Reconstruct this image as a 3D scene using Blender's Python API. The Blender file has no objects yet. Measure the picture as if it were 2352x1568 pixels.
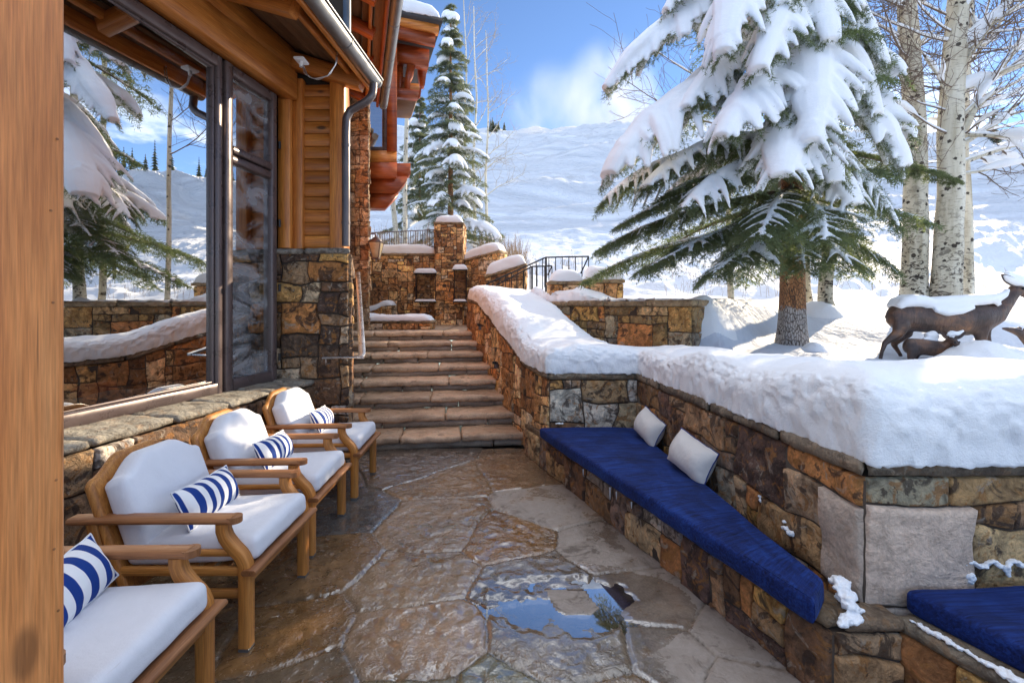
import bpy, math, random
import numpy as np
from mathutils import Vector

# ------------------------------------------------------------------ camera, sky, sun
scene = bpy.context.scene
COL = scene.collection
F, H, CX, HY = 1045.0, 1.69, 1176.0, 705.0        # focal length, eye height, principal x and horizon in a 2352 px wide frame

cam = bpy.data.cameras.new('camera')
cam.sensor_width = 36.0
cam.lens = F / 2352.0 * 36.0
cam.shift_y = -(784.0 - HY) / 2352.0
cam.clip_end = 3000.0
cam.clip_start = 0.05
camo = bpy.data.objects.new('camera', cam)
camo.location = (0, 0, H)
camo.rotation_euler = (math.radians(90), 0, 0)
COL.objects.link(camo)
scene.camera = camo

SUN_DIR = Vector((1.037, 1.0, 0.569)).normalized()
SUN_EL = math.asin(SUN_DIR.z)
SUN_AZ = math.atan2(SUN_DIR.x, SUN_DIR.y)

world = bpy.data.worlds.new('World')
scene.world = world
world.use_nodes = True
wt = world.node_tree
wt.nodes.clear()
w_out = wt.nodes.new('ShaderNodeOutputWorld')
w_bg = wt.nodes.new('ShaderNodeBackground')
w_sky = wt.nodes.new('ShaderNodeTexSky')
w_sky.sky_type = 'NISHITA'
w_sky.sun_disc = False
w_sky.sun_elevation = SUN_EL
w_sky.sun_rotation = SUN_AZ
w_sky.altitude = 4000.0
w_sky.air_density = 1.0
w_sky.dust_density = 0.10
w_sky.ozone_density = 3.0
w_bg.inputs['Strength'].default_value = 0.15
# thin broken clouds low in the sky
w_tc = wt.nodes.new('ShaderNodeTexCoord')
w_sep = wt.nodes.new('ShaderNodeSeparateXYZ')
wt.links.new(w_tc.outputs['Generated'], w_sep.inputs[0])
w_map = wt.nodes.new('ShaderNodeMapping')
w_map.inputs['Scale'].default_value = (3.2, 3.2, 9.0)
wt.links.new(w_tc.outputs['Generated'], w_map.inputs[0])
w_no = wt.nodes.new('ShaderNodeTexNoise')
w_no.inputs['Scale'].default_value = 1.6
w_no.inputs['Detail'].default_value = 7.0
w_no.inputs['Roughness'].default_value = 0.55
wt.links.new(w_map.outputs[0], w_no.inputs['Vector'])
w_r = wt.nodes.new('ShaderNodeMapRange')
w_r.interpolation_type = 'SMOOTHSTEP'
w_r.inputs['From Min'].default_value = 0.46
w_r.inputs['From Max'].default_value = 0.60
wt.links.new(w_no.outputs['Fac'], w_r.inputs['Value'])
w_r2 = wt.nodes.new('ShaderNodeMapRange')          # clouds only near the horizon
w_r2.interpolation_type = 'SMOOTHSTEP'
w_r2.inputs['From Min'].default_value = 0.40
w_r2.inputs['From Max'].default_value = 0.22
wt.links.new(w_sep.outputs['Z'], w_r2.inputs['Value'])
w_r3 = wt.nodes.new('ShaderNodeMapRange')          # and to the right, round the sun
w_r3.interpolation_type = 'SMOOTHSTEP'
w_r3.inputs['From Min'].default_value = 0.35
w_r3.inputs['From Max'].default_value = 0.6
wt.links.new(w_sep.outputs['X'], w_r3.inputs['Value'])
def w_mul(a, b):
    m = wt.nodes.new('ShaderNodeMath'); m.operation = 'MULTIPLY'
    wt.links.new(a, m.inputs[0]); wt.links.new(b, m.inputs[1]); return m.outputs[0]
cl = w_mul(w_mul(w_r.outputs[0], w_r2.outputs[0]), w_r3.outputs[0])
# broken bright cloud overhead, out of view, added to brighten the shaded patio
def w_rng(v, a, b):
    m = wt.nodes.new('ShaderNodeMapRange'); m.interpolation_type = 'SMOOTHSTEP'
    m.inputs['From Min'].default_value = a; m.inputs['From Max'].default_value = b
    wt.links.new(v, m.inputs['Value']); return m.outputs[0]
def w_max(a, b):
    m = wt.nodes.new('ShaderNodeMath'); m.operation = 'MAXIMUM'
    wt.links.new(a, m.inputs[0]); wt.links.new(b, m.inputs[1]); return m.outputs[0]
cl_fill = w_mul(w_rng(w_sep.outputs['Z'], 0.58, 0.76), w_rng(w_no.outputs['Fac'], 0.36, 0.58))
cl = w_max(cl, cl_fill)
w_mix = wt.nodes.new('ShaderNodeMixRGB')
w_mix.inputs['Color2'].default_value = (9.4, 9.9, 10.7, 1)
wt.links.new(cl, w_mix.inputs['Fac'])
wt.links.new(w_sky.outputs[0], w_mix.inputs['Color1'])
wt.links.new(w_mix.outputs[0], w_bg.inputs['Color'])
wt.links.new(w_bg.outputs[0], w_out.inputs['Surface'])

sun = bpy.data.lights.new('sun', 'SUN')
sun.energy = 4.6
sun.angle = math.radians(0.5)
sun.color = (1.0, 0.82, 0.58)
suno = bpy.data.objects.new('sun', sun)
suno.rotation_euler = (-SUN_DIR).to_track_quat('-Z', 'Y').to_euler()
suno.location = SUN_DIR * 30
COL.objects.link(suno)

scene.view_settings.view_transform = 'Standard'
scene.view_settings.look = 'None'
scene.view_settings.gamma = 1.0
scene.view_settings.exposure = 0.96
scene.cycles.max_bounces = 8
scene.cycles.transparent_max_bounces = 12
scene.cycles.volume_step_rate = 3.0
scene.cycles.volume_max_steps = 64
scene.cycles.sample_clamp_indirect = 6.0
scene.cycles.use_denoising = True

# ------------------------------------------------------------------ helpers
rnd = random.Random(7)
RNG = np.random.default_rng(11)

def P(px, py, Y):
    return np.array([(px - CX) / F * Y, Y, H - (py - HY) / F * Y])
def G(px, py, z=0.0):
    Y = F * (H - z) / (py - HY)
    return np.array([(px - CX) / F * Y, Y, z])
def nrm(a):
    a = np.asarray(a, float); return a / (np.linalg.norm(a) + 1e-12)
def sm(x, a, b):
    t = np.clip((x - a) / (b - a), 0, 1); return t * t * (3 - 2 * t)

def _hash(ix, iy, iz):
    h = (ix.astype(np.int64) * 374761393 + iy.astype(np.int64) * 668265263 + iz.astype(np.int64) * 2147483647) & 0xFFFFFFFF
    h = ((h ^ (h >> 13)) * 1274126177) & 0xFFFFFFFF
    h = ((h ^ (h >> 16)) * 2246822519) & 0xFFFFFFFF
    return ((h ^ (h >> 15)) & 0xFFFFFF) / float(0xFFFFFF)
def noise(p):
    p = np.asarray(p, float)
    i = np.floor(p).astype(np.int64); f = p - i
    u = f * f * (3 - 2 * f)
    r = 0
    for dx in (0, 1):
        wx = u[..., 0] if dx else 1 - u[..., 0]
        for dy in (0, 1):
            wy = u[..., 1] if dy else 1 - u[..., 1]
            for dz in (0, 1):
                wz = u[..., 2] if dz else 1 - u[..., 2]
                r = r + _hash(i[..., 0] + dx, i[..., 1] + dy, i[..., 2] + dz) * wx * wy * wz
    return r * 2 - 1
def fbm(p, oct=4, gain=0.5):
    p = np.asarray(p, float); a = 1.0; s = 0; t = 0
    for k in range(oct):
        s = s + a * noise(p + 17.3 * k); t += a; p = p * 2.03; a *= gain
    return s / t
def noise3(p, oct=3):
    return np.stack([fbm(p + np.array([0, 0, 0.0]), oct), fbm(p + np.array([31.4, 7.7, 2.1]), oct), fbm(p + np.array([-11.9, 53.2, 8.8]), oct)], -1)

class MB:
    def __init__(s): s.v = []; s.f = {}; s.c = []; s.g = []; s.n = 0
    def add(s, v, faces, col=(0.5, 0.5, 0.5, 0.5), gc=None):
        v = np.asarray(v, float).reshape(-1, 3); n = len(v)
        s.v.append(v)
        c = np.asarray(col, float)
        if c.ndim == 1:
            if len(c) == 3: c = np.append(c, 0.5)
            c = np.tile(c, (n, 1))
        s.c.append(c)
        s.g.append(v if gc is None else np.asarray(gc, float).reshape(-1, 3))
        if isinstance(faces, np.ndarray):
            if len(faces): s.f.setdefault(faces.shape[1], []).append(faces + s.n)
        else:
            for fc in faces: s.f.setdefault(len(fc), []).append(np.array([fc]) + s.n)
        s.n += n
    def build(s, name, mat, parent=None, smooth=False, local=False, mods=None):
        me = bpy.data.meshes.new(name)
        V = np.concatenate(s.v) if s.v else np.zeros((0, 3))
        if parent is not None and not local:
            o = np.zeros(3); p = parent
            while p is not None: o += np.array(p.location); p = p.parent
            V = V - o
        me.vertices.add(len(V)); me.vertices.foreach_set('co', V.ravel())
        ks = sorted(s.f); idx = []; starts = []; st = 0
        for k in ks:
            a = np.concatenate(s.f[k]); idx.append(a.ravel())
            starts.append(st + np.arange(len(a)) * k); st += a.size
        idx = np.concatenate(idx); starts = np.concatenate(starts)
        me.loops.add(len(idx)); me.loops.foreach_set('vertex_index', idx.astype(np.int32))
        me.polygons.add(len(starts)); me.polygons.foreach_set('loop_start', starts.astype(np.int32))
        if smooth: me.polygons.foreach_set('use_smooth', np.ones(len(starts), bool))
        a = me.attributes.new('col', 'FLOAT_COLOR', 'POINT'); a.data.foreach_set('color', np.concatenate(s.c).ravel())
        a = me.attributes.new('gc', 'FLOAT_VECTOR', 'POINT'); a.data.foreach_set('vector', np.concatenate(s.g).ravel())
        me.update(calc_edges=True); me.validate()
        if mat is not None: me.materials.append(mat)
        ob = bpy.data.objects.new(name, me); COL.objects.link(ob)
        if parent is not None: ob.parent = parent
        return ob

def tag(o, label=None, cat=None, group=None, kind=None):
    if label: o['label'] = label
    if cat: o['category'] = cat
    if group: o['group'] = group
    if kind: o['kind'] = kind
    return o
def empty(name, loc, label, cat, group=None, rz=0.0):
    o = bpy.data.objects.new(name, None); COL.objects.link(o)
    o.location = [float(x) for x in loc]; o.rotation_euler = (0, 0, rz); o.empty_display_size = 0.1
    return tag(o, label, cat, group)
def copy_tree(o, parent=None):
    c = o.copy(); COL.objects.link(c)
    if parent is not None: c.parent = parent
    for ch in list(o.children): copy_tree(ch, c)
    return c

def grid_faces(nu, nv, closev=False, closeu=False):
    """faces of a (nu x nv) vertex grid, index i*nv+j"""
    iu = np.arange(nu if closeu else nu - 1); jv = np.arange(nv if closev else nv - 1)
    I, J = np.meshgrid(iu, jv, indexing='ij'); I = I.ravel(); J = J.ravel()
    I2 = (I + 1) % nu; J2 = (J + 1) % nv
    return np.stack([I * nv + J, I2 * nv + J, I2 * nv + J2, I * nv + J2], 1)

def frames(pts):
    pts = np.asarray(pts, float); n = len(pts)
    T = np.gradient(pts, axis=0); T /= (np.linalg.norm(T, axis=1)[:, None] + 1e-9)
    ref = np.array([0, 0, 1.0]) if abs(T[0][2]) < 0.9 else np.array([1.0, 0, 0])
    S = np.zeros((n, 3)); s = nrm(np.cross(T[0], ref))
    for i in range(n):
        s = s - T[i] * np.dot(s, T[i]); s = nrm(s); S[i] = s
    return T, S, np.cross(S, T)

def tube(mb, pts, rad, n=8, col=(0.5, 0.5, 0.5, 0.5), cap=True, flat=1.0):
    pts = np.asarray(pts, float); m = len(pts)
    rad = np.full(m, rad, float) if np.isscalar(rad) else np.asarray(rad, float)
    T, S, N = frames(pts)
    a = np.arange(n) / n * 2 * math.pi
    V = pts[:, None] + (S[:, None] * np.cos(a)[None, :, None] + N[:, None] * np.sin(a)[None, :, None] * flat) * rad[:, None, None]
    L = np.concatenate([[0], np.cumsum(np.linalg.norm(np.diff(pts, axis=0), axis=1))])
    g = np.stack([np.broadcast_to(L[:, None], (m, n)), np.broadcast_to(np.cos(a)[None], (m, n)) * rad[:, None], np.broadcast_to(np.sin(a)[None], (m, n)) * rad[:, None]], -1)
    off = np.array([rnd.random() * 50, rnd.random() * 9, rnd.random() * 9])
    mb.add(V, grid_faces(m, n, closev=True), col, g + off)
    if cap:
        mb.add(V[0], [list(range(n))[::-1]], col, g[0] + off); mb.add(V[-1], [list(range(n))], col, g[-1] + off)

def sweep(mb, pts, w, h, side=None, bev=0.006, col=(0.5, 0.5, 0.5, 0.5), up=None, wf=None):
    """rectangular section (w along side, h along the other) swept along pts, chamfered edges"""
    pts = np.asarray(pts, float); m = len(pts)
    T = np.gradient(pts, axis=0); T /= np.linalg.norm(T, axis=1)[:, None]
    if side is None:
        u = np.array([0, 0, 1.0]) if up is None else np.asarray(up, float)
        if abs(np.dot(T[0], u)) > 0.97: u = np.array([0, 1.0, 0])
        side = np.cross(T[0], u)
    side = np.asarray(side, float)
    S = side[None] - T * (T @ side)[:, None]; S /= np.linalg.norm(S, axis=1)[:, None]
    N = np.cross(S, T)
    b = min(bev, w * .3, h * .3)
    a, c = w / 2, h / 2
    prof = np.array([(-a + b, -c), (a - b, -c), (a, -c + b), (a, c - b), (a - b, c), (-a + b, c), (-a, c - b), (-a, -c + b)])
    sc = np.ones(m) if wf is None else np.asarray(wf)
    V = pts[:, None] + S[:, None] * prof[None, :, 0, None] * sc[:, None, None] + N[:, None] * prof[None, :, 1, None] * sc[:, None, None]
    L = np.concatenate([[0], np.cumsum(np.linalg.norm(np.diff(pts, axis=0), axis=1))])
    off = np.array([rnd.random() * 50, rnd.random() * 9, rnd.random() * 9])
    g = np.stack([np.broadcast_to(L[:, None], (m, 8)), np.broadcast_to(prof[None, :, 0], (m, 8)), np.broadcast_to(prof[None, :, 1], (m, 8))], -1) + off
    tone = (col[0], col[1], col[2], rnd.random())
    mb.add(V, grid_faces(m, 8, closev=True), tone, g)
    mb.add(V[0], [list(range(8))[::-1]], tone, g[0] * np.array([1, 1, 1])); mb.add(V[-1], [list(range(8))], tone, g[-1])

def beam(mb, p0, p1, w, h, up=None, bev=0.008, side=None):
    sweep(mb, [p0, p1], w, h, side=side, up=up, bev=bev)

def box(mb, lo, hi, bev=0.006):
    lo = np.asarray(lo, float); hi = np.asarray(hi, float); d = hi - lo; c = (lo + hi) / 2
    k = int(np.argmax(d)); e = np.zeros(3); e[k] = d[k] / 2
    o = [i for i in range(3) if i != k]
    side = np.zeros(3); side[o[0]] = 1
    sweep(mb, [c - e, c + e], d[o[0]], d[o[1]], side=side, bev=bev)

def cube_grid(nx, ny, nz):
    """unit cube surface -1..1: returns verts, faces, with face grids (unwelded per side)"""
    V = []; Fc = []; n0 = 0
    for ax, s in ((0, -1), (0, 1), (1, -1), (1, 1), (2, -1), (2, 1)):
        o = [i for i in range(3) if i != ax]; ns = (nx, ny, nz)
        A, B = ns[o[0]], ns[o[1]]
        def spc(n):
            t = np.linspace(-1, 1, n + 1)
            return t
        u, v = np.meshgrid(spc(A), spc(B), indexing='ij')
        p = np.zeros(u.shape + (3,)); p[..., o[0]] = u; p[..., o[1]] = v; p[..., ax] = s
        f = grid_faces(A + 1, B + 1)
        flip = (s > 0) == (ax == 1)
        if flip: f = f[:, ::-1]
        V.append(p.reshape(-1, 3)); Fc.append(f + n0); n0 += p.size // 3
    V = np.concatenate(V); Fc = np.concatenate(Fc)
    key = np.round(V * 1e5).astype(np.int64)
    u, inv = np.unique(key, axis=0, return_inverse=True)
    inv = inv.ravel()
    first = np.zeros(len(u), int); first[inv[::-1]] = np.arange(len(V))[::-1]
    return V[first], inv[Fc]

def rounded_box(size, r, n=(10, 10, 6)):
    V, Fc = cube_grid(*n)
    s = np.asarray(size, float) / 2
    # crowd the grid towards the edges so the rounding has vertices
    V = np.sign(V) * np.abs(V) ** 0.75
    p = V * s; r = np.minimum(r, s.min() * 0.98)
    inner = np.clip(p, -(s - r), s - r); d = p - inner
    l = np.linalg.norm(d, axis=1)[:, None]
    out = np.where(l > 1e-9, inner + d / np.maximum(l, 1e-9) * r, p)
    return out, Fc

def rough_block(mb, c8, res=0.08, amp=0.012, freq=5.0, rr=0.012, col=(0.3, 0.25, 0.2, 0.5), seed=0.0):
    """hexahedron from 8 corners (bottom a,b,c,d then top a,b,c,d), rough faces and worn edges"""
    c8 = np.asarray(c8, float)
    lx = max(np.linalg.norm(c8[1] - c8[0]), .01); ly = max(np.linalg.norm(c8[3] - c8[0]), .01); lz = max(np.linalg.norm(c8[4] - c8[0]), .01)
    n = [max(2, min(60, int(round(l / res)))) for l in (lx, ly, lz)]
    V, Fc = cube_grid(*n)
    ext = np.abs(V) > 0.999
    ne = ext.sum(1)
    V = V.copy()
    for k, l in enumerate((lx, ly, lz)):
        sel = ext[:, k] & (ne >= 2)
        V[sel, k] *= 1 - 2 * rr / l
    u, v, w = [(V[:, k] + 1) / 2 for k in range(3)]
    b = (c8[0] * ((1 - u) * (1 - v))[:, None] + c8[1] * (u * (1 - v))[:, None] + c8[2] * (u * v)[:, None] + c8[3] * ((1 - u) * v)[:, None])
    t = (c8[4] * ((1 - u) * (1 - v))[:, None] + c8[5] * (u * (1 - v))[:, None] + c8[6] * (u * v)[:, None] + c8[7] * ((1 - u) * v)[:, None])
    p = b * (1 - w)[:, None] + t * w[:, None]
    p = p + noise3(p * freq + seed, 3) * amp
    mb.add(p, Fc, col, p + seed)

def inpoly(x, y, poly):
    poly = np.asarray(poly, float); r = np.zeros(np.shape(x), bool); n = len(poly); j = n - 1
    for i in range(n):
        xi, yi = poly[i][:2]; xj, yj = poly[j][:2]
        c = ((yi > y) != (yj > y)) & (x < (xj - xi) * (y - yi) / (yj - yi + 1e-12) + xi)
        r ^= c; j = i
    return r

# ------------------------------------------------------------------ materials
def new_mat(name):
    m = bpy.data.materials.new(name); m.use_nodes = True
    nt = m.node_tree; nt.nodes.clear()
    out = nt.nodes.new('ShaderNodeOutputMaterial')
    return m, nt, out
class NT:
    def __init__(s, nt): s.nt = nt
    def n(s, t, ins=None, **kw):
        o = s.nt.nodes.new(t)
        for k, v in kw.items(): setattr(o, k, v)
        for k, v in (ins or {}).items(): s.set(o, k, v)
        return o
    def set(s, o, k, v):
        i = o.inputs[k]
        if isinstance(v, bpy.types.NodeSocket): s.nt.links.new(v, i)
        elif isinstance(v, bpy.types.Node): s.nt.links.new(v.outputs[0], i)
        else:
            if isinstance(v, (tuple, list)) and i.type == 'RGBA' and len(v) == 3: v = (*v, 1)
            i.default_value = v
    def attr(s, name): return s.n('ShaderNodeAttribute', attribute_name=name)
    def mapping(s, vec, scale=(1, 1, 1), loc=(0, 0, 0)):
        return s.n('ShaderNodeMapping', {'Vector': vec, 'Scale': scale, 'Location': loc}).outputs[0]
    def noise(s, vec, scale, detail=4, rough=0.55, dist=0.0):
        return s.n('ShaderNodeTexNoise', {'Vector': vec, 'Scale': scale, 'Detail': detail, 'Roughness': rough, 'Distortion': dist}).outputs['Fac']
    def rng(s, v, a, b, c=0.0, d=1.0, smooth=True):
        return s.n('ShaderNodeMapRange', {'Value': v, 'From Min': a, 'From Max': b, 'To Min': c, 'To Max': d}, interpolation_type='SMOOTHSTEP' if smooth else 'LINEAR').outputs[0]
    def mix(s, fac, a, b, mode='MIX'):
        return s.n('ShaderNodeMixRGB', {'Fac': fac, 'Color1': a, 'Color2': b}, blend_type=mode).outputs[0]
    def math(s, op, a, b=0.0, c=None):
        o = s.n('ShaderNodeMath', operation=op); s.set(o, 0, a); s.set(o, 1, b)
        if c is not None: s.set(o, 2, c)
        return o.outputs[0]
    def vadd(s, a, b):
        o = s.n('ShaderNodeVectorMath', operation='ADD'); s.set(o, 0, a); s.set(o, 1, b); return o.outputs[0]
    def ramp(s, fac, stops):
        o = s.n('ShaderNodeValToRGB', {'Fac': fac}); e = o.color_ramp.elements
        while len(e) < len(stops): e.new(0.5)
        for i, (p, c) in enumerate(stops): e[i].position = p; e[i].color = (*c, 1)
        return o.outputs[0]
    def bump(s, h, strength=0.5, dist=0.01, nrm=None):
        i = {'Height': h, 'Strength': strength, 'Distance': dist}
        if nrm is not None: i['Normal'] = nrm
        return s.n('ShaderNodeBump', i).outputs[0]
    def bsdf(s, **kw):
        o = s.n('ShaderNodeBsdfPrincipled')
        for k, v in kw.items(): s.set(o, k, v)
        return o.outputs[0]
def world_pos(t): return t.n('ShaderNodeNewGeometry').outputs['Position']

def mat_stone(name, bump=1.0, rust=1.0, spec=0.35, blotch=1.0):
    m, nt, out = new_mat(name); t = NT(nt)
    a = t.attr('col'); gc = t.attr('gc').outputs['Vector']
    sc = t.n('ShaderNodeVectorMath', operation='SCALE'); t.set(sc, 0, (37.0, 91.0, 53.0)); t.set(sc, 'Scale', a.outputs['Alpha'])
    v = t.vadd(gc, sc.outputs[0])
    n1 = t.noise(v, 7.0, 7, 0.68, 0.9); n2 = t.noise(v, 9.0, 6, 0.62, 1.8); n3 = t.noise(t.mapping(v, loc=(5, 9, 2)), 5.0, 6, 0.62, 1.6)
    nf = t.noise(v, 60.0, 4, 0.65)
    c = t.mix(1.0, a.outputs['Color'], t.ramp(n1, [(0.34, (1 - 0.64 * (0.35 + 0.65 * blotch), 1 - 0.67 * (0.35 + 0.65 * blotch), 1 - 0.69 * (0.35 + 0.65 * blotch))), (0.5, (1, 1, 1)), (0.66, (1 + .7 * blotch, 1 + .6 * blotch, 1 + .5 * blotch))]), 'MULTIPLY')
    c = t.mix(t.math('MULTIPLY', t.rng(n2, 0.53, 0.62), 0.75 * rust), c, (0.36, 0.16, 0.045))
    c = t.mix(t.math('MULTIPLY', t.rng(n3, 0.53, 0.59), 0.8 * blotch), c, (0.045, 0.028, 0.022))
    c = t.mix(t.math('MULTIPLY', t.rng(t.noise(t.mapping(v, loc=(2, 1, 8)), 6.5, 6, 0.62, 1.8), 0.58, 0.66), 0.65 * (0.4 + 0.6 * blotch)), c, (0.44, 0.37, 0.29))
    c = t.mix(0.35, c, t.mix(1.0, c, t.ramp(nf, [(0.3, (0.5, 0.5, 0.5)), (0.7, (1.5, 1.5, 1.5))]), 'MULTIPLY'))
    hgt = t.math('ADD', t.math('MULTIPLY', t.noise(v, 14.0, 8, 0.68, 0.4), 1.0), t.math('MULTIPLY', n1, 0.6))
    b = t.bump(hgt, 1.0 * bump, 0.05)
    s = t.bsdf(**{'Base Color': c, 'Roughness': t.rng(n2, 0.3, 0.7, 0.55, 0.85), 'Specular IOR Level': spec, 'Normal': b})
    nt.links.new(s, out.inputs[0]); return m

def mat_wood(name, dark, mid, light, rough=0.45, knots=0.0, scale=1.0, coat=0.0, bump=0.3):
    m, nt, out = new_mat(name); t = NT(nt)
    gc = t.attr('gc').outputs['Vector']; a = t.attr('col').outputs['Alpha']
    v = t.mapping(gc, (1.6 * scale, 26 * scale, 26 * scale))
    n1 = t.noise(v, 1.0, 5, 0.6, 0.8); n2 = t.noise(t.mapping(gc, (0.7, 7, 7)), 1.0, 3, 0.5, 0.3); nf = t.noise(t.mapping(gc, (6, 180, 180)), 1.0, 3, 0.6)
    c = t.ramp(t.math('ADD', t.math('MULTIPLY', n1, 0.6), t.math('MULTIPLY', n2, 0.4)), [(0.32, dark), (0.5, mid), (0.68, light)])
    c = t.mix(1.0, c, t.ramp(a, [(0.0, (0.72, 0.70, 0.68)), (1.0, (1.18, 1.16, 1.12))]), 'MULTIPLY')
    c = t.mix(0.55, c, t.mix(1.0, c, t.ramp(nf, [(0.3, (0.45, 0.40, 0.35)), (0.7, (1.35, 1.35, 1.35))]), 'MULTIPLY'))
    n3 = t.noise(t.mapping(gc, (0.9, 2.5, 2.5), (4, 2, 7)), 1.0, 4, 0.6, 0.4)
    c = t.mix(1.0, c, t.ramp(n3, [(0.32, (0.72, 0.66, 0.60)), (0.5, (1, 1, 1)), (0.7, (1.14, 1.16, 1.18))]), 'MULTIPLY')
    crk = t.rng(t.noise(t.mapping(gc, (0.8, 42, 42), (1, 5, 3)), 1.0, 3, 0.5, 0.3), 0.70, 0.74)
    c = t.mix(t.math('MULTIPLY', crk, 0.6), c, (0.07, 0.03, 0.012))
    if knots:
        vo = t.n('ShaderNodeTexVoronoi', {'Vector': t.mapping(gc, (2.6, 6.0, 6.0)), 'Scale': 1.0, 'Randomness': 1.0})
        k = t.rng(vo.outputs['Distance'], 0.20, 0.09)
        c = t.mix(t.math('MULTIPLY', k, knots), c, (0.045, 0.018, 0.008))
    b = t.bump(t.math('ADD', nf, n1), bump, 0.003)
    s = t.bsdf(**{'Base Color': c, 'Roughness': t.rng(n1, 0.3, 0.7, rough - 0.08, rough + 0.1), 'Normal': b, 'Coat Weight': coat, 'Coat Roughness': 0.25})
    nt.links.new(s, out.inputs[0]); return m

def mat_plain(name, col, rough=0.5, metal=0.0, bump=0.0, bscale=40.0, var=0.15):
    m, nt, out = new_mat(name); t = NT(nt); p = world_pos(t)
    n1 = t.noise(p, 6.0, 4); nb = t.noise(p, bscale, 4)
    c = t.mix(1.0, col, t.ramp(n1, [(0.3, (1 - var,) * 3), (0.7, (1 + var,) * 3)]), 'MULTIPLY')
    kw = {'Base Color': c, 'Roughness': t.rng(n1, 0.3, 0.7, max(rough - 0.08, 0.02), min(rough + 0.08, 1)), 'Metallic': metal}
    if bump: kw['Normal'] = t.bump(nb, bump, 0.004)
    nt.links.new(t.bsdf(**kw), out.inputs[0]); return m

def mat_snow(name, s1=3.0, s2=55.0, st=0.5, d1=0.04, col=(0.86, 0.88, 0.91), far=0.0):
    m, nt, out = new_mat(name); t = NT(nt); p = world_pos(t)
    h1 = t.noise(p, s1, 5, 0.55); h2 = t.noise(p, s2, 5, 0.7); h3 = t.noise(p, s2 * 4, 2, 0.6)
    b = t.bump(h2, st, 0.020, t.bump(h1, 0.30, d1))
    b = t.bump(h3, st * 0.6, 0.003, b)
    if far:                                          # ruts and wind ripple on the open slope
        d_ = t.n('ShaderNodeSeparateXYZ', {'Vector': p}).outputs['Y']
        h4 = t.noise(t.n('ShaderNodeMapping', {'Vector': p, 'Rotation': (0, 0, 0.3), 'Scale': (0.10, 0.55, 0.3)}).outputs[0], 1.0, 7, 0.66, 0.5)
        b = t.bump(h4, t.rng(d_, 18, 45, 0.0, 0.85), far, b)
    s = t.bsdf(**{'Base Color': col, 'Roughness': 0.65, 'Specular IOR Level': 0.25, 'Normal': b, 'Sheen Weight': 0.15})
    nt.links.new(s, out.inputs[0]); return m

def mat_fabric(name, col, rough=0.85, weave=900.0, sheen=0.2, wrinkle=0.25, dirt=0.06):
    m, nt, out = new_mat(name); t = NT(nt); gc = t.attr('gc').outputs['Vector']
    n1 = t.noise(gc, 5.0, 5, 0.6, 0.5); n2 = t.noise(gc, 14.0, 4, 0.6); nw = t.noise(gc, weave * 0.3, 2)
    c = t.mix(1.0, col, t.ramp(n1, [(0.35, (1 - dirt,) * 3), (0.65, (1, 1, 1))]), 'MULTIPLY')
    b = t.bump(nw, 0.25, 0.0015, t.bump(t.math('ADD', n1, t.math('MULTIPLY', n2, 0.35)), wrinkle, 0.03))
    s = t.bsdf(**{'Base Color': c, 'Roughness': rough, 'Specular IOR Level': 0.2, 'Normal': b, 'Sheen Weight': sheen, 'Sheen Roughness': 0.5})
    nt.links.new(s, out.inputs[0]); return m

def mat_stripe(name):
    m, nt, out = new_mat(name); t = NT(nt); gc = t.attr('gc').outputs['Vector']
    sep = t.n('ShaderNodeSeparateXYZ', {'Vector': gc})
    x = sep.outputs['X']
    fr = t.math('FRACT', t.math('ADD', t.math('MULTIPLY', x, 12.2), 0.28))
    k = t.rng(fr, 0.49, 0.51, 0, 1, False)
    e = t.rng(t.math('ABSOLUTE', t.math('SUBTRACT', fr, 0.0)), 0.02, 0.0, 0, 1, False)
    k = t.math('SUBTRACT', 1.0, k)
    n1 = t.noise(gc, 9.0, 4)
    c = t.mix(k, t.mix(n1, (0.74, 0.74, 0.74), (0.84, 0.84, 0.84)), t.mix(n1, (0.008, 0.035, 0.19), (0.012, 0.05, 0.25)))
    b = t.bump(t.noise(gc, 300.0, 2), 0.25, 0.0015, t.bump(t.noise(gc, 12.0, 4), 0.3, 0.02))
    nt.links.new(t.bsdf(**{'Base Color': c, 'Roughness': 0.8, 'Specular IOR Level': 0.2, 'Normal': b}), out.inputs[0]); return m

def mat_velvet(name):
    m, nt, out = new_mat(name); t = NT(nt); gc = t.attr('gc').outputs['Vector']
    # ribbed nap: fine lines across the cushion, irregular
    w = t.noise(t.mapping(gc, (70, 2.2, 70)), 1.0, 3, 0.6, 0.5)
    w2 = t.noise(t.mapping(gc, (220, 5, 220)), 1.0, 2, 0.6)
    n1 = t.noise(gc, 4.0, 5, 0.6, 0.8)
    c = t.ramp(t.math('ADD', t.math('MULTIPLY', w, 0.55), t.math('MULTIPLY', n1, 0.45)), [(0.36, (0.0018, 0.005, 0.034)), (0.5, (0.005, 0.017, 0.105)), (0.66, (0.012, 0.044, 0.22))])
    b = t.bump(t.math('ADD', w, t.math('MULTIPLY', w2, 0.4)), 0.5, 0.012, t.bump(n1, 0.3, 0.04))
    s = t.bsdf(**{'Base Color': c, 'Roughness': 0.75, 'Specular IOR Level': 0.2, 'Normal': b, 'Sheen Weight': 0.16, 'Sheen Roughness': 0.35, 'Sheen Tint': (0.25, 0.45, 1.0, 1)})
    nt.links.new(s, out.inputs[0]); return m

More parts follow.
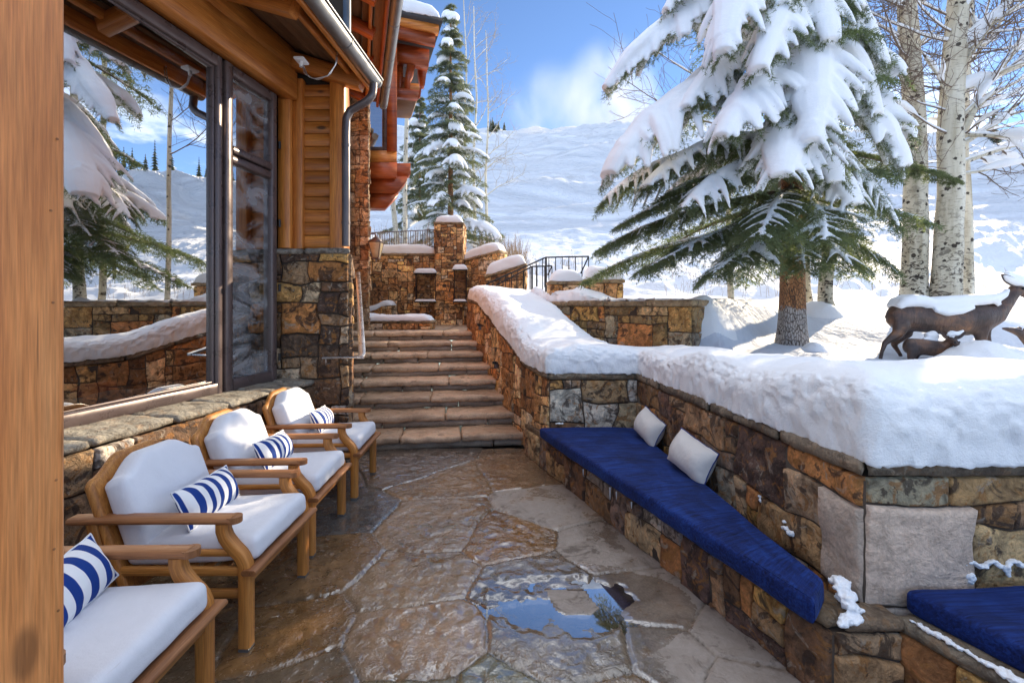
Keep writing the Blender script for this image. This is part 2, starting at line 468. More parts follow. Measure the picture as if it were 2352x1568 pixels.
def mat_glass_window(name, dust=0.10, refl=0.50, lo=0.55):
    m, nt, out = new_mat(name); t = NT(nt); p = world_pos(t)
    b = t.bump(t.noise(p, 1.3, 2, 0.4), 0.02, 0.02)
    smear = t.noise(t.mapping(p, (0.8, 0.8, 2.0)), 2.2, 5, 0.6, 1.0)
    gl = t.n('ShaderNodeBsdfGlossy', {'Color': (0.93, 0.94, 0.95, 1), 'Roughness': 0.0, 'Normal': b}).outputs[0]
    tr = t.n('ShaderNodeBsdfTransparent', {'Color': (0.88, 0.91, 0.90, 1)}).outputs[0]
    lw = t.n('ShaderNodeLayerWeight', {'Blend': 0.35}).outputs['Facing']
    fac = t.rng(lw, 0.0, 1.0, refl, min(0.9, refl + 0.4), False)
    mx = t.n('ShaderNodeMixShader', {'Fac': fac}); nt.links.new(tr, mx.inputs[1]); nt.links.new(gl, mx.inputs[2])
    df = t.n('ShaderNodeBsdfDiffuse', {'Color': (0.5, 0.52, 0.55, 1)}).outputs[0]
    mx2 = t.n('ShaderNodeMixShader', {'Fac': t.rng(smear, lo, lo + 0.25, 0.0, dust)}); nt.links.new(mx.outputs[0], mx2.inputs[1]); nt.links.new(df, mx2.inputs[2])
    nt.links.new(mx2.outputs[0], out.inputs[0]); return m

def mat_needles(name, c1, c2):
    m, nt, out = new_mat(name); t = NT(nt); p = world_pos(t)
    a = t.attr('col').outputs['Alpha']
    n1 = t.noise(p, 1.2, 3)
    c = t.mix(t.math('MULTIPLY', t.math('ADD', a, n1), 0.5), c1, c2)
    d = t.bsdf(**{'Base Color': c, 'Roughness': 0.5, 'Specular IOR Level': 0.3})
    tl = t.n('ShaderNodeBsdfTranslucent', {'Color': t.mix(1.0, c, (2.2, 2.2, 0.9), 'MULTIPLY')}).outputs[0]
    mx = t.n('ShaderNodeMixShader', {'Fac': 0.4}); nt.links.new(d, mx.inputs[1]); nt.links.new(tl, mx.inputs[2])
    nt.links.new(mx.outputs[0], out.inputs[0]); return m

def mat_aspen(name):
    m, nt, out = new_mat(name); t = NT(nt); gc = t.attr('gc').outputs['Vector']
    # gc.x runs up the trunk, y,z round it
    n1 = t.noise(t.mapping(gc, (1.2, 5, 5)), 1.0, 5, 0.6)
    base = t.ramp(n1, [(0.3, (0.40, 0.35, 0.25)), (0.5, (0.60, 0.55, 0.43)), (0.7, (0.72, 0.68, 0.57))])
    len_ = t.rng(t.noise(t.mapping(gc, (60, 5, 5)), 1.0, 3, 0.6), 0.60, 0.66)
    c = t.mix(t.math('MULTIPLY', len_, 0.65), base, (0.16, 0.12, 0.08))
    wv = t.noise(gc, 9.0, 4, 0.6)
    vo = t.n('ShaderNodeTexVoronoi', {'Vector': t.vadd(t.mapping(gc, (8.0, 4.6, 4.6)), t.n('ShaderNodeVectorMath', operation='SCALE').outputs[0]), 'Scale': 1.0})
    d = t.math('ADD', vo.outputs['Distance'], t.math('MULTIPLY', t.math('SUBTRACT', wv, 0.5), 0.8))
    sc = t.rng(d, 0.24, 0.17)
    c = t.mix(t.math('MULTIPLY', sc, 0.93), c, (0.03, 0.022, 0.018))
    # rough dark patches low on the trunk
    lo = t.attr('col').outputs['Color']
    rp = t.math('MULTIPLY', t.rng(t.noise(t.mapping(gc, (15, 6, 6), (3, 3, 3)), 1.0, 6, 0.7, 1.0), 0.53, 0.57), lo)
    c = t.mix(rp, c, (0.035, 0.026, 0.02))
    h = t.math('ADD', t.math('MULTIPLY', sc, 0.7), t.math('ADD', n1, rp))
    b = t.bump(h, 0.6, 0.015)
    nt.links.new(t.bsdf(**{'Base Color': c, 'Roughness': 0.75, 'Specular IOR Level': 0.25, 'Normal': b}), out.inputs[0]); return m

def mat_spruce_bark(name):
    m, nt, out = new_mat(name); t = NT(nt); gc = t.attr('gc').outputs['Vector']
    v = t.n('ShaderNodeTexVoronoi', {'Vector': t.mapping(gc, (14, 30, 30)), 'Scale': 1.0}, feature='DISTANCE_TO_EDGE').outputs['Distance']
    n1 = t.noise(t.mapping(gc, (3, 6, 6)), 1.0, 5, 0.65)
    c = t.ramp(n1, [(0.3, (0.22, 0.095, 0.04)), (0.5, (0.42, 0.19, 0.075)), (0.7, (0.54, 0.31, 0.16))])
    frost = t.attr('col').outputs['Color']                   # grey weathered lower trunk
    fr = t.rng(t.math('ADD', frost, t.math('MULTIPLY', t.math('SUBTRACT', t.noise(gc, 9.0, 5), 0.5), 0.9)), 0.45, 0.6)
    c = t.mix(fr, c, t.mix(n1, (0.30, 0.26, 0.23), (0.56, 0.52, 0.49)))
    c = t.mix(t.rng(v, 0.10, 0.02), c, (0.06, 0.04, 0.03))
    b = t.bump(t.math('ADD', t.rng(v, 0, 0.25), n1), 0.8, 0.02)
    nt.links.new(t.bsdf(**{'Base Color': c, 'Roughness': 0.85, 'Normal': b}), out.inputs[0]); return m

def mat_floor(name):
    m, nt, out = new_mat(name); t = NT(nt); p = world_pos(t); a = t.attr('col'); g = t.attr('gc').outputs['Vector']
    sg = t.n('ShaderNodeSeparateXYZ', {'Vector': g})            # x: dryness, y: joint, z: spare
    n1 = t.noise(p, 2.2, 6, 0.6, 0.8); n2 = t.noise(p, 9.0, 5, 0.65, 0.6); nf = t.noise(p, 70.0, 4, 0.7)
    c = t.mix(1.0, a.outputs['Color'], t.ramp(n1, [(0.3, (0.55, 0.52, 0.5)), (0.5, (1, 1, 1)), (0.7, (1.4, 1.32, 1.22))]), 'MULTIPLY')
    c = t.mix(t.math('MULTIPLY', t.rng(n2, 0.55, 0.66), 0.45), c, (0.19, 0.105, 0.05))
    c = t.mix(0.4, c, t.mix(1.0, c, t.ramp(nf, [(0.3, (0.5, 0.5, 0.5)), (0.7, (1.5, 1.5, 1.5))]), 'MULTIPLY'))
    c = t.mix(1.0, c, (0.95, 0.90, 0.84), 'MULTIPLY')
    dry = t.rng(t.math('ADD', sg.outputs['X'], t.math('MULTIPLY', t.math('ADD', t.math('SUBTRACT', n1, 0.5), t.math('MULTIPLY', t.math('SUBTRACT', n2, 0.5), 0.5)), 1.0)), 0.40, 0.68)
    c = t.mix(dry, c, t.mix(t.noise(p, 14.0, 6, 0.7, 1.0), (0.17, 0.13, 0.10), (0.40, 0.35, 0.31)))
    c = t.mix(t.math('MULTIPLY', t.rng(t.noise(p, 4.5, 6, 0.65, 1.0), 0.52, 0.64), t.math('MULTIPLY', dry, 0.8)), c, (0.10, 0.075, 0.058))
    c = t.mix(t.math('MULTIPLY', sg.outputs['Y'], 0.85), c, t.mix(t.rng(n2, 0.45, 0.55), (0.045, 0.033, 0.024), (0.20, 0.155, 0.115)))
    rough = t.mix(dry, t.rng(t.math('ADD', t.math('MULTIPLY', n2, 0.6), t.math('MULTIPLY', nf, 0.4)), 0.38, 0.62, 0.05, 0.30), (0.6, 0.6, 0.6))
    film = t.math('MULTIPLY', t.math('MAXIMUM', t.rng(t.noise(p, 6.5, 5, 0.6, 1.4), 0.50, 0.60), a.outputs['Alpha']), t.math('SUBTRACT', 1.0, dry))
    calm = t.math('SUBTRACT', 1.0, t.math('MULTIPLY', film, 0.82))
    rough = t.mix(film, rough, (0.03, 0.03, 0.03))
    c = t.mix(t.math('MULTIPLY', film, 0.30), c, t.mix(1.0, c, (0.5, 0.48, 0.46), 'MULTIPLY'))
    hh = t.math('ADD', t.noise(p, 20.0, 4, 0.55, 1.2), t.math('MULTIPLY', t.noise(p, 75.0, 3, 0.6), 0.22))
    b = t.bump(hh, t.math('MULTIPLY', calm, t.rng(sg.outputs['Z'], 0, 1, 0.2, 0.7, False)), 0.020)
    nt.links.new(t.bsdf(**{'Base Color': c, 'Roughness': rough, 'Specular IOR Level': t.rng(dry, 0, 1, 1.0, 0.25, False), 'Normal': b, 'Coat Weight': t.math('MULTIPLY', t.math('SUBTRACT', 1.0, dry), t.math('MAXIMUM', film, t.rng(nf, 0.4, 0.6, 0.25, 0.75))), 'Coat Roughness': 0.03, 'Coat IOR': 1.62, 'Coat Normal': t.bump(t.noise(p, 20.0, 3, 0.5, 1.2), t.math('MULTIPLY', calm, t.rng(sg.outputs['Z'], 0, 1, 0.2, 0.65, False)), 0.018)}), out.inputs[0]); return m

def mat_step(name):
    m, nt, out = new_mat(name); t = NT(nt); p = world_pos(t); a = t.attr('col')
    n1 = t.noise(t.mapping(p, (1.5, 3, 8)), 1.0, 6, 0.62, 0.8); n2 = t.noise(p, 7.0, 6, 0.65, 0.6); nf = t.noise(p, 45.0, 5, 0.7)
    c = t.mix(1.0, a.outputs['Color'], t.ramp(n1, [(0.3, (0.6, 0.55, 0.5)), (0.5, (1, 1, 1)), (0.7, (1.3, 1.25, 1.2))]), 'MULTIPLY')
    c = t.mix(t.math('MULTIPLY', t.rng(n2, 0.56, 0.68), 0.6), c, (0.10, 0.075, 0.06))
    c = t.mix(0.4, c, t.mix(1.0, c, t.ramp(nf, [(0.3, (0.5, 0.5, 0.5)), (0.7, (1.5, 1.5, 1.5))]), 'MULTIPLY'))
    b = t.bump(t.math('ADD', t.noise(p, 18.0, 7, 0.65), n2), 0.8, 0.02)
    nt.links.new(t.bsdf(**{'Base Color': c, 'Roughness': t.rng(n2, 0.35, 0.65, 0.32, 0.7), 'Specular IOR Level': 0.45, 'Normal': b}), out.inputs[0]); return m

def mat_bronze(name):
    m, nt, out = new_mat(name); t = NT(nt); p = world_pos(t)
    n1 = t.noise(p, 4.0, 5, 0.6, 0.5); n2 = t.noise(t.mapping(p, (30, 30, 2.0)), 1.0, 3, 0.6); n3 = t.noise(t.mapping(p, (40, 40, 9)), 1.0, 4)
    c = t.ramp(n1, [(0.3, (0.040, 0.029, 0.027)), (0.5, (0.085, 0.054, 0.043)), (0.7, (0.24, 0.115, 0.058))])
    c = t.mix(t.math('MULTIPLY', t.rng(n2, 0.62, 0.7), 0.6), c, (0.03, 0.022, 0.02))
    b = t.bump(n3, 0.4, 0.02)
    nt.links.new(t.bsdf(**{'Base Color': c, 'Metallic': 0.35, 'Roughness': t.rng(n1, 0.3, 0.7, 0.5, 0.36), 'Normal': b}), out.inputs[0]); return m

def mat_water(name):
    m, nt, out = new_mat(name); t = NT(nt); p = world_pos(t)
    b = t.bump(t.noise(p, 3.0, 2), 0.015, 0.01)
    gl = t.n('ShaderNodeBsdfGlossy', {'Color': (0.95, 0.96, 0.97, 1), 'Roughness': 0.015, 'Normal': b}).outputs[0]
    tr = t.n('ShaderNodeBsdfTransparent', {'Color': (0.75, 0.72, 0.68, 1)}).outputs[0]
    fr = t.n('ShaderNodeFresnel', {'IOR': 1.33}).outputs[0]
    mx = t.n('ShaderNodeMixShader', {'Fac': t.math('MINIMUM', t.math('MULTIPLY', fr, 10.0), 0.92)}); nt.links.new(tr, mx.inputs[1]); nt.links.new(gl, mx.inputs[2])
    nt.links.new(mx.outputs[0], out.inputs[0]); return m

M = dict(
    stone=mat_stone('field_stone'), stone_far=mat_stone('field_stone_sandy', 1.0, 1.0), pale_stone=mat_stone('pale_stone', 0.8, 0.15, 0.3, 0.12), cap=mat_stone('cap_stone', 0.9, 0.35, 0.35, 0.6),
    mortar=mat_plain('mortar', (0.07, 0.05, 0.036), 0.95, 0, 0.4, 60),
    cedar=mat_wood('cedar_beam', (0.33, 0.095, 0.016), (0.57, 0.205, 0.038), (0.68, 0.30, 0.075), 0.42, 0.0, 1.0, 0.15),
    redcedar=mat_wood('red_stained_beam', (0.20, 0.036, 0.009), (0.38, 0.075, 0.014), (0.48, 0.125, 0.028), 0.42, 0.0, 1.0, 0.15),
    siding=mat_wood('knotty_siding', (0.27, 0.078, 0.012), (0.52, 0.175, 0.030), (0.64, 0.26, 0.055), 0.42, 0.9, 1.0, 0.1),
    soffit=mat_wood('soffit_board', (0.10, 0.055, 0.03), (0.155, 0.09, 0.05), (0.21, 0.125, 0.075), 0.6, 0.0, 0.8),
    post=mat_wood('fir_post', (0.56, 0.185, 0.050), (0.72, 0.275, 0.082), (0.80, 0.36, 0.13), 0.52, 0.55, 0.55, 0.0, 0.35),
    teak=mat_wood('teak', (0.28, 0.10, 0.02), (0.48, 0.20, 0.042), (0.60, 0.29, 0.075), 0.5, 0.0, 1.3, 0.0, 0.5),
    arm=mat_wood('weathered_teak', (0.19, 0.078, 0.028), (0.31, 0.13, 0.047), (0.42, 0.19, 0.075), 0.52, 0.0, 1.3, 0.0, 0.5),
    frame=mat_plain('bronze_frame', (0.115, 0.085, 0.082), 0.32, 0.3),
    iron=mat_plain('black_iron', (0.02, 0.02, 0.022), 0.45, 0.4),
    steel=mat_plain('galvanised_steel', (0.55, 0.55, 0.56), 0.30, 0.9, 0, 40, 0.04),
    gutter=mat_plain('zinc_gutter', (0.20, 0.205, 0.21), 0.42, 0.7),
    pipe=mat_plain('painted_pipe', (0.12, 0.10, 0.10), 0.36, 0.5),
    pane=mat_glass_window('window_glass'), dusty_pane=mat_glass_window('dusty_glass', 0.42, 0.26, 0.40),
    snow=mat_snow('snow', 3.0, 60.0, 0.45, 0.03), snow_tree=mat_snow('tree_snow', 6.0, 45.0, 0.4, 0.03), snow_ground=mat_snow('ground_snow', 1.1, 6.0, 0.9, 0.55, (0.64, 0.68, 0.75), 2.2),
    white=mat_fabric('white_canvas', (0.74, 0.75, 0.79), 0.85, 900, 0.1, 0.22),
    cream=mat_fabric('cream_canvas', (0.66, 0.63, 0.60), 0.85, 900, 0.15, 0.3),
    stripe=mat_stripe('striped_canvas'), velvet=mat_velvet('navy_corduroy'),
    navy=mat_plain('navy_piping', (0.01, 0.03, 0.16), 0.8), piping=mat_plain('white_piping', (0.72, 0.72, 0.74), 0.8),
    needles=mat_needles('blue_spruce_needles', (0.042, 0.060, 0.032), (0.16, 0.19, 0.125)), needles_far=mat_needles('far_spruce_needles', (0.045, 0.058, 0.045), (0.15, 0.17, 0.14)),
    bark=mat_spruce_bark('spruce_bark'), aspen=mat_aspen('aspen_bark'),
    twig=mat_plain('twig', (0.16, 0.115, 0.085), 0.8), pale_twig=mat_plain('pale_twig', (0.34, 0.28, 0.21), 0.8),
    floor=mat_floor('wet_flagstone'), step=mat_step('cleft_sandstone'), water=mat_water('puddle_water'), bronze=mat_bronze('bronze'),
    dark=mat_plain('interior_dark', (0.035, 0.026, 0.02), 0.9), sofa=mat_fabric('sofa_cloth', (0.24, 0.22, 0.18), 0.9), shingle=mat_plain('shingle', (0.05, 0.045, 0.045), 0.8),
    lampglass=mat_plain('lamp_glass', (0.55, 0.45, 0.30), 0.3), straw=mat_plain('dry_straw', (0.34, 0.23, 0.13), 0.9), leaf=mat_plain('brown_leaf', (0.20, 0.10, 0.05), 0.7),
    yellow=mat_plain('snow_gun_paint', (0.45, 0.33, 0.06), 0.5), red_cloth=mat_plain('red_cushion', (0.3, 0.03, 0.02), 0.9),
)

# ------------------------------------------------------------------ masonry
PAL_NEAR = [((0.105, 0.058, 0.034), 3), ((0.16, 0.092, 0.05), 3), ((0.25, 0.155, 0.085), 3), ((0.29, 0.205, 0.13), 3), ((0.30, 0.135, 0.05), 2),
            ((0.21, 0.18, 0.155), 2), ((0.085, 0.05, 0.042), 2), ((0.36, 0.215, 0.075), 1.4), ((0.36, 0.31, 0.26), 1.2), ((0.14, 0.10, 0.085), 2)]
PAL_FAR = [((0.244, 0.122, 0.055), 3), ((0.366, 0.201, 0.088), 3), ((0.451, 0.281, 0.140), 3), ((0.537, 0.378, 0.220), 2.4), ((0.439, 0.207, 0.076), 2.2),
           ((0.159, 0.085, 0.043), 2), ((0.488, 0.403, 0.305), 1.2), ((0.561, 0.354, 0.146), 1.4)]
PAL_TOWER = [((0.24, 0.16, 0.095), 3), ((0.30, 0.22, 0.14), 3), ((0.34, 0.275, 0.20), 2.2), ((0.18, 0.105, 0.055), 2), ((0.28, 0.165, 0.075), 1.2)]
PAL_HOUSE = [((0.10, 0.06, 0.038), 3), ((0.15, 0.095, 0.06), 3), ((0.23, 0.155, 0.095), 2.5), ((0.31, 0.24, 0.175), 1.5), ((0.25, 0.11, 0.04), 1.6),
             ((0.40, 0.37, 0.34), 1.3), ((0.07, 0.045, 0.034), 2.2), ((0.36, 0.21, 0.08), 0.8)]
def pick(pal, r):
    w = sum(x[1] for x in pal); k = r.random() * w
    for c, p in pal:
        k -= p
        if k <= 0: break
    j = (0.85 + 0.3 * r.random()) * 1.55
    return (c[0] * j * 1.08, c[1] * j * 1.04 * (0.96 + 0.08 * r.random()), c[2] * j * 0.95 * (0.94 + 0.12 * r.random()), r.random())

def stone_face(mb, p0, p1, z0, z1, n, cell=0.11, seed=1, pal=PAL_NEAR, top=None, bot=None, wmax=5, hmax=3, relief=0.03, joint=0.0034, fixed=(), res=0.03, warp=0.32, pale=None):
    """random ashlar on the vertical face p0->p1 (plan), z0..z1, outward normal n"""
    p0 = np.asarray(p0, float)[:2]; p1 = np.asarray(p1, float)[:2]; n = np.append(nrm(np.asarray(n, float)[:2]), 0)
    r = random.Random(seed); U = np.linalg.norm(p1 - p0); V = z1 - z0
    nu = max(1, int(round(U / cell))); nv = max(1, int(round(V / cell))); cu = U / nu; cv = V / nv
    occ = np.zeros((nu, nv), bool); rects = []
    for (i, j, w, h, col) in fixed:
        occ[i:i + w, j:j + h] = True; rects.append((i, j, w, h, col))
    for j in range(nv):
        for i in range(nu):
            if occ[i, j]: continue
            wm = 1
            while i + wm < nu and not occ[i + wm, j] and wm < wmax: wm += 1
            w = min(wm, r.choice([1, 2, 2, 3, 3, 4, 5])); h = r.choice([1, 1, 2, 2, 2, 3, 3]); h = min(h, nv - j, hmax)
            if w == 1 and h == 3: h = 2
            if wm - w == 1 and r.random() < 0.7: w = wm
            while h > 1 and occ[i:i + w, j:j + h].any(): h -= 1
            occ[i:i + w, j:j + h] = True; rects.append((i, j, w, h, None))
    sx = seed * 13.7
    dirv = np.append((p1 - p0) / U, 0)
    def place(u, v, d):
        uv = np.stack([u / cu * 0.55 + sx, v / cv * 0.55, np.zeros_like(u)], -1)
        edge = np.minimum(np.minimum(u, U - u) / cu, 1.0)
        edgev = np.minimum(np.minimum(v, V - v) / cv, 1.0)
        uu = u + warp * cu * noise(uv * 1.0) * np.clip(edge, 0, 1)
        vv = v + warp * cv * noise(uv + 40.0) * np.clip(edgev, 0, 1)
        z = z0 + vv
        if top is not None: z = np.minimum(z, top(uu / U) - 0.004)
        if bot is not None: z = np.maximum(z, bot(uu / U))
        return np.append(p0, 0)[None] + dirv[None] * uu[:, None] + n[None] * d[:, None] + np.array([0, 0, 1.0])[None] * z[:, None]
    for (i, j, w, h, col) in rects:
        a0, a1, b0, b1 = i * cu + joint, (i + w) * cu - joint, j * cv + joint, (j + h) * cv - joint
        if top is not None and z0 + b0 > max(top(a0 / U), top(a1 / U)) - 0.02: continue
        if bot is not None and z0 + b1 < min(bot(a0 / U), bot(a1 / U)) + 0.02: continue
        c = pick(pal, r) if col is None else (*col, r.random())
        mu = max(4, min(28, int((a1 - a0) / res))); mv = max(4, min(28, int((b1 - b0) / res)))
        e = 0.014
        def par(lo, hi, m):
            ee = min(e, (hi - lo) * 0.2)
            return np.concatenate([[lo, lo + ee * 0.35], np.linspace(lo + ee, hi - ee, m), [hi - ee * 0.35, hi]])
        us, vs = par(a0, a1, mu), par(b0, b1, mv)
        u, v = np.meshgrid(us, vs, indexing='ij')
        du = np.minimum(u - a0, a1 - u); dv = np.minimum(v - b0, b1 - v)
        dd = np.minimum(du, dv)
        prof = np.sqrt(np.clip(1 - (1 - np.clip(dd / 0.010, 0, 1)) ** 2, 0, 1))
        base = relief * (0.45 + 0.55 * r.random())
        q = np.stack([u * 7 + r.random() * 90, v * 7 + r.random() * 90, np.full_like(u, sx)], -1)
        tilt = (r.random() - .5) * 0.10 * (u - (a0 + a1) / 2) + (r.random() - .5) * 0.10 * (v - (b0 + b1) / 2)
        d = -0.012 + prof * (base + 0.012) + prof * (fbm(q, 4) * 0.026 + np.clip(tilt, -.015, .015))
        # ragged outline
        jit = 0.006
        uu = u + noise(np.stack([u * 30, v * 30, u * 0 + sx], -1)) * jit * (1 - np.clip(du / 0.03, 0, 1))
        vv = v + noise(np.stack([u * 30, v * 30, u * 0 + sx + 9], -1)) * jit * (1 - np.clip(dv / 0.03, 0, 1))
        X = place(uu.ravel(), vv.ravel(), d.ravel())
        f = grid_faces(len(us), len(vs))
        if np.dot(np.cross(dirv, [0, 0, 1]), n) < 0: f = f[:, ::-1]
        (pale if (pale is not None and col is not None and min(col) > .28) else mb).add(X, f, c, X)

def core(mb, A, B, zb, zt):
    """solid mortar core between plan polylines A and B; zt list of top heights"""
    A = np.asarray(A, float); B = np.asarray(B, float); m = len(A)
    zt = np.full(m, zt, float) if np.isscalar(zt) else np.asarray(zt, float)
    zb = np.full(m, zb, float)
    V = np.zeros((m, 4, 3))
    V[:, 0, :2] = A; V[:, 0, 2] = zb; V[:, 1, :2] = A; V[:, 1, 2] = zt
    V[:, 2, :2] = B; V[:, 2, 2] = zt; V[:, 3, :2] = B; V[:, 3, 2] = zb
    mb.add(V, grid_faces(m, 4, closev=True), (0.1, 0.07, 0.05, 0.5))
    mb.add(V[0], [[0, 1, 2, 3]]); mb.add(V[-1], [[3, 2, 1, 0]])

def cap_run(mb, a0, a1, b0, b1, z0, z1, th=0.08, over=0.03, piece=0.7, seed=3, pal=((0.21, 0.165, 0.115), (0.27, 0.21, 0.15), (0.18, 0.14, 0.10)), amp=0.010):
    """row of cap stones: edge a0->a1 (front), b0->b1 (back), underside height z0->z1"""
    r = random.Random(seed); a0, a1, b0, b1 = [np.asarray(x, float)[:2] for x in (a0, a1, b0, b1)]
    L = np.linalg.norm(a1 - a0); k = max(1, int(round(L / piece)))
    ts = [0] + [(i + (r.random() - .5) * 0.4) / k for i in range(1, k)] + [1]
    nf = nrm((a0 + a1) / 2 - (b0 + b1) / 2)
    g = 0.004 / L
    for i in range(k):
        t0, t1 = ts[i] + (g if i else 0), ts[i + 1] - (g if i < k - 1 else 0)
        o = over * (0.7 + 0.6 * r.random())
        fa, fb = a0 + (a1 - a0) * t0 + nf * o, a0 + (a1 - a0) * t1 + nf * o
        ba, bb = b0 + (b1 - b0) * t0 - nf * o, b0 + (b1 - b0) * t1 - nf * o
        za, zb = z0 + (z1 - z0) * t0, z0 + (z1 - z0) * t1
        h = th * (0.9 + 0.2 * r.random())
        c = pal[r.randrange(len(pal))]; j = 0.85 + 0.3 * r.random()
        c8 = [(*fa, za), (*fb, zb), (*bb, zb), (*ba, za), (*fa, za + h), (*fb, zb + h), (*bb, zb + h), (*ba, za + h)]
        rough_block(mb, c8, 0.035, amp, 9.0, 0.01, (c[0] * j, c[1] * j, c[2] * j, r.random()), seed=seed * 3.1 + i * 7.7)

def resample(poly, n, closed=False):
    poly = np.asarray(poly, float); d = np.concatenate([[0], np.cumsum(np.linalg.norm(np.diff(poly, axis=0), axis=1))])
    s = np.linspace(0, d[-1], n)
    return np.stack([np.interp(s, d, poly[:, k]) for k in range(poly.shape[1])], 1)

def snow_strip(mb, A, B, T, step=0.035, nv=30, seed=1.0, over=0.035, round_ends=(1, 1), rough=0.02, lump=0.10, smooth=3, pw=0.55, endr=None):
    """pillow of snow between edge polylines A and B (3D, base heights), thickness T per vertex"""
    A = np.asarray(A, float); B = np.asarray(B, float); m = len(A)
    T = np.full(m, T, float) if np.isscalar(T) else np.asarray(T, float)
    Aa, Bb, Tt = [], [], []
    for i in range(m - 1):
        k = max(2, int(max(np.linalg.norm(A[i + 1] - A[i]), np.linalg.norm(B[i + 1] - B[i])) / step))
        t = np.linspace(0, 1, k, endpoint=(i == m - 2))[:, None]
        Aa.append(A[i] + (A[i + 1] - A[i]) * t); Bb.append(B[i] + (B[i + 1] - B[i]) * t); Tt.append(T[i] + (T[i + 1] - T[i]) * t[:, 0])
    A = np.concatenate(Aa); B = np.concatenate(Bb); T = np.concatenate(Tt); n = len(A)
    def smo(x, it):
        for _ in range(it):
            y = x.copy(); y[1:-1] = (x[:-2] + 2 * x[1:-1] + x[2:]) / 4; x = y
        return x
    A, B, T = smo(A, smooth * 2), smo(B, smooth * 2), smo(T, smooth * 4)
    mid = (A + B) / 2; half = (B - A) / 2; hw = np.linalg.norm(half, axis=1); dirh = half / hw[:, None]
    L = np.concatenate([[0], np.cumsum(np.linalg.norm(np.diff(mid, axis=0), axis=1))])
    e = np.ones(n)
    er = endr if endr else float(min(np.mean(T) * 1.1, L[-1] * 0.3))
    if round_ends[0]: e = np.minimum(e, np.sqrt(np.clip(1 - (1 - np.clip(L / er, 0, 1)) ** 2, 0, 1)))
    if round_ends[1]: e = np.minimum(e, np.sqrt(np.clip(1 - (1 - np.clip((L[-1] - L) / er, 0, 1)) ** 2, 0, 1)))
    th = np.linspace(-0.22, math.pi + 0.22, nv)
    c, s = np.cos(th), np.sin(th)
    lat = -np.sign(c) * np.abs(c) ** 0.55
    hgt = np.sign(s) * np.abs(s) ** pw
    ez = 0.02 + 0.98 * e; el = 0.90 + 0.10 * e
    hh = np.where(hgt >= 0, hgt, hgt * 0.12)
    V = mid[:, None] + dirh[:, None] * (lat[None, :, None] * ((hw + over) * el)[:, None, None])
    V[..., 2] += (T * ez)[:, None] * hh[None]
    # lumps and fine roughness
    q = V.reshape(-1, 3)
    nl = fbm(q * 1.9 + seed * 9.1, 3).reshape(n, nv)
    up = np.clip(hgt, 0, 1)[None]
    V[..., 2] += nl * lump * np.clip(T * ez, 0.02, 0.3)[:, None] / 0.28 * up
    d3 = noise3(q * 19 + seed, 3).reshape(n, nv, 3)
    side = (np.abs(lat) > 0.82)[None, :, None] * 1.0
    d5 = noise3(q * 52 + seed * 3, 2).reshape(n, nv, 3)
    V += d5 * rough * 0.55 * side * (0.3 + 0.7 * e)[:, None, None]
    sidef = sm(np.abs(lat), 0.70, 0.93)[None, :, None]
    V += d3 * rough * (0.10 + 0.95 * sidef) * (0.3 + 0.7 * e)[:, None, None]
    d4 = noise3(q * 4.5 + seed * 2, 2).reshape(n, nv, 3)
    V += dirh[:, None] * (d4[..., :1] * 0.026 * side) * np.clip(T / 0.28, 0.2, 1)[:, None, None]
    mb.add(V, grid_faces(n, nv, closev=True)[:, ::-1])
    mb.add(V[0], [list(range(nv))]); mb.add(V[-1], [list(range(nv))[::-1]])

def snow_rect(x0, x1, y0, y1, z, T, **kw):
    mb = MB(); snow_strip(mb, [(x0, y0, z), ((x0 + x1) / 2, y0, z), (x1, y0, z)], [(x0, y1, z), ((x0 + x1) / 2, y1, z), (x1, y1, z)], T, **kw); return mb

# ------------------------------------------------------------------ terrain
CTRL = np.array([*[tuple(P(*q)) for q in ((1820, 789, 6.5), (1700, 800, 6.2), (1950, 815, 6.1), (2030, 838, 6.0), (2300, 842, 6.0), (2500, 842, 6.0), (1640, 770, 6.7), (2000, 724, 7.7), (2250, 704, 7.7), (2500, 704, 7.7), (1895, 714, 8.2), (1720, 706, 8.4))], (2.0, 5.7, .85), (1, 6.6, .9), (3, 4, .72), (6, 3, .6), (9, 5, .8), (14, 6, .8), (7, 12.2, 2.3), (12, 12, 2.2), (4.4, 10.5, 2.0),
                 (1, 11.2, 2.0), (3, 12.5, 2.2), (-2, 13, 2.95), (-2.4, 18, 4.3), (-5, 14, 3.4), (0.2, 13, 2.6), (.5, 17, 3.2), (6, 18, 3.2), (12, 18, 3.1), (-8, 20, 5), (3, 24, 4.1), (10, 25, 4.0), (-3, 26, 5.8), (20, 24, 3.6), (18, 14, 2.2), (24, 8, 1.5), (-14, 14, 4)])
def slope(X, Y):
    r = Y + 0.10 * (X - 10)
    z = 4.2 + 0.25 * (r - 26) + np.clip(r - 34, 0, None) * 0.05 + np.clip(r - 62, 0, None) * 0.24
    ridge = 148 + 8 * np.sin(X * 0.02 + 1) - 0.10 * (X - 30)
    d = np.clip(r - ridge, 0, None)
    z = z - d * 0.62 - 2.0 * sm(r, ridge - 40, ridge)
    z = z - 8 * sm(X, 60, 150) * sm(Y, 60, 140)
    return z
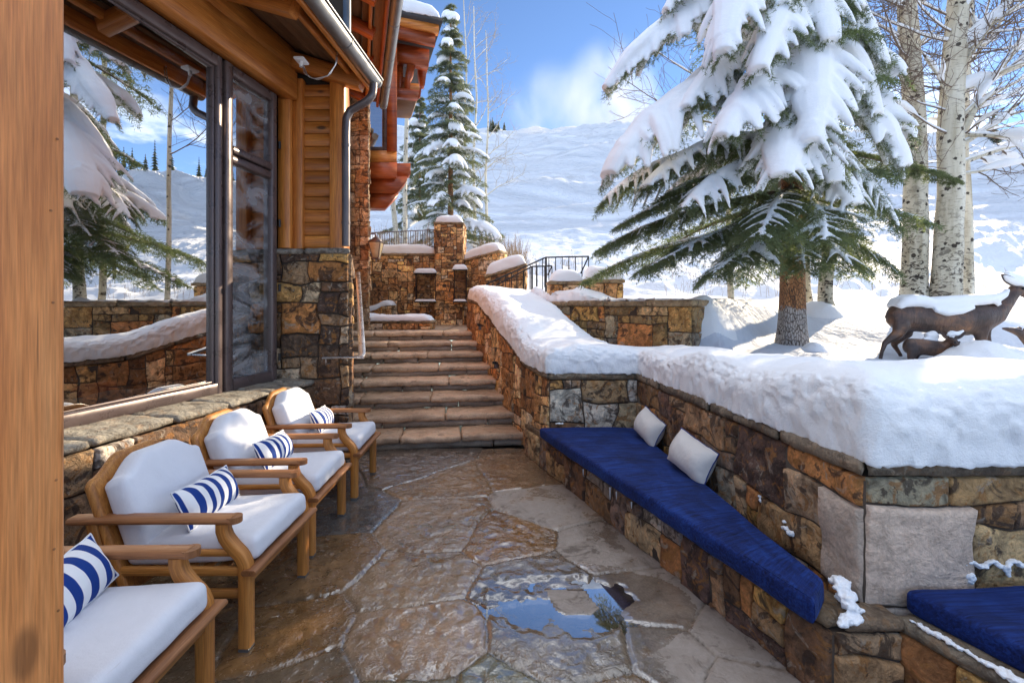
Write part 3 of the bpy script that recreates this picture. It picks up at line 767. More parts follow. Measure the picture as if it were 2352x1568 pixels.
def terrain_z(X, Y):
    X = np.asarray(X, float); Y = np.asarray(Y, float)
    w = 0; s = 0
    for (x, y, z) in CTRL:
        d = 1.0 / ((X - x) ** 2 + (Y - y) ** 2 + 0.5) ** 1.4; w = w + d; s = s + d * z
    near = s / w
    k = sm(Y, 20, 34)
    z = near * (1 - k) + slope(X, Y) * k
    # terrace held by the low garden wall
    bk = (X - 0.345) * 0.735 + (Y - 8.2) * 0.678; al = (X - 0.345) * 0.678 - (Y - 8.2) * 0.735
    tm = sm(bk, 0.08, 0.40) * (1 - sm(al, 2.88, 3.5)) * sm(X, 0.1, 0.5) * (1 - sm(Y, 9.5, 13))
    z = z + tm * np.clip(1.80 - z, 0, 1)
    # behind the camera and far to the right: flatten
    z = np.where(Y < 6, z * sm(Y, -40, 4) + (-0.4) * (1 - sm(Y, -40, 4)), z)
    return z
def bumps(X, Y):
    q = np.stack([X, Y, X * 0], -1); R = np.hypot(X, Y)
    mid = sm(Y, 9, 14) * (1 - sm(Y, 34, 55))
    b = fbm(q * np.array([0.75, 1.1, 1]), 3) * 0.34 * mid
    b += np.maximum(0, fbm(q * np.array([1.25, 2.0, 1]) + 5, 2)) * 0.55 * mid
    near = (1 - sm(Y, 9, 14))
    b += fbm(q * 1.3, 4) * 0.05 * near + fbm(q * 4.0, 3) * 0.018 * near
    far = sm(Y, 34, 60)
    rot = np.stack([X * 0.955 + Y * 0.3, -X * 0.3 + Y * 0.955, X * 0], -1)
    patch_ = 0.35 + 0.9 * sm(fbm(q * 0.045 + 31, 2), -0.25, 0.35); b = b * np.where(Y > 14, patch_, 1.0)
    b += fbm(rot * np.array([0.018, 0.075, 1]) + 3, 4) * 8.0 * far
    b += fbm(rot * np.array([0.05, 0.40, 1]) + 9, 3) * 2.2 * far
    b += np.abs(fbm(rot * np.array([0.10, 0.9, 1]) + 19, 2)) * 0.5 * sm(Y, 26, 45)
    return b
def ground_z(X, Y): return terrain_z(X, Y) + bumps(np.asarray(X, float), np.asarray(Y, float))

PATIO_CUT = [(1.85, 2.40), (5.2, 2.45), (5.2, -9), (-16, -9), (-16, 12.2), (-0.35, 12.2), (-0.25, 10.9), (0.25, 10.7), (0.28, 9.3), (-0.25, 8.8), (-0.05, 7.9), (0.28, 6.8), (0.6, 5.75), (0.75, 5.1), (1.68, 5.1)]
def build_terrain():
    aw = np.radians(np.concatenate([np.linspace(-180, -60, 50, endpoint=False), np.linspace(-60, 75, 430, endpoint=False), np.linspace(75, 180, 46)]))
    rr = np.exp(np.linspace(math.log(1.9), math.log(900), 440))
    A, R = np.meshgrid(aw, rr, indexing='ij')
    X = R * np.sin(A); Y = R * np.cos(A)
    Z = ground_z(X, Y)
    # footprints trodden round the deer and the spruce
    f = grid_faces(len(aw), len(rr))
    V = np.stack([X, Y, Z], -1).reshape(-1, 3)
    inside = inpoly(V[:, 0], V[:, 1], PATIO_CUT)
    f = f[~inside[f].any(1)]
    used = np.unique(f); mp = np.full(len(V), -1); mp[used] = np.arange(len(used))
    mb = MB(); mb.add(V[used], mp[f][:, ::-1])
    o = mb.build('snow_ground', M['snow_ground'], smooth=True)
    tag(o, kind='structure')
build_terrain()

# ------------------------------------------------------------------ patio paving
def build_patio():
    seeds_px = [(760, 1180), (700, 1120), (1030, 1100), (960, 1075), (1000, 1200), (1270, 1165), (1190, 1085), (1170, 1235), (700, 1300), (960, 1320), (1230, 1325), (1400, 1265), (1510, 1390), (640, 1460), (960, 1480), (1300, 1480), (1560, 1500), (1680, 1560), (600, 1600), (1150, 1700), (900, 1700), (1450, 1680), (400, 1500), (420, 1330), (600, 1200), (1650, 1450), (700, 1800), (1300, 2100), (200, 2000), (1700, 1900)]
    seeds = np.array([G(*p)[:2] for p in seeds_px])
    base = {0: (0.09, 0.095, 0.10), 1: (0.09, 0.09, 0.095), 2: (0.20, 0.125, 0.062), 3: (0.13, 0.10, 0.08), 4: (0.24, 0.17, 0.11), 5: (0.33, 0.26, 0.20), 6: (0.20, 0.135, 0.085), 7: (0.20, 0.115, 0.05), 8: (0.155, 0.10, 0.055), 9: (0.23, 0.165, 0.105), 10: (0.145, 0.115, 0.088), 11: (0.27, 0.225, 0.19), 12: (0.24, 0.20, 0.17), 13: (0.17, 0.10, 0.045), 14: (0.28, 0.195, 0.125), 15: (0.20, 0.165, 0.125), 16: (0.22, 0.19, 0.165), 17: (0.24, 0.20, 0.17), 25: (0.25, 0.21, 0.18)}
    def patch(x0, x1, y0, y1, res):
        nx, ny = int((x1 - x0) / res) + 1, int((y1 - y0) / res) + 1
        X, Y = np.meshgrid(np.linspace(x0, x1, nx), np.linspace(y0, y1, ny), indexing='ij')
        q = np.stack([X, Y, X * 0], -1)
        Xw = X + fbm(q * 1.6 + 4, 2) * 0.10 + noise(q * 25) * 0.002; Yw = Y + fbm(q * 1.6 + 44, 2) * 0.10 + noise(q * 25 + 7) * 0.002
        d = np.sqrt((Xw[..., None] - seeds[:, 0]) ** 2 + (Yw[..., None] - seeds[:, 1]) ** 2)
        o = np.argsort(d, -1)[..., :2]
        d1 = np.take_along_axis(d, o[..., :1], -1)[..., 0]; d2 = np.take_along_axis(d, o[..., 1:2], -1)[..., 0]
        sd = np.linalg.norm(seeds[o[..., 0]] - seeds[o[..., 1]], axis=-1)
        ed = (d2 ** 2 - d1 ** 2) / (2 * sd + 1e-6)          # distance to the joint
        idx = o[..., 0]
        r = random.Random(5); hs = np.array([(r.random() - .5) * 0.008 for _ in seeds]); cs = np.array([base.get(i, (0.13 + 0.06 * r.random(), 0.10 + 0.03 * r.random(), 0.07)) for i in range(len(seeds))])
        groove = 1 - np.clip(ed / 0.018, 0, 1)
        joint = 1 - np.clip((ed - .001) / 0.007, 0, 1)
        z = hs[idx] - 0.013 * groove ** 1.3
        rid = 1 - np.abs(fbm(q * 11 + idx[..., None] * 3.0, 3)) * 2
        amp = np.where(np.isin(idx, (5, 11, 12, 16, 17, 25)), 0.35, 1.0) * np.where(np.isin(idx, (0, 1)), 0.4, 1.0)
        z += (fbm(q * 15 + idx[..., None] * 7, 3) * 0.0070 + rid * 0.0032 + fbm(q * 3 + idx[..., None], 2) * 0.005) * amp
        z += fbm(q * 48, 2) * 0.0012
        # puddle hollow with a dry raised flake in it
        px, py = 0.27, 2.60
        e = ((X - px) / 0.42) ** 2 + ((Y - py) / 0.24) ** 2 + fbm(q * 9, 3) * 0.5
        z -= 0.014 * np.clip(1.25 - e, 0, 1) ** 0.7
        fl = [G(1250, 1352)[:2], G(1345, 1354)[:2], G(1378, 1395)[:2], G(1360, 1408)[:2], G(1300, 1408)[:2], G(1275, 1398)[:2]]
        k = inpoly(X, Y, fl)
        z = np.where(k, np.maximum(z, -0.0015 + fbm(q * 8, 2) * 0.0008), z)
        # dry towards the bench, wet along the middle
        dry = sm(X - 0.36 * (2.6 - Y) * 0 + 0.0, 0.45, 1.05) * 0.55 + 0.28
        dry = np.where(np.isin(idx, (5,)), 0.62, dry); dry = np.where(np.isin(idx, (11, 12, 25, 17)), 0.66, dry)
        dry = np.where(np.isin(idx, (0, 1)), 0.12, dry)
        dry = np.where(np.isin(idx, (14, 13, 8)), 0.30, dry)
        dry = np.where(e < 3.2, np.minimum(dry, .10 + .16 * np.clip(e - 1.2, 0, 2)), dry)
        dry = np.where(k, 0.60, dry)
        c = np.concatenate([cs[idx], np.clip(1.7 - e * .55, 0, 1)[..., None]], -1).reshape(-1, 4)
        ru = np.array([random.Random(i * 7 + 1).random() for i in range(len(seeds))]); g = np.stack([dry, joint, ru[idx]], -1).reshape(-1, 3)
        return np.stack([X, Y, z], -1).reshape(-1, 3), grid_faces(nx, ny), c, g
    mb = MB()
    mb.add(*patch(-2.75, 1.75, 1.45, 5.45, 0.0125))
    for a in ((-2.75, 5.6, -8.0, 1.45, 0.09), (1.75, 5.6, 1.45, 2.4, 0.06), (-3.4, -2.75, 1.45, 5.45, 0.09)):
        mb.add(*patch(*a))
    tag(mb.build('patio_paving', M['floor'], smooth=True), kind='structure')
    # water standing in the hollow
    mb = MB(); n = 48; a = np.linspace(0, 2 * math.pi, n, endpoint=False)
    V = np.stack([0.27 + 0.50 * np.cos(a), 2.60 + 0.30 * np.sin(a), np.full(n, -0.0052)], -1)
    mb.add(V, [list(range(n))])
    tag(mb.build('puddle', M['water'], smooth=True), kind='structure')
    mb = MB(); mb.add([(-16, -9, -.08), (6, -9, -.08), (6, 6, -.08), (-16, 6, -.08)], [[0, 1, 2, 3]])
    tag(mb.build('patio_bed', M['mortar']), kind='structure')
build_patio()

# ------------------------------------------------------------------ staircase
RISE, RUN = 0.155, 0.407
SDIR = nrm([-1.58, -0.20, 0])
def nose(t): return np.array([-0.715 + 0.1234 * t, 8.4 - RUN * t, 1.24 - RISE * t])
def build_stairs():
    st = empty('stone_staircase', (-0.9, 5.3, 0), 'wide stone staircase of rough sandstone slabs climbing beside the house', 'staircase')
    back = nrm([-SDIR[1], SDIR[0], 0]); back = -back if back[1] < 0 else back
    r = random.Random(21)
    for t in range(8):
        p = nose(t) + np.array([0.06, 0, 0]); Lw = 2.55
        tr = MB(); ri = MB()
        cuts = [0] + sorted([0.2 + r.random() * 0.25, 0.55 + r.random() * 0.25]) + [1]
        for i in range(3):
            a = p + SDIR * Lw * cuts[i] + SDIR * 0.003; b = p + SDIR * Lw * cuts[i + 1] - SDIR * 0.003
            th = 0.078; dp = RUN + 0.12; jo = (r.random() - .5) * 0.025; dz = (r.random() - .5) * 0.006
            f0, f1 = a - back * (0.02 + jo), b - back * (0.02 + jo); g0, g1 = a + back * dp, b + back * dp
            z1 = p[2] + dz; z0 = z1 - th
            c8 = [(b[0] * 0 + f1[0], f1[1], z0), (f0[0], f0[1], z0), (g0[0], g0[1], z0), (g1[0], g1[1], z0), (f1[0], f1[1], z1), (f0[0], f0[1], z1), (g0[0], g0[1], z1), (g1[0], g1[1], z1)]
            w = t / 7.0
            c = np.array([0.60, 0.43, 0.28]) * (1 - w) + np.array([0.46, 0.30, 0.19]) * w
            c = c * (0.85 + 0.3 * r.random())
            rough_block(tr, c8, 0.03, 0.022, 8.0, 0.008, (*c, r.random()), seed=t * 11.3 + i * 3.7)
        cuts = [0] + sorted([0.15 + r.random() * 0.3, 0.55 + r.random() * 0.3]) + [1]
        for i in range(3):
            a = p + SDIR * Lw * cuts[i] + back * 0.035; b = p + SDIR * Lw * cuts[i + 1] + back * 0.035
            z1 = p[2] - 0.07; z0 = p[2] - RISE - 0.01
            g0, g1 = a + back * 0.3, b + back * 0.3
            c8 = [(b[0], b[1], z0), (a[0], a[1], z0), (g0[0], g0[1], z0), (g1[0], g1[1], z0), (b[0], b[1], z1), (a[0], a[1], z1), (g0[0], g0[1], z1), (g1[0], g1[1], z1)]
            c = np.array([0.40, 0.31, 0.225]) * (0.75 + 0.4 * r.random())
            rough_block(ri, c8, 0.05, 0.010, 7.0, 0.008, (*c, r.random()), seed=t * 5.3 + i * 9.7)
        tr.build('tread', M['step'], st, smooth=True); ri.build('riser', M['step'], st, smooth=True)
    mb = MB()
    for i in range(5):
        for j in range(4):
            x0, y0 = -3.9 + i * 0.85, 8.5 + j * 0.95
            rough_block(mb, [(x0, y0, 1.10), (x0 + .84, y0, 1.10), (x0 + .84, y0 + .94, 1.10), (x0, y0 + .94, 1.10), (x0, y0, 1.235), (x0 + .84, y0, 1.235), (x0 + .84, y0 + .94, 1.235), (x0, y0 + .94, 1.235)], 0.12, 0.006, 5, 0.006, (0.36, 0.26, 0.18, r.random()), i * 3 + j)
    tag(mb.build('landing_paving', M['step'], smooth=True), kind='structure')
build_stairs()

# ------------------------------------------------------------------ garden wall with the built-in bench
def stair_face_x(Y): return 0.39 - 0.303 * (Y - 4.75)
WA = [(-0.86, 8.85), (-0.576, 7.94), (0.18, 5.42), (0.39, 4.75), (1.31, 4.75), (1.58, 2.04), (5.2, 2.12)]
WB = [(0.15, 9.05), (0.40, 8.10), (0.95, 5.9), (1.10, 5.4), (1.95, 5.4), (2.25, 2.75), (5.2, 2.8)]
WZ = [1.80, 1.72, 0.96, 0.93, 0.93, 0.93, 0.93]
def build_garden_wall():
    gw = empty('garden_wall', (1.4, 4.0, 0), 'long brown stone wall under thick snow, running from the stairs round the blue bench', 'wall')
    mb = MB(); core(mb, [np.array(a) for a in WA], WB, -0.1, [z - 0.02 for z in WZ]); mb.build('mortar_core', M['mortar'], gw)
    mb = MB()
    U = math.hypot(WA[0][0] - WA[3][0], WA[0][1] - WA[3][1])
    def top(u):
        y = 8.85 + (4.75 - 8.85) * u
        return np.interp(y, [4.75, 5.42, 7.94, 8.85], [0.93, 0.96, 1.72, 1.80])
    stone_face(mb, WA[0], WA[3], 0.0, 1.80, (-1, -0.3), 0.105, 31, PAL_FAR, top=top, relief=0.026)
    stone_face(mb, WA[3], WA[4], 0.0, 0.93, (0, -1), 0.11, 35, PAL_HOUSE, relief=0.026)
    grey = (0.74, 0.575, 0.455); pale = MB()
    stone_face(mb, WA[4], WA[5], 0.0, 0.93, (-1, -0.1), 0.118, 44, PAL_NEAR, relief=0.026, fixed=((21, 3, 2, 4, (0.58, 0.465, 0.375)),), pale=pale)
    # the big pale stone on the near corner
    stone_face(mb, WA[5], WA[6], 0.0, 0.93, (0, -1), 0.116, 51, PAL_NEAR, relief=0.026, fixed=((0, 3, 4, 4, grey), (0, 2, 3, 1, (0.40, 0.36, 0.33)), (0, 7, 3, 1, (0.33, 0.29, 0.2)), (3, 7, 4, 1, (0.44, 0.27, 0.12)), (4, 3, 4, 3, (0.58, 0.40, 0.20)), (4, 6, 2, 1, (0.42, 0.22, 0.09))), pale=pale)
    pale.build('corner_stone', M['pale_stone'], gw, smooth=True)
    mb.build('stone_facing', M['stone'], gw, smooth=True)
    mb = MB()
    za = 0.93
    for k, (i, s) in enumerate(((1, 61), (2, 63), (3, 65), (4, 67), (5, 69))):
        cap_run(mb, WA[i], WA[i + 1], WB[i], WB[i + 1], WZ[i], WZ[i + 1], 0.075, 0.035, 0.75, s)
    cap_run(mb, WA[0], WA[1], WB[0], WB[1], WZ[0], WZ[1], 0.075, 0.035, 0.8, 60)
    mb.build('cap_stones', M['cap'], gw, smooth=True)
    mb = MB(); c = 0.078
    A = [(-0.84, 8.83, 1.80 + c), (-0.576, 7.94, 1.72 + c), (0.18, 5.42, 0.96 + c), (0.40, 4.76, 0.93 + c), (1.33, 4.74, .93 + c), (1.60, 2.03, .93 + c), (5.2, 2.09, .93 + c)]
    B = [(0.32, 9.0, 1.72), (0.52, 8.2, 1.66), (1.15, 6.1, 0.99), (1.45, 5.60, 0.93), (2.2, 5.5, 0.93), (2.42, 2.95, .93), (5.2, 2.95, .93)]
    snow_strip(mb, A, B, [0.27, 0.31, 0.33, 0.29, 0.28, 0.40, 0.40], 0.018, 92, 2.0, 0.05, (1, 0), 0.017, 0.08, 5, 0.5)
    mb.build('snow_cap', M['snow'], gw, smooth=True)
    return gw
build_garden_wall()

BF = [(0.165, 5.24), (1.37, 1.94)]
def build_benches():
    b = empty('stone_bench', (0.9, 3.5, 0), 'long tapering stone bench ledge built against the garden wall by the stairs', 'bench')
    mb = MB(); core(mb, [BF[0], (0.75, 3.63), BF[1], (1.66, 1.94)], [(0.39, 4.8), (1.33, 4.7), (1.56, 2.1), (1.66, 2.08)], -0.1, 0.29); mb.build('mortar_core', M['mortar'], b)
    mb = MB()
    stone_face(mb, BF[0], BF[1], -0.01, 0.30, (-1, -0.36), 0.10, 72, PAL_NEAR, relief=0.03, hmax=3, wmax=4)
    stone_face(mb, BF[1], (1.66, 1.94), -0.01, 0.30, (0, -1), 0.10, 75, PAL_NEAR[2:5] + [((0.36, 0.29, 0.20), 3)], relief=0.03)
    mb.build('stone_facing', M['stone'], b, smooth=True)
    mb = MB()
    cap_run(mb, BF[0], BF[1], (0.42, 4.72), (1.55, 2.02), 0.295, 0.295, 0.06, 0.025, 0.6, 77, pal=((0.22, 0.155, 0.095), (0.27, 0.19, 0.12)))
    cap_run(mb, (0.40, 4.71), (1.55, 2.02), (0.45, 4.74), (1.54, 2.10), 0.294, 0.294, 0.05, 0.0, 3, 78)
    cap_run(mb, (0.38, 4.70), (1.27, 4.70), (0.44, 4.6), (1.2, 2.9), 0.293, 0.293, 0.05, 0.0, 3, 79)
    rough_block(mb, [(1.40, 1.925, .30), (1.68, 1.925, .30), (1.68, 2.06, .30), (1.45, 2.06, .30), (1.40, 1.925, .37), (1.68, 1.925, .365), (1.68, 2.06, .365), (1.45, 2.06, .37)], 0.03, 0.012, 9, 0.012, (0.24, 0.17, 0.11, .3), 5)
    mb.build('seat_slab', M['cap'], b, smooth=True)
    c = empty('stone_bench', (2.4, 1.8, 0), 'stone bench ledge in the near right corner, facing the viewer', 'bench')
    mb = MB(); core(mb, [(1.68, 1.98), (2.02, 1.02), (3.4, .6)], [(1.75, 2.1), (3.5, 2.1), (5, 2.1)], -0.1, 0.29); mb.build('mortar_core', M['mortar'], c)
    mb = MB(); stone_face(mb, (1.67, 1.97), (2.02, 1.02), -0.01, 0.30, (-1, -0.36), 0.10, 82, PAL_NEAR, relief=0.03); mb.build('stone_facing', M['stone'], c, smooth=True)
    mb = MB()
    cap_run(mb, (1.66, 1.99), (2.02, 1.02), (1.9, 2.02), (2.5, 1.2), 0.295, 0.295, 0.06, 0.02, 0.7, 83, pal=((0.26, 0.21, 0.15),))
    mb.build('seat_slab', M['cap'], c, smooth=True)
build_benches()

# low wall across the terrace
def simple_wall(name, label, p0, p1, n, zb, zt, thick, seed, cell=0.088, pal=PAL_FAR, zt1=None, cap=0.07, snow=0.26, fixed=(), mat='stone_far', snow_over=0.04, ends=True, caps=True, over=0.05, lump=0.10):
    w = empty(name, ((p0[0] + p1[0]) / 2, (p0[1] + p1[1]) / 2, zb), label, 'wall')
    p0 = np.asarray(p0, float); p1 = np.asarray(p1, float); n = nrm(n); zt1 = zt if zt1 is None else zt1
    q0, q1 = p0 - n * thick, p1 - n * thick
    mb = MB(); core(mb, [p0, p1], [q0, q1], zb - 0.1, [zt - .01, zt1 - .01]); mb.build('mortar_core', M['mortar'], w)
    mb = MB(); top = (lambda u: zt + (zt1 - zt) * np.asarray(u)) if zt1 != zt else None
    stone_face(mb, p0, p1, zb, max(zt, zt1), n, cell, seed, pal, top=top, fixed=fixed, warp=.2, relief=.022, joint=.0035)
    if ends:
        d = nrm(p1 - p0)
        stone_face(mb, p0, q0, zb, zt, -d, cell, seed + 1, pal); stone_face(mb, p1, q1, zb, zt1, d, cell, seed + 2, pal)
    mb.build('stone_facing', M[mat], w, smooth=True)
    if caps:
        mb = MB(); d = nrm(p1 - p0) * 0.04
        cap_run(mb, p0 - d, p1 + d, q0 - d, q1 + d, zt, zt1, cap, over, 0.75, seed + 3, pal=((0.33, 0.235, 0.135), (0.38, 0.28, 0.165)))
        mb.build('cap_stones', M['cap'], w, smooth=True)
    if snow:
        mb = MB(); m = (p0 + p1) / 2; mq = (q0 + q1) / 2; zc = cap
        snow_strip(mb, [(*p0, zt + zc), (*m, (zt + zt1) / 2 + zc), (*p1, zt1 + zc)], [(*q0, zt + zc), (*mq, (zt + zt1) / 2 + zc), (*q1, zt1 + zc)], snow, 0.05, 26, seed * 0.7, snow_over, rough=0.012, lump=lump, endr=0.22)
        mb.build('snow_cap', M['snow'], w, smooth=True)
    return w
W1 = simple_wall('terrace_wall', 'low mossy stone wall standing in the snow left of the spruce trunk', (0.345, 8.2), (2.375, 6.0), (-0.735, -0.678), 0.75, 1.70, 0.4, 101, 0.115, [((0.24, 0.165, 0.07), 3), ((0.32, 0.20, 0.07), 3), ((0.17, 0.115, 0.055), 3), ((0.36, 0.25, 0.12), 2), ((0.27, 0.23, 0.16), 2), ((0.19, 0.17, 0.14), 1.3), ((0.34, 0.15, 0.05), 1.4)], snow=0.0, cap=0.085, over=0.06)
mb = MB()                                                  # broken ridge of cleared snow on that wall
snow_strip(mb, [(0.34 + .678 * d + .735 * e, 8.2 - .735 * d + .678 * e, 1.775) for d, e in ((-.1, .06), (.7, .05), (1.35, .08), (1.7, .16), (2.9, .2))], [(0.34 + .678 * d + .735 * e, 8.2 - .735 * d + .678 * e, 1.75) for d, e in ((-.1, .8), (.7, .75), (1.35, .7), (1.7, .6), (2.9, .5))], [0.22, 0.20, 0.13, 0.05, 0.03], 0.04, 26, 6.3, 0.05, rough=0.05, lump=0.34)
mb.build('snow_cap', M['snow'], W1, smooth=True)
simple_wall('stone_pier', 'squat stone pier with a snow cushion behind the low terrace wall', (0.66, 7.9), (1.24, 7.9), (0, -1), 1.7, 2.08, 0.4, 111, 0.11, snow=0.20, ends=True)
simple_wall('stone_pier', 'taller stone pier with a snow cushion at the right end of the railing', (1.26, 7.84), (1.91, 7.84), (0, -1), 1.7, 2.10, 0.5, 115, 0.10, snow=0.23)

# walls round the upper landing
simple_wall('landing_wall', 'tall sandstone wall at the top of the stairs below the metal fence', (-4.2, 11.8), (-1.98, 11.8), (0, -1), 1.2, 3.02, 0.45, 121, 0.082, snow=0.22, ends=False)
simple_wall('stone_pillar', 'square sandstone pillar with a snow cap at the top of the stairs', (-1.97, 11.62), (-1.26, 11.62), (0, -1), 1.2, 3.80, 0.7, 131, 0.082, snow=0.20, cap=0.06, over=0.04)
simple_wall('side_wall', 'stone wall with a rising snow-covered top right of the sandstone pillar', (-1.24, 11.75), (-0.30, 11.1), (-0.4, -1), 1.2, 2.85, 0.4, 141, 0.082, snow=0.24, zt1=3.02)
simple_wall('side_wall', 'lower snow-capped stone wall directly behind the black stair railing', (-0.62, 10.6), (0.30, 10.35), (-0.1, -1), 1.2, 2.36, 0.4, 151, 0.082, snow=0.25, zt1=2.62)
simple_wall('planter_wall', 'knee-high stone planter wall with drifted snow at the top step', (-3.5, 9.15), (-1.64, 9.15), (0, -1), 1.235, 1.36, 0.5, 161, 0.082, snow=0.13, cap=0.06, over=0.02, lump=0.2)

# ------------------------------------------------------------------ the lodge
WN = nrm([0.987, -0.161, 0])                       # outward normal of the window wall
def WP(Y, z, out=0.0):                             # point on the window plane
    return np.array([-3.366 + 0.163 * Y, Y, z]) + WN * out
def build_house():
    h = empty('timber_lodge', (-3.0, 4.8, 0), 'timber and stone lodge with a big picture window, orange beams and overhanging eaves', 'house')
    # stone base and ledge under the window
    mb = MB()
    L0 = lambda Y: np.array([-3.009 + 0.163 * Y - 0.03, Y])
    stone_face(mb, L0(0.4), L0(5.1), 0.0, 0.82, WN, 0.115, 201, PAL_HOUSE, relief=0.04)
    # pier beside the stairs
    stone_face(mb, (-2.82, 5.08), (-1.815, 5.08), 0.0, 2.29, (0, -1), 0.112, 207, PAL_HOUSE, relief=0.035, joint=0.006, hmax=3, wmax=4)
    stone_face(mb, (-1.815, 5.08), (-2.02, 5.7), 0.0, 2.29, (1, 0.36), 0.112, 209, PAL_HOUSE, relief=0.035)
    # tower by the landing
    stone_face(mb, (-3.75, 9.0), (-2.83, 9.0), 1.2, 6.3, (0, -1), 0.095, 213, PAL_TOWER, relief=0.022, warp=.2)
    stone_face(mb, (-2.83, 9.0), (-3.95, 11.8), 1.2, 6.3, (1, 0.4), 0.095, 217, PAL_TOWER, relief=0.03)
    mb.build('stone_facing', M['stone'], h, smooth=True)
    mb = MB()
    core(mb, [L0(0.4), L0(5.1)], [L0(0.4) - [.3, 0], L0(5.1) - [.3, 0]], -.1, 0.8)
    core(mb, [(-2.84, 5.085), (-1.82, 5.085)], [(-2.84, 5.5), (-1.97, 5.5)], -.1, 2.28)
    core(mb, [(-2.04, 5.55), (-3.25, 9.05)], [(-2.5, 5.55), (-3.8, 9.05)], -.1, 6.0); core(mb, [(-1.83, 5.10), (-2.04, 5.56)], [(-2.3, 5.10), (-2.5, 5.56)], -.1, 2.28)
    core(mb, [(-3.75, 9.01), (-2.84, 9.01)], [(-4.8, 11.8), (-3.97, 11.8)], 1.0, 6.3)
    mb.build('wall_core', M['mortar'], h)
    mb = MB()
    r = random.Random(3); Ys = [0.4, 1.0, 1.7, 2.35, 2.78, 3.35, 3.85, 4.35, 4.84, 5.08]
    for i in range(len(Ys) - 1):
        a, b = Ys[i] + .006, Ys[i + 1] - .006
        f = lambda Y: np.array([-3.009 + 0.163 * Y + (r.random() - .5) * 0.02, Y]); g = lambda Y: WP(Y, 0)[:2] - WN[:2] * 0.05
        c8 = [(*f(a), .825), (*f(b), .825), (*g(b), .82), (*g(a), .82), (*f(a), .885), (*f(b), .885), (*g(b), .905), (*g(a), .905)]
        j = 0.85 + .3 * r.random()
        rough_block(mb, c8, 0.035, 0.012, 9.0, 0.012, (0.30 * j, 0.275 * j, 0.225 * j, r.random()), i * 3.3)
    mb.build('window_ledge', M['cap'], h, smooth=True)
    mb = MB()
    cap_run(mb, (-2.74, 5.06), (-1.795, 5.06), (-2.74, 5.42), (-1.96, 5.45), 2.28, 2.28, 0.065, 0.03, 0.5, 221, pal=((0.30, 0.275, 0.24), (0.24, 0.21, 0.18)))
    mb.build('pier_cap', M['cap'], h, smooth=True)

    # windows
    def framebar(mb, Ya, za, Yb, zb, w, d=0.09, out=0.0):
        sweep(mb, [WP(Ya, za, out - d / 2), WP(Yb, zb, out - d / 2)], d, w, side=WN, bev=0.006)
    def bar_v(mb, Y, z0, z1, w, d=0.09, out=0.0): framebar(mb, Y, z0, Y, z1, w, d, out)
    zb, zt = 0.895, 3.99
    win = MB()
    bar_v(win, 4.186, zb, zt, 0.058, 0.09); bar_v(win, 1.0, zb, zt, 0.08, 0.09)
    framebar(win, 1.04, zt - 0.05, 4.155, zt - 0.05, 0.10, 0.09); framebar(win, 1.04, zb + 0.05, 4.155, zb + 0.05, 0.10, 0.09)
    w1 = win.build('picture_window', M['frame'], h)
    bead = MB()
    bar_v(bead, 4.144, zb + .10, zt - .10, 0.022, 0.05, -.03); framebar(bead, 1.06, zt - 0.111, 4.13, zt - 0.111, 0.022, 0.05, -.03); framebar(bead, 1.06, zb + 0.111, 4.13, zb + 0.111, 0.022, 0.05, -.03)
    bead.build('glazing_bead', M['frame'], w1)
    pm = MB(); pm.add([WP(1.04, zb + .09, .02), WP(4.16, zb + .09, -.062), WP(4.16, zt - .09, -.062), WP(1.04, zt - .09, .02)], [[0, 1, 2, 3]]); pm.build('pane', M['pane'], w1)
    win = MB()
    bar_v(win, 4.290, zb, zt, 0.082, 0.10, 0.008); bar_v(win, 4.905, zb, zt, 0.082, 0.10, 0.008)
    framebar(win, 4.333, zt - .05, 4.862, zt - .05, 0.10, 0.10, 0.008); framebar(win, 4.333, zb + .055, 4.862, zb + .055, 0.11, 0.10, 0.008)
    framebar(win, 4.333, 3.19, 4.862, 3.19, 0.07, 0.11, 0.014); framebar(win, 4.333, 3.10, 4.862, 3.10, 0.07, 0.10, 0.006)
    w2 = win.build('casement_window', M['frame'], h)
    hg = MB()
    for z in (1.15, 1.9, 2.6, 3.45): box(hg, WP(4.955, z, 0.03) - [.012, .012, .04], WP(4.955, z, 0.03) + [.012, .012, .04])
    hg.build('hinge', M['iron'], w2)
    for z0, z1 in ((zb + .10, 3.07), (3.22, zt - .09)):
        pm = MB(); pm.add([WP(4.328, z0, -.045), WP(4.868, z0, -.045), WP(4.868, z1, -.045), WP(4.328, z1, -.045)], [[0, 1, 2, 3]]); pm.build('pane', M['dusty_pane'], w2)

    # timber above and beside the window
    mb = MB()
    beam(mb, WP(0.6, 4.15, 0.06), WP(2.9, 4.15, 0.06), 0.16, 0.30); beam(mb, WP(2.904, 4.15, 0.06), WP(5.10, 4.15, 0.06), 0.16, 0.30)
    mb.build('header_beam', M['cedar'], h)
    mb = MB(); beam(mb, WP(0.6, 4.44, 0.02), WP(5.12, 4.44, 0.02), 0.16, 0.27); mb.build('upper_beam', M['cedar'], h)
    mb = MB(); mb.add([WP(0.2, 3.9, -.1), WP(5.1, 3.9, -.1), WP(5.1, 5.2, -.1), WP(0.2, 5.2, -.1)], [[0, 1, 2, 3]]); mb.build('wall_sheathing', M['dark'], h)
    for x0, x1, y, d, mt in ((-2.608, -2.472, 5.06, 0.14, 'cedar'), (-2.47, -2.361, 5.12, 0.10, 'cedar'), (-2.05, -1.887, 5.105, 0.12, 'cedar')):
        mb = MB(); beam(mb, ((x0 + x1) / 2, y + d / 2, 2.348), ((x0 + x1) / 2, y + d / 2, 4.40 if x0 < -2.5 else 4.26), x1 - x0, d, up=(0, 1, 0)); mb.build('corner_trim', M[mt], h)
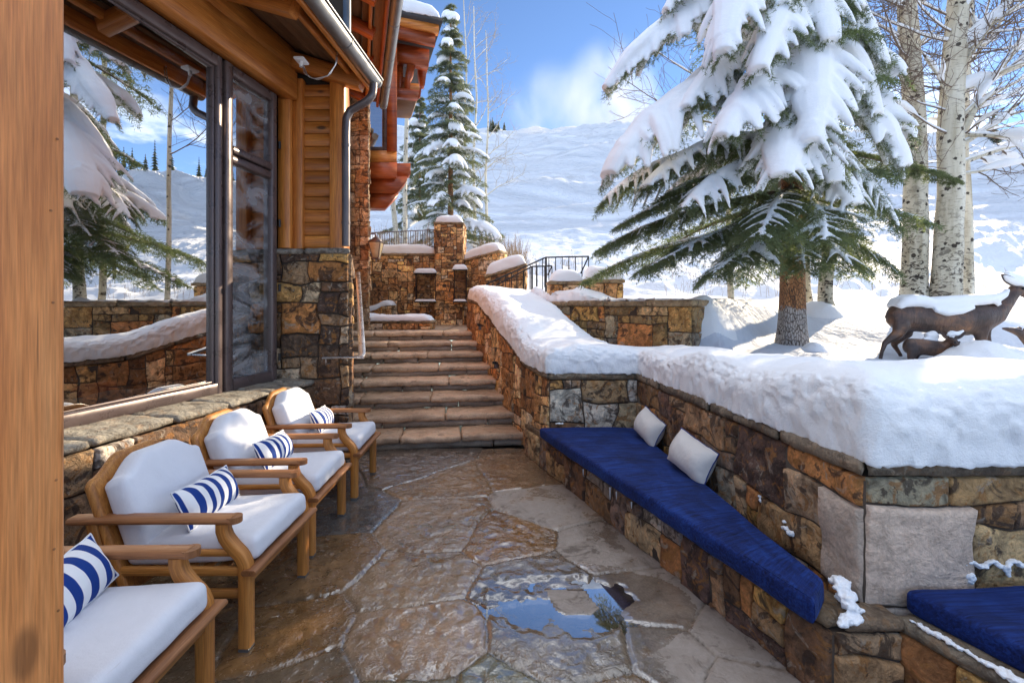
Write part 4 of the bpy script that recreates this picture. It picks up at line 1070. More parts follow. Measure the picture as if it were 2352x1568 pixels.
    mb = MB(); z = 2.36; k = 0
    while z < 4.22:
        hgt = 0.144 * (0.96 + .08 * rnd.random()); top = min(z + hgt - 0.008, 4.25)
        beam(mb, (-2.366, 5.20 + .004 * rnd.random(), (z + top) / 2), (-2.045, 5.20, (z + top) / 2), 0.05, top - z, bev=0.003); z += hgt
    mb.build('siding', M['siding'], h)
    mb = MB(); mb.add([(-2.75, 5.23, 2.2), (-1.9, 5.23, 2.2), (-1.9, 5.23, 4.8), (-2.75, 5.23, 4.8)], [[0, 1, 2, 3]]); mb.build('siding_backing', M['dark'], h)

    # eave over the window
    def eave_x(Y): return -1.61 + 0.065 * (Y - 5.1)
    def roof_pt(Y, s, dz=0.0):                       # s 0 at the wall, 1 at the eave
        a = WP(Y, 4.63); e = np.array([eave_x(Y), Y - 0.0, 4.27]); p = a + (e - a) * s; p[2] += dz; return p
    for Y in (1.05, 1.98, 2.92, 3.86):
        mb = MB(); a = roof_pt(Y + .16, -0.1, -0.085); b = roof_pt(Y, 0.86, -0.10); beam(mb, a, b, 0.11, 0.15); mb.build('rafter', M['cedar'], h)
    mb = MB(); beam(mb, roof_pt(5.10, -0.05, -0.17), roof_pt(5.08, 0.94, -0.10), 0.14, 0.17); mb.build('rafter', M['cedar'], h)
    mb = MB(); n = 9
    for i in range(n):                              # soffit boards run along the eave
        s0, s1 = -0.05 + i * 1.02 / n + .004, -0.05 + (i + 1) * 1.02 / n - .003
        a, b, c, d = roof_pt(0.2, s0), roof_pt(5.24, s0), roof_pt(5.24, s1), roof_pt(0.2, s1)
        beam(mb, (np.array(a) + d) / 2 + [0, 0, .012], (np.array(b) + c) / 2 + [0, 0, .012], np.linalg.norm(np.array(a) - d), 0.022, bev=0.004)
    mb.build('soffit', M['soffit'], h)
    mb = MB(); beam(mb, roof_pt(0.2, 0.80, -0.045), roof_pt(5.2, 0.80, -0.045), 0.05, 0.09); beam(mb, roof_pt(0.2, 0.99, -0.04), roof_pt(5.24, 0.99, -0.04), 0.05, 0.17); mb.build('fascia', M['cedar'], h)
    mb = MB()
    a, b, c, d = roof_pt(0.2, -1.4, .16), roof_pt(5.3, -1.4, .16), roof_pt(5.3, 1.03, .16), roof_pt(0.2, 1.03, .16)
    u = np.array([0, 0, .12])
    mb.add([a, b, c, d, a - u, b - u, c - u, d - u], [[0, 1, 2, 3], [7, 6, 5, 4], [0, 4, 5, 1], [1, 5, 6, 2], [2, 6, 7, 3], [3, 7, 4, 0]])
    mb.build('roof_deck', M['shingle'], h)
    g = MB()
    gp = [np.array([eave_x(Y) + 0.085, Y, 4.20]) for Y in (0.2, 1.5, 3.0, 4.0, 5.1)]
    tube(g, gp, 0.072, 16)
    for Y in (0.9, 2.1, 3.3, 4.3, 5.07): tube(g, [np.array([eave_x(Y) + .085, Y - .012, 4.20]), np.array([eave_x(Y) + .085, Y + .012, 4.20])], 0.077, 16)
    beam(g, gp[0] + [0.075, 0, .03], gp[-1] + [.075, 0, .03], 0.02, 0.025)
    g.build('gutter', M['gutter'], h, smooth=True)
    ds = MB()
    e = gp[-1]
    path = [e + [-.0, -.10, -.05], e + [0, -.10, -.13], e + [-.005, -.12, -.19], e + [-.06, -.12, -.26], e + [-.17, -.11, -.31], e + [-.26, -.10, -.36], e + [-.295, -.10, -.44], e + [-.30, -.10, -.6], [e[0] - .30, e[1] - .10, 3.0], [e[0] - .30, e[1] - .10, 2.36]]
    path = [np.asarray(p, float) for p in path]; path = resample(path, 40)
    tube(ds, path, 0.043, 12)
    for zz in (3.45, 2.6): tube(ds, [[e[0] - .30, e[1] - .10, zz], [e[0] - .30, e[1] - .10, zz + .03]], 0.047, 12)
    ds.build('downspout', M['pipe'], h, smooth=True)
    ds = MB(); tube(ds, [P(797, 100, 5.15), P(797, -160, 5.15)], 0.043, 12); ds.build('downspout', M['gutter'], h, smooth=True)
    cb = MB()
    tube(cb, resample([P(695, 150, 4.5), P(700, 170, 4.5), P(722, 182, 4.5), P(752, 175, 4.5), P(770, 150, 4.5), P(774, 122, 4.5)], 24), 0.006, 6)
    tube(cb, resample([P(697, 152, 4.52), P(708, 176, 4.52), P(730, 184, 4.52), P(757, 172, 4.52), P(773, 145, 4.52), P(776, 120, 4.52)], 24), 0.006, 6)
    cb.build('cable', M['steel'], h, smooth=True)
    cb = MB(); c = P(692, 140, 4.5); box(cb, c - [.05, .06, .012], c + [.05, .06, .012]); tube(cb, [c, c + [0, 0, -.06]], .018, 8); cb.build('socket_box', M['white'], h)

    # second wing: eave along the stairs
    e0, e1 = np.array([-1.39, 5.3, 5.68]), np.array([-2.60, 8.86, 5.68])
    ed = nrm(e1 - e0); inn = nrm([ed[1] * -1, ed[0], 0]); inn = inn if inn[0] < 0 else -inn
    def ev(t, s, dz=0.0): p = e0 + (e1 - e0) * t + inn * s; p[2] += s * 0.34 + dz; return p
    for Y in (5.89, 6.63, 7.37, 8.07, 8.74):
        t = (Y - 5.3) / 3.56; mb = MB(); beam(mb, ev(t, 0.16, -0.10), ev(t, 1.7, -0.10), 0.11, 0.16); mb.build('rafter', M['redcedar'], h)
    mb = MB()
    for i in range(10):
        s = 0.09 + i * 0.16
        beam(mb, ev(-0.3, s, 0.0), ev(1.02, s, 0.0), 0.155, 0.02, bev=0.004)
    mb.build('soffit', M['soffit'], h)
    mb = MB(); beam(mb, ev(-0.3, 0.22, -0.06), ev(1.0, 0.22, -0.06), 0.05, 0.07); mb.build('purlin', M['cedar'], h)
    mb = MB(); beam(mb, ev(-0.3, 0.02, 0.0), ev(1.01, 0.02, 0.0), 0.05, 0.20); mb.build('fascia', M['redcedar'], h)
    mb = MB(); a, b, c, d = ev(-.3, -.05, .10), ev(1.03, -.05, .10), ev(1.03, 3, .10), ev(-.3, 3, .10); u = np.array([0, 0, .07])
    mb.add([a, b, c, d, a - u, b - u, c - u, d - u], [[0, 1, 2, 3], [7, 6, 5, 4], [0, 4, 5, 1], [1, 5, 6, 2], [2, 6, 7, 3], [3, 7, 4, 0]]); mb.build('roof_deck', M['shingle'], h)
    g = MB(); q0, q1 = ev(-0.35, -0.09, -0.02), ev(1.01, -0.09, -0.02); tube(g, [q0, q1], 0.075, 16)
    for t in (.1, .28, .46, .64, .82, .98): m = q0 + (q1 - q0) * t; tube(g, [m - ed * .012, m + ed * .012], 0.081, 16)
    beam(g, q0 - inn * .075 + [0, 0, .03], q1 - inn * .075 + [0, 0, .03], 0.02, 0.025)
    g.build('gutter', M['gutter'], h, smooth=True)
    mb = MB()                                        # wall of the wing above the pier
    w0, w1_ = np.array([-2.00, 5.5]), np.array([-3.20, 8.98])
    mb.add([(*w0, 2.2), (*w1_, 2.2), (*w1_, 6.6), (*w0, 6.6)], [[0, 1, 2, 3]]); mb.build('wing_wall', M['siding'], h)

    # box bay with corbels beyond the tower; everything on this wing runs back along DD
    DD = nrm([-0.36, 1.0, 0])
    def rbox(px0, px1, py0, py1, Y, depth, name, mat, bev=.008):
        a, b = P(px0, py1, Y), P(px1, py0, Y); c = (a + b) / 2; mb = MB()
        sweep(mb, [c, c + DD * depth], abs(b[0] - a[0]), abs(b[2] - a[2]), side=(1, 0, 0), bev=bev)
        # slanted section keeps its front in the picture plane
        return mb.build(name, M[mat], h)
    def rprism(pts, Y, depth, name, mat):
        """outline seen from the front, given real thickness along the wing"""
        f = np.array([P(x, y, Y) for x, y in pts]); bk = f + DD * depth; n = len(f); mb = MB()
        V = np.concatenate([f, bk]); tone = (0.5, 0.5, 0.5, rnd.random()); mb.add(V, [list(range(n)), list(range(2 * n - 1, n - 1, -1))] + [[i, n + i, n + (i + 1) % n, (i + 1) % n] for i in range(n)], tone, V[:, [0, 2, 1]] + rnd.random() * 9)
        return mb.build(name, M[mat], h)
    Yb = 9.55
    rprism([(889, 347), (912, 347), (912, 100), (889, 100)], Yb, .24, 'bay_post', 'redcedar')
    rprism([(889, 100), (912, 100), (912, 60), (889, 60)], Yb, .24, 'bay_post', 'cedar')
    rprism([(840, 374), (911.5, 374), (911.5, 346), (840, 346)], Yb + .02, .18, 'bay_sill', 'cedar')
    fr = MB()
    for x0, x1, y0, y1 in ((881, 888.6, 100, 345), (845, 881, 337, 345), (845, 881, 140, 150)):
        a, b = P(x0, y1, Yb + .05), P(x1, y0, Yb + .05); box(fr, a, [b[0], a[1] + .1, b[2]])
    w3 = fr.build('bay_window', M['frame'], h)
    pm = MB(); pm.add([P(838, 341, Yb + .06), P(886, 341, Yb + .22), P(886, 145, Yb + .22), P(838, 145, Yb + .06)], [[0, 1, 2, 3]]); pm.build('pane', M['pane'], w3)
    rprism([(840, 346), (908, 346), (908, 60), (840, 60)], Yb + .30, 2.0, 'bay_wall', 'siding')
    rprism([(838, 404), (912, 404), (912, 373), (838, 373)], Yb - .02, .5, 'corbel', 'redcedar')
    rprism([(838, 405), (934, 405), (943, 400), (943, 375), (838, 375)], Yb + .55, .30, 'corbel', 'redcedar')
    rprism([(838, 441), (912, 441), (935, 414), (935, 405.5), (838, 405.5)], Yb + .20, .5, 'corbel', 'redcedar')
    rprism([(838, 452), (900, 452), (900, 442), (838, 442)], Yb + .5, .5, 'corbel', 'soffit')
    rprism([(838, 474), (888, 474), (916, 444), (838, 444)], Yb + .32, .5, 'corbel', 'redcedar')
    # roof over the bay
    Yr = 9.4
    rprism([(850, 70), (1000, 103), (1000, 88), (1001, 66), (850, 34)], Yr + .10, .12, 'fascia', 'redcedar')
    rprism([(850, 40), (1008, 75), (1008, 54), (850, 20)], Yr + .02, .14, 'fascia', 'cedar')
    rprism([(850, 20), (1016, 53), (1017, 42), (850, 9)], Yr - .06, 3.2, 'roof_deck', 'shingle')
    a0, a1 = P(850, 9, Yr - .05), P(1016, 41, Yr - .05); am = (a0 + a1) / 2
    mb = MB(); up = np.array([0, 0, .5]); snow_strip(mb, [a0, am, a1], [a0 + DD * 3 + up, am + DD * 3 + up, a1 + DD * 3 + up], .34, 0.06, 40, 4.4, 0.03, lump=.05, pw=0.35)
    mb.build('roof_snow', M['snow'], h, smooth=True)
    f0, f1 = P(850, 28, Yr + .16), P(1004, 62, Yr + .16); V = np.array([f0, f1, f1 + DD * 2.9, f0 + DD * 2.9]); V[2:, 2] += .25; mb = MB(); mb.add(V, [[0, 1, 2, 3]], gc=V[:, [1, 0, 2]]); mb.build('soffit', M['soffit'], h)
    Yk = 9.9
    rprism([(880, 130), (984, 152), (986, 128), (986, 114), (880, 92)], Yk, .24, 'bracket_beam', 'redcedar')
    rprism([(985, 114), (985, 152), (979, 172), (976, 195), (966, 195), (962, 165), (962, 148), (962, 114)], Yk + .5, .22, 'bracket_strut', 'redcedar')
    rprism([(936, 146), (954, 150), (950, 172), (943, 185), (941, 222), (931, 222), (929, 190), (933, 165)], Yk + .04, .22, 'bracket_strut', 'redcedar')
    rprism([(912, 142), (926, 145), (926, 190), (922, 222), (914, 222), (912, 190)], Yk + .25, .22, 'bracket_strut', 'redcedar')
    rprism([(880, 186), (936, 190), (936, 178), (880, 172)], Yk + .3, .15, 'bracket_beam', 'redcedar')
    rprism([(880, 200), (964, 206), (963, 193), (880, 186)], Yk + .3, .2, 'bracket_beam', 'cedar')
    rprism([(880, 216), (961, 224), (963, 207), (880, 199)], Yk - .1, .2, 'bracket_beam', 'redcedar')
    rprism([(880, 216.5), (960, 225), (956, 232), (880, 228)], Yk + .12, 1.0, 'soffit', 'soffit')
    rprism([(960, 226), (966, 222), (978, 120), (972, 120)], Yk + .8, .1, 'fascia', 'redcedar')

    # dark room behind the glass
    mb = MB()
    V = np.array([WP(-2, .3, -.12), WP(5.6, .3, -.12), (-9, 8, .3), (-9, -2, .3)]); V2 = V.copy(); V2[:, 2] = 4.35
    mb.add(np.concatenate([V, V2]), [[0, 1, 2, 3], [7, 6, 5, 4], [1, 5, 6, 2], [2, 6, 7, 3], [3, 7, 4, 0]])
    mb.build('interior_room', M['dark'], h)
    mb = MB()
    for Y in (0.6,): mb.add([WP(-2, 0.2, -.02), WP(1.0, 0.2, -.02), WP(1.0, 4.3, -.02), WP(-2, 4.3, -.02)], [[0, 1, 2, 3]])
    mb.build('wall_panel', M['siding'], h)
    return h
build_house()

def build_sofa():
    s = empty('sofa', (-3.75, 3.8, 0.3), 'grey-green sofa back seen dimly through the picture window', 'sofa')
    def rb(name, c, size, r, mat, rot=0.16):
        mb = MB(); V, Fc = rounded_box(size, r, (14, 20, 10)); V = V + noise3(V * 5, 2) * 0.02
        ca, sa = math.cos(-rot), math.sin(-rot)
        V = np.stack([V[:, 0] * ca - V[:, 1] * sa, V[:, 0] * sa + V[:, 1] * ca, V[:, 2]], 1) + c
        mb.add(V, Fc); return mb.build(name, M[mat], s, smooth=True)
    rb('backrest', (-3.72, 3.3, .62), (0.30, 2.0, 0.62), .12, 'sofa'); rb('backrest', (-3.42, 4.55, .62), (0.30, 0.9, 0.6), .12, 'sofa'); rb('seat', (-4.1, 3.6, .5), (0.8, 2.6, .3), .1, 'sofa')
    p = empty('sofa_cushion', (-3.85, 4.1, .75), 'small red cushion on the sofa behind the glass', 'cushion')
    mb = MB(); V, Fc = rounded_box((.16, .4, .36), .07, (8, 10, 10)); mb.add(V + [-3.9, 4.25, .80], Fc); mb.build('cover', M['red_cloth'], p, smooth=True)
build_sofa()

def build_post():
    p = empty('timber_post', (-1.15, 0.86, 0), 'thick square fir post in the near left foreground', 'post')
    d = np.array([0.16, 0.987, 0]); n = np.array([0.987, -0.16, 0])
    a = np.array([-1.000, 1.025, 0])                       # far right edge seen from the camera
    c = a - d * 0.17 - n * 0.15
    mb = MB(); sweep(mb, [c + [0, 0, z] for z in np.linspace(0, 3.9, 14)], 0.30, 0.34, side=n, bev=0.012)
    mb.build('shaft', M['post'], p)
    mb = MB()
    for z, o in ((2.06, .022), (1.90, .034), (1.70, .03), (1.31, .024), (1.16, .028), (1.02, .02)):
        q = a - d * o + [0, 0, z]; tube(mb, [q - n * .004, q + n * .0015], 0.0028, 8)
    mb.build('nail_plug', M['arm'], p)
    mb = MB(); box(mb, c - [.2, .2, 0], c + [.2, .2, .06]); mb.build('base_plate', M['iron'], p)
build_post()

# ------------------------------------------------------------------ armchairs
def camel(y):
    """height of the humped chair back at lateral -1..1"""
    a = np.abs(y)
    return 0.405 + 0.088 * (1 - sm(a, 0.30, 0.92)) - 0.035 * sm(a, 0.86, 1.02) ** 2
def make_chair(loc, label, rz=0.0):
    c = empty('armchair', loc, label, 'armchair', 'teak armchairs along the window wall', rz)
    W = 0.305
    for s in (-1, 1):
        y = s * W; mb = MB()
        sweep(mb, resample([(0, y, 0.02), (0, y, .2), (0, y, .38), (-.003, y, .425), (-.022, y, .465), (-.062, y, .505), (-.098, y, .55), (-.112, y, .59), (-.112, y, .626)], 36), 0.058, 0.058, side=(0, 1, 0), bev=.008)
        lg = mb.build('leg', M['teak'], c, local=True)
        mb = MB(); box(mb, (-.026, y - .026, 0.0), (.026, y + .026, .019)); mb.build('foot_pad', M['gutter'], lg, local=True)
        mb = MB(); sweep(mb, resample([(-.70, y, 0.0), (-.69, y, .3), (-.715, y, .45), (-.75, y, .626)], 12), 0.055, 0.055, side=(0, 1, 0), bev=.006); mb.build('leg', M['teak'], c, local=True)
        mb = MB(); pts = resample([(-.86, y, .638), (-.74, y, .642), (-.4, y, .644), (-.06, y, .644)], 20)
        wf = np.ones(20); sweep(mb, pts, 0.074, 0.034, side=(0, 1, 0), bev=.010)
        tube(mb, [(-.06, y, .629), (-.06, y, .659)], 0.0368, 20)
        mb.build('armrest', M['arm'], c, local=True)
        for z, w in ((.475, .03), (.385, .042), (.275, .042)):
            mb = MB(); sweep(mb, [(-.70, y - s * .002, z), (-.03, y - s * .002, z)], 0.024, w, side=(0, 1, 0), bev=.004); mb.build('side_rail', M['teak'], c, local=True)
    mb = MB(); sweep(mb, [(.035, -W - .045, .398), (.035, W + .045, .398)], 0.072, 0.026, side=(1, 0, 0), bev=.011); mb.build('front_rail', M['arm'], c, local=True)
    mb = MB(); sweep(mb, [(.006, -W + .03, .350), (.006, W - .03, .350)], 0.026, 0.062, side=(1, 0, 0), bev=.004); mb.build('apron', M['teak'], c, local=True)
    mb = MB()
    for k in range(8): x = -.62 + k * .08; sweep(mb, [(x, -W + .02, .385), (x, W - .02, .385)], 0.045, 0.016, side=(1, 0, 0), bev=.003)
    mb.build('seat_slats', M['teak'], c, local=True)
    # reclined back: frame, then cushion
    lean = math.radians(19); ax = np.array([-math.sin(lean), 0, math.cos(lean)]); an = np.array([math.cos(lean), 0, math.sin(lean)])
    base = np.array([-.60, 0, .43])
    def backpart(wid, hoff, th, r, n, out, crown, hmul=1.0, dip=0.0):
        V, Fc = rounded_box((th, wid, 1.0), 0.0001, n)
        ylat = V[:, 1] / (wid / 2); hh = (V[:, 2] + 0.5)
        top = camel(ylat) * hmul + hoff
        # round the edges ourselves
        x = V[:, 0] / (th / 2); z = hh * (top - dip) + dip; y = V[:, 1]
        de = np.minimum.reduce([(wid / 2 - np.abs(y)), (top - z), (z - dip)])
        k = np.clip(de / r, 0, 1); prof = np.sqrt(np.clip(1 - (1 - k) ** 2, 0, 1))
        xx = np.sign(x) * np.where(np.abs(x) > .999, th / 2 * (0.35 + 0.65 * prof), np.abs(x) * th / 2 * 0.35)
        xx = np.where(np.abs(x) > .999, xx, x * th / 2 * 0.35)
        xx = xx + (x > .999) * crown * np.clip(1 - ylat ** 2, 0, 1) * np.clip(4 * (z / top) * (1 - z / top), 0, 1)
        p = base + an * (xx + out)[:, None] + ax * z[:, None]; p[:, 1] = y
        return p, Fc
    mb = MB(); p, Fc = backpart(.645, .035, .045, .012, (2, 44, 34), -.045, 0, dip=-.16); mb.add(p, Fc, gc=p[:, [2, 1, 0]]); mb.build('back_frame', M['teak'], c, local=True, smooth=True)
    mb = MB(); p, Fc = backpart(.575, 0.0, .13, .045, (2, 48, 40), .045, .028); p = p + noise3(p * 7, 2) * .006; mb.add(p, Fc, gc=p); mb.build('back_cushion', M['white'], c, local=True, smooth=True)
    mb = MB(); V, Fc = rounded_box((.66, .565, .125), .04, (36, 34, 12))
    cr = .022 * np.clip(1 - (V[:, 0] / .33) ** 2, 0, 1) * np.clip(1 - (V[:, 1] / .283) ** 2, 0, 1)
    V[:, 2] += cr * np.sign(V[:, 2]); V[:, 2] += V[:, 0] * .05; V = V + noise3(V * 7 + 3, 2) * .006 + [-.29, 0, .465]
    mb.add(V, Fc, gc=V); sc = mb.build('seat_cushion', M['white'], c, local=True, smooth=True)
    q = [(sx * (.33 - .014 - kx), sy * (.2825 - .014 - ky)) for sx, sy, kx, ky in ((-1, -1, .02, 0), (1, -1, .02, 0), (1, -1, 0, .02), (1, 1, 0, .02), (1, 1, .02, 0), (-1, 1, .02, 0), (-1, 1, 0, .02), (-1, -1, 0, .02), (-1, -1, .02, 0))]
    mb = MB(); tube(mb, resample([(x - .29, y, .465 + .0625 - .0135 + x * .05) for x, y in q], 120), .0026, 5, cap=False); mb.build('seam', M['piping'], sc, local=True, smooth=True)
    return c
CH = [((-1.314, 2.556, 0), 'teak armchair with white cushions, second from the viewer, beside the picture window', 0.0),
      ((-1.31, 1.645, 0), 'nearest teak armchair with white cushions, partly hidden by the timber post', 0.02),
      ((-1.375, 3.39, 0), 'teak armchair with white cushions, third from the viewer, between two others', 0.03),
      ((-1.40, 4.315, 0), 'farthest teak armchair with white cushions, closest to the stairs', 0.04)]
chair0 = make_chair(*CH[0])
chairs = [chair0]
for loc, lab, rz in CH[1:]:
    c = copy_tree(chair0); c.location = loc; c.rotation_euler = (0, 0, rz); c['label'] = lab; chairs.append(c)

def pillow_mesh(L, Hh, T, n=34, pinch=0.055):
    """pillow in local x (length), z (height), y (thickness); returns front+back verts and faces, outline"""
    u, v = np.meshgrid(np.linspace(-1, 1, n), np.linspace(-1, 1, n), indexing='ij')
    u = np.sign(u) * np.abs(u) ** .8; v = np.sign(v) * np.abs(v) ** .8
    t = T / 2 * (np.clip(1 - u ** 4, 0, 1) ** .8) * (np.clip(1 - v ** 2, 0, 1) ** .62) * 1.1
    x = L / 2 * u * (1 - pinch * (1 - v ** 2) * u ** 2 * .6); z = Hh / 2 * v * (1 - pinch * (1 - u ** 2) * v ** 2)
    a = np.stack([x, -t, z], -1).reshape(-1, 3); b = np.stack([x, t, z], -1).reshape(-1, 3)
    f = grid_faces(n, n); idx = np.arange(n * n).reshape(n, n)
    ring = np.concatenate([idx[:, 0], idx[-1, 1:], idx[::-1, -1][1:], idx[0, ::-1][1:-1]])
    return a, b, f, ring
def make_pillow(name, label, cat, group, L, Hh, T, mat, pipe, loc, rot):
    p = empty(name, loc, label, cat, group); p.rotation_euler = rot
    a, b, f, ring = pillow_mesh(L, Hh, T)
    w = noise3(a * 14, 2) * .006; mb = MB(); mb.add(a + w, f, gc=a); mb.add(b + w, f[:, ::-1], gc=b); mb.build('cover', M[mat], p, local=True, smooth=True)
    mb = MB(); r = (a + w)[ring]; r = np.concatenate([r, r[:2]]); tube(mb, r, 0.0045, 6, cap=False); mb.build('piping', M[pipe], p, local=True, smooth=True)
    return p
LP = ['blue and white striped bolster pillow on the second armchair from the viewer', 'blue and white striped bolster pillow on the nearest armchair, cut off by the post', 'blue and white striped bolster pillow on the third armchair from the viewer', 'blue and white striped bolster pillow on the farthest armchair by the stairs']
off = [(-.40, .02, .625), (-.36, .03, .625), (-.40, .03, .625), (-.41, .05, .625)]
lp = make_pillow('bolster_pillow', LP[0], 'pillow', 'striped pillows on the armchairs', .50, .215, .13, 'stripe', 'piping', (0, 0, 0), (0, 0, 0))
for i, ch in enumerate(chairs):
    q = lp if i == 0 else copy_tree(lp)
    ca, sa = math.cos(ch.rotation_euler.z), math.sin(ch.rotation_euler.z); o = off[i]
    q.location = (ch.location.x + o[0] * ca - o[1] * sa, ch.location.y + o[0] * sa + o[1] * ca, o[2])
    q.rotation_euler = (math.radians(-26), math.radians((3, -6, 4, 5)[i]), math.radians((94, 100, 95, 98)[i])); q['label'] = LP[i]

# ------------------------------------------------------------------ bench cushions and their pillows
def slab_cushion(name, label, poly, z0, th, seed, n=120):
    """cushion following a 4-sided plan a,b,c,d (a->b front edge, d->c back edge)"""
    o = empty(name, (poly[0][0], poly[0][1], z0), label, 'cushion')
    a, b, c, d = [np.array(p, float) for p in poly]
    L = np.linalg.norm(b - a); V, Fc = rounded_box((L, .8, th), .028, (n, 40, 8))
    s = V[:, 0] / L + .5; t = V[:, 1] / .8 + .5
    # keep edge rounding the same width however narrow the cushion gets
    wd = np.linalg.norm((d + (c - d) * s[:, None]) - (a + (b - a) * s[:, None]), axis=1)
    t2 = np.where(t < .5, t * .8 / wd, 1 - (1 - t) * .8 / wd); kk = np.clip((np.minimum(t, 1 - t)) / .06, 0, 1)
    t = np.where(kk < 1, t2 * (1 - kk) + t * kk, t); t = np.clip(t, 0, 1)
    p = (a + (b - a) * s[:, None]) * (1 - t)[:, None] + (d + (c - d) * s[:, None]) * t[:, None]
    z = z0 + V[:, 2] + th / 2 + .012 * np.clip(4 * t * (1 - t), 0, 1) * (V[:, 2] > 0)
    p = np.concatenate([p, z[:, None]], 1); p = p + noise3(p * 3.5 + seed, 3) * .008
    rib = np.sin(s * L * 190 + 3 * fbm(p * 6, 2)) * .0012; p[:, 2] += rib * (V[:, 2] > 0)
    g = np.stack([s * L, t * .8, V[:, 2] * 0 + z], 1)
    mb = MB(); mb.add(p, Fc, gc=g); mb.build('cover', M['velvet'], o, smooth=True)
    return o
slab_cushion('bench_cushion', 'long navy blue ribbed bench cushion tapering towards the viewer', [(0.275, 4.66), (1.262, 1.90), (1.415, 2.06), (1.265, 4.66)], 0.352, 0.105, 1.0, 190)
slab_cushion('bench_cushion', 'navy blue bench cushion in the lower right corner of the patio', [(1.72, 2.0), (2.12, 0.95), (3.3, 1.0), (3.3, 2.04)], 0.352, 0.105, 4.0, 80)
make_pillow('throw_pillow', 'plain cream pillow at the far end of the blue bench, next to the wall corner', 'pillow', None, .40, .255, .17, 'cream', 'navy', (1.265, 4.20, 0.585), (math.radians(-24), math.radians(12), math.radians(-80)))
make_pillow('throw_pillow', 'plain cream pillow with navy piping nearer the viewer on the blue bench', 'pillow', None, .44, .27, .18, 'cream', 'navy', (1.325, 3.36, 0.588), (math.radians(-22), math.radians(9), math.radians(-76)))

# ------------------------------------------------------------------ ironwork
def railing(name, label, top, drop, n, mat='iron', posts=(0,), r=0.014, rb=0.009, cat='railing', low=True, tail=None):
    o = empty(name, top[0], label, cat); top = np.asarray(top, float)
    mb = MB(); sweep(mb, top, 0.045, 0.02, bev=.004) if len(top) == 2 else tube(mb, top, 0.018, 6)
    if tail is not None: tube(mb, [top[-1], tail], 0.016, 6)
    mb.build('top_rail', M[mat], o)
    d = np.concatenate([[0], np.cumsum(np.linalg.norm(np.diff(top, axis=0), axis=1))])
    mb = MB()
    for s in np.linspace(0, d[-1], n):
        p = np.array([np.interp(s, d, top[:, k]) for k in range(3)]); b = p - [0, 0, np.interp(s, d, drop) if not np.isscalar(drop) else drop]
        sweep(mb, [b, p], rb * 2, rb * 2, bev=.002)
    mb.build('balusters', M[mat], o)
    if low:
        mb = MB(); l = top.copy(); l[:, 2] -= (drop if np.isscalar(drop) else np.asarray(drop)) - .05; tube(mb, l, .012, 6); mb.build('bottom_rail', M[mat], o)
    mb = MB()
    for k in posts: sweep(mb, [top[k] - [0, 0, (drop if np.isscalar(drop) else drop[k]) + .15], top[k] + [0, 0, .005]], 0.042, 0.042, bev=.004)
    mb.build('post', M[mat], o)
    return o
railing('stair_railing', 'black iron railing climbing behind the snowy wall and ending in a level section', [P(1118, 652, 9.6), P(1254, 591, 9.7), P(1352, 589, 9.8)], [0.15, 0.68, 0.62], 17, posts=(1,), tail=P(1334, 628, 9.8), low=False)
railing('stair_railing', 'second black iron railing partly hidden behind the first one', [P(1140, 655, 10.1), P(1222, 612, 10.15), P(1268, 611, 10.2)], [0.15, 0.5, 0.45], 9, posts=(1,), tail=P(1258, 632, 10.2), low=False)
railing('metal_fence', 'thin metal fence on the snowy wall at the top of the stairs', [P(840, 535, 12.1), P(998, 528, 12.1)], 0.50, 30, mat='frame', posts=(0, 1), rb=.007)

def build_handrail():
    o = empty('handrail', (-1.75, 4.72, 1.16), 'bare steel handrail rising along the left side of the stairs', 'handrail')
    a = P(742, 822, 4.97); b = P(832, 820, 4.88); b2 = b + [.02, .05, 0.01]; c = P(822, 626, 8.5)
    mb = MB(); sweep(mb, [a, b], 0.05, 0.02, bev=.004); sweep(mb, [b + [-.015, -.015, 0], b + (c - b) * .02, c], 0.075, 0.03, bev=.005); mb.build('rail', M['steel'], o)
    mb = MB()
    for t in (.3, .62, .93): q = b + (c - b) * t; tube(mb, [q, q + [-.10, -.02, -.05], q + [-.22, -.04, -.05]], .008, 6)
    tube(mb, [a + [.03, 0, -.01], a + [.03, .0, -.07], a + [.03, .10, -.07]], .009, 6)
    mb.build('bracket', M['steel'], o)
build_handrail()

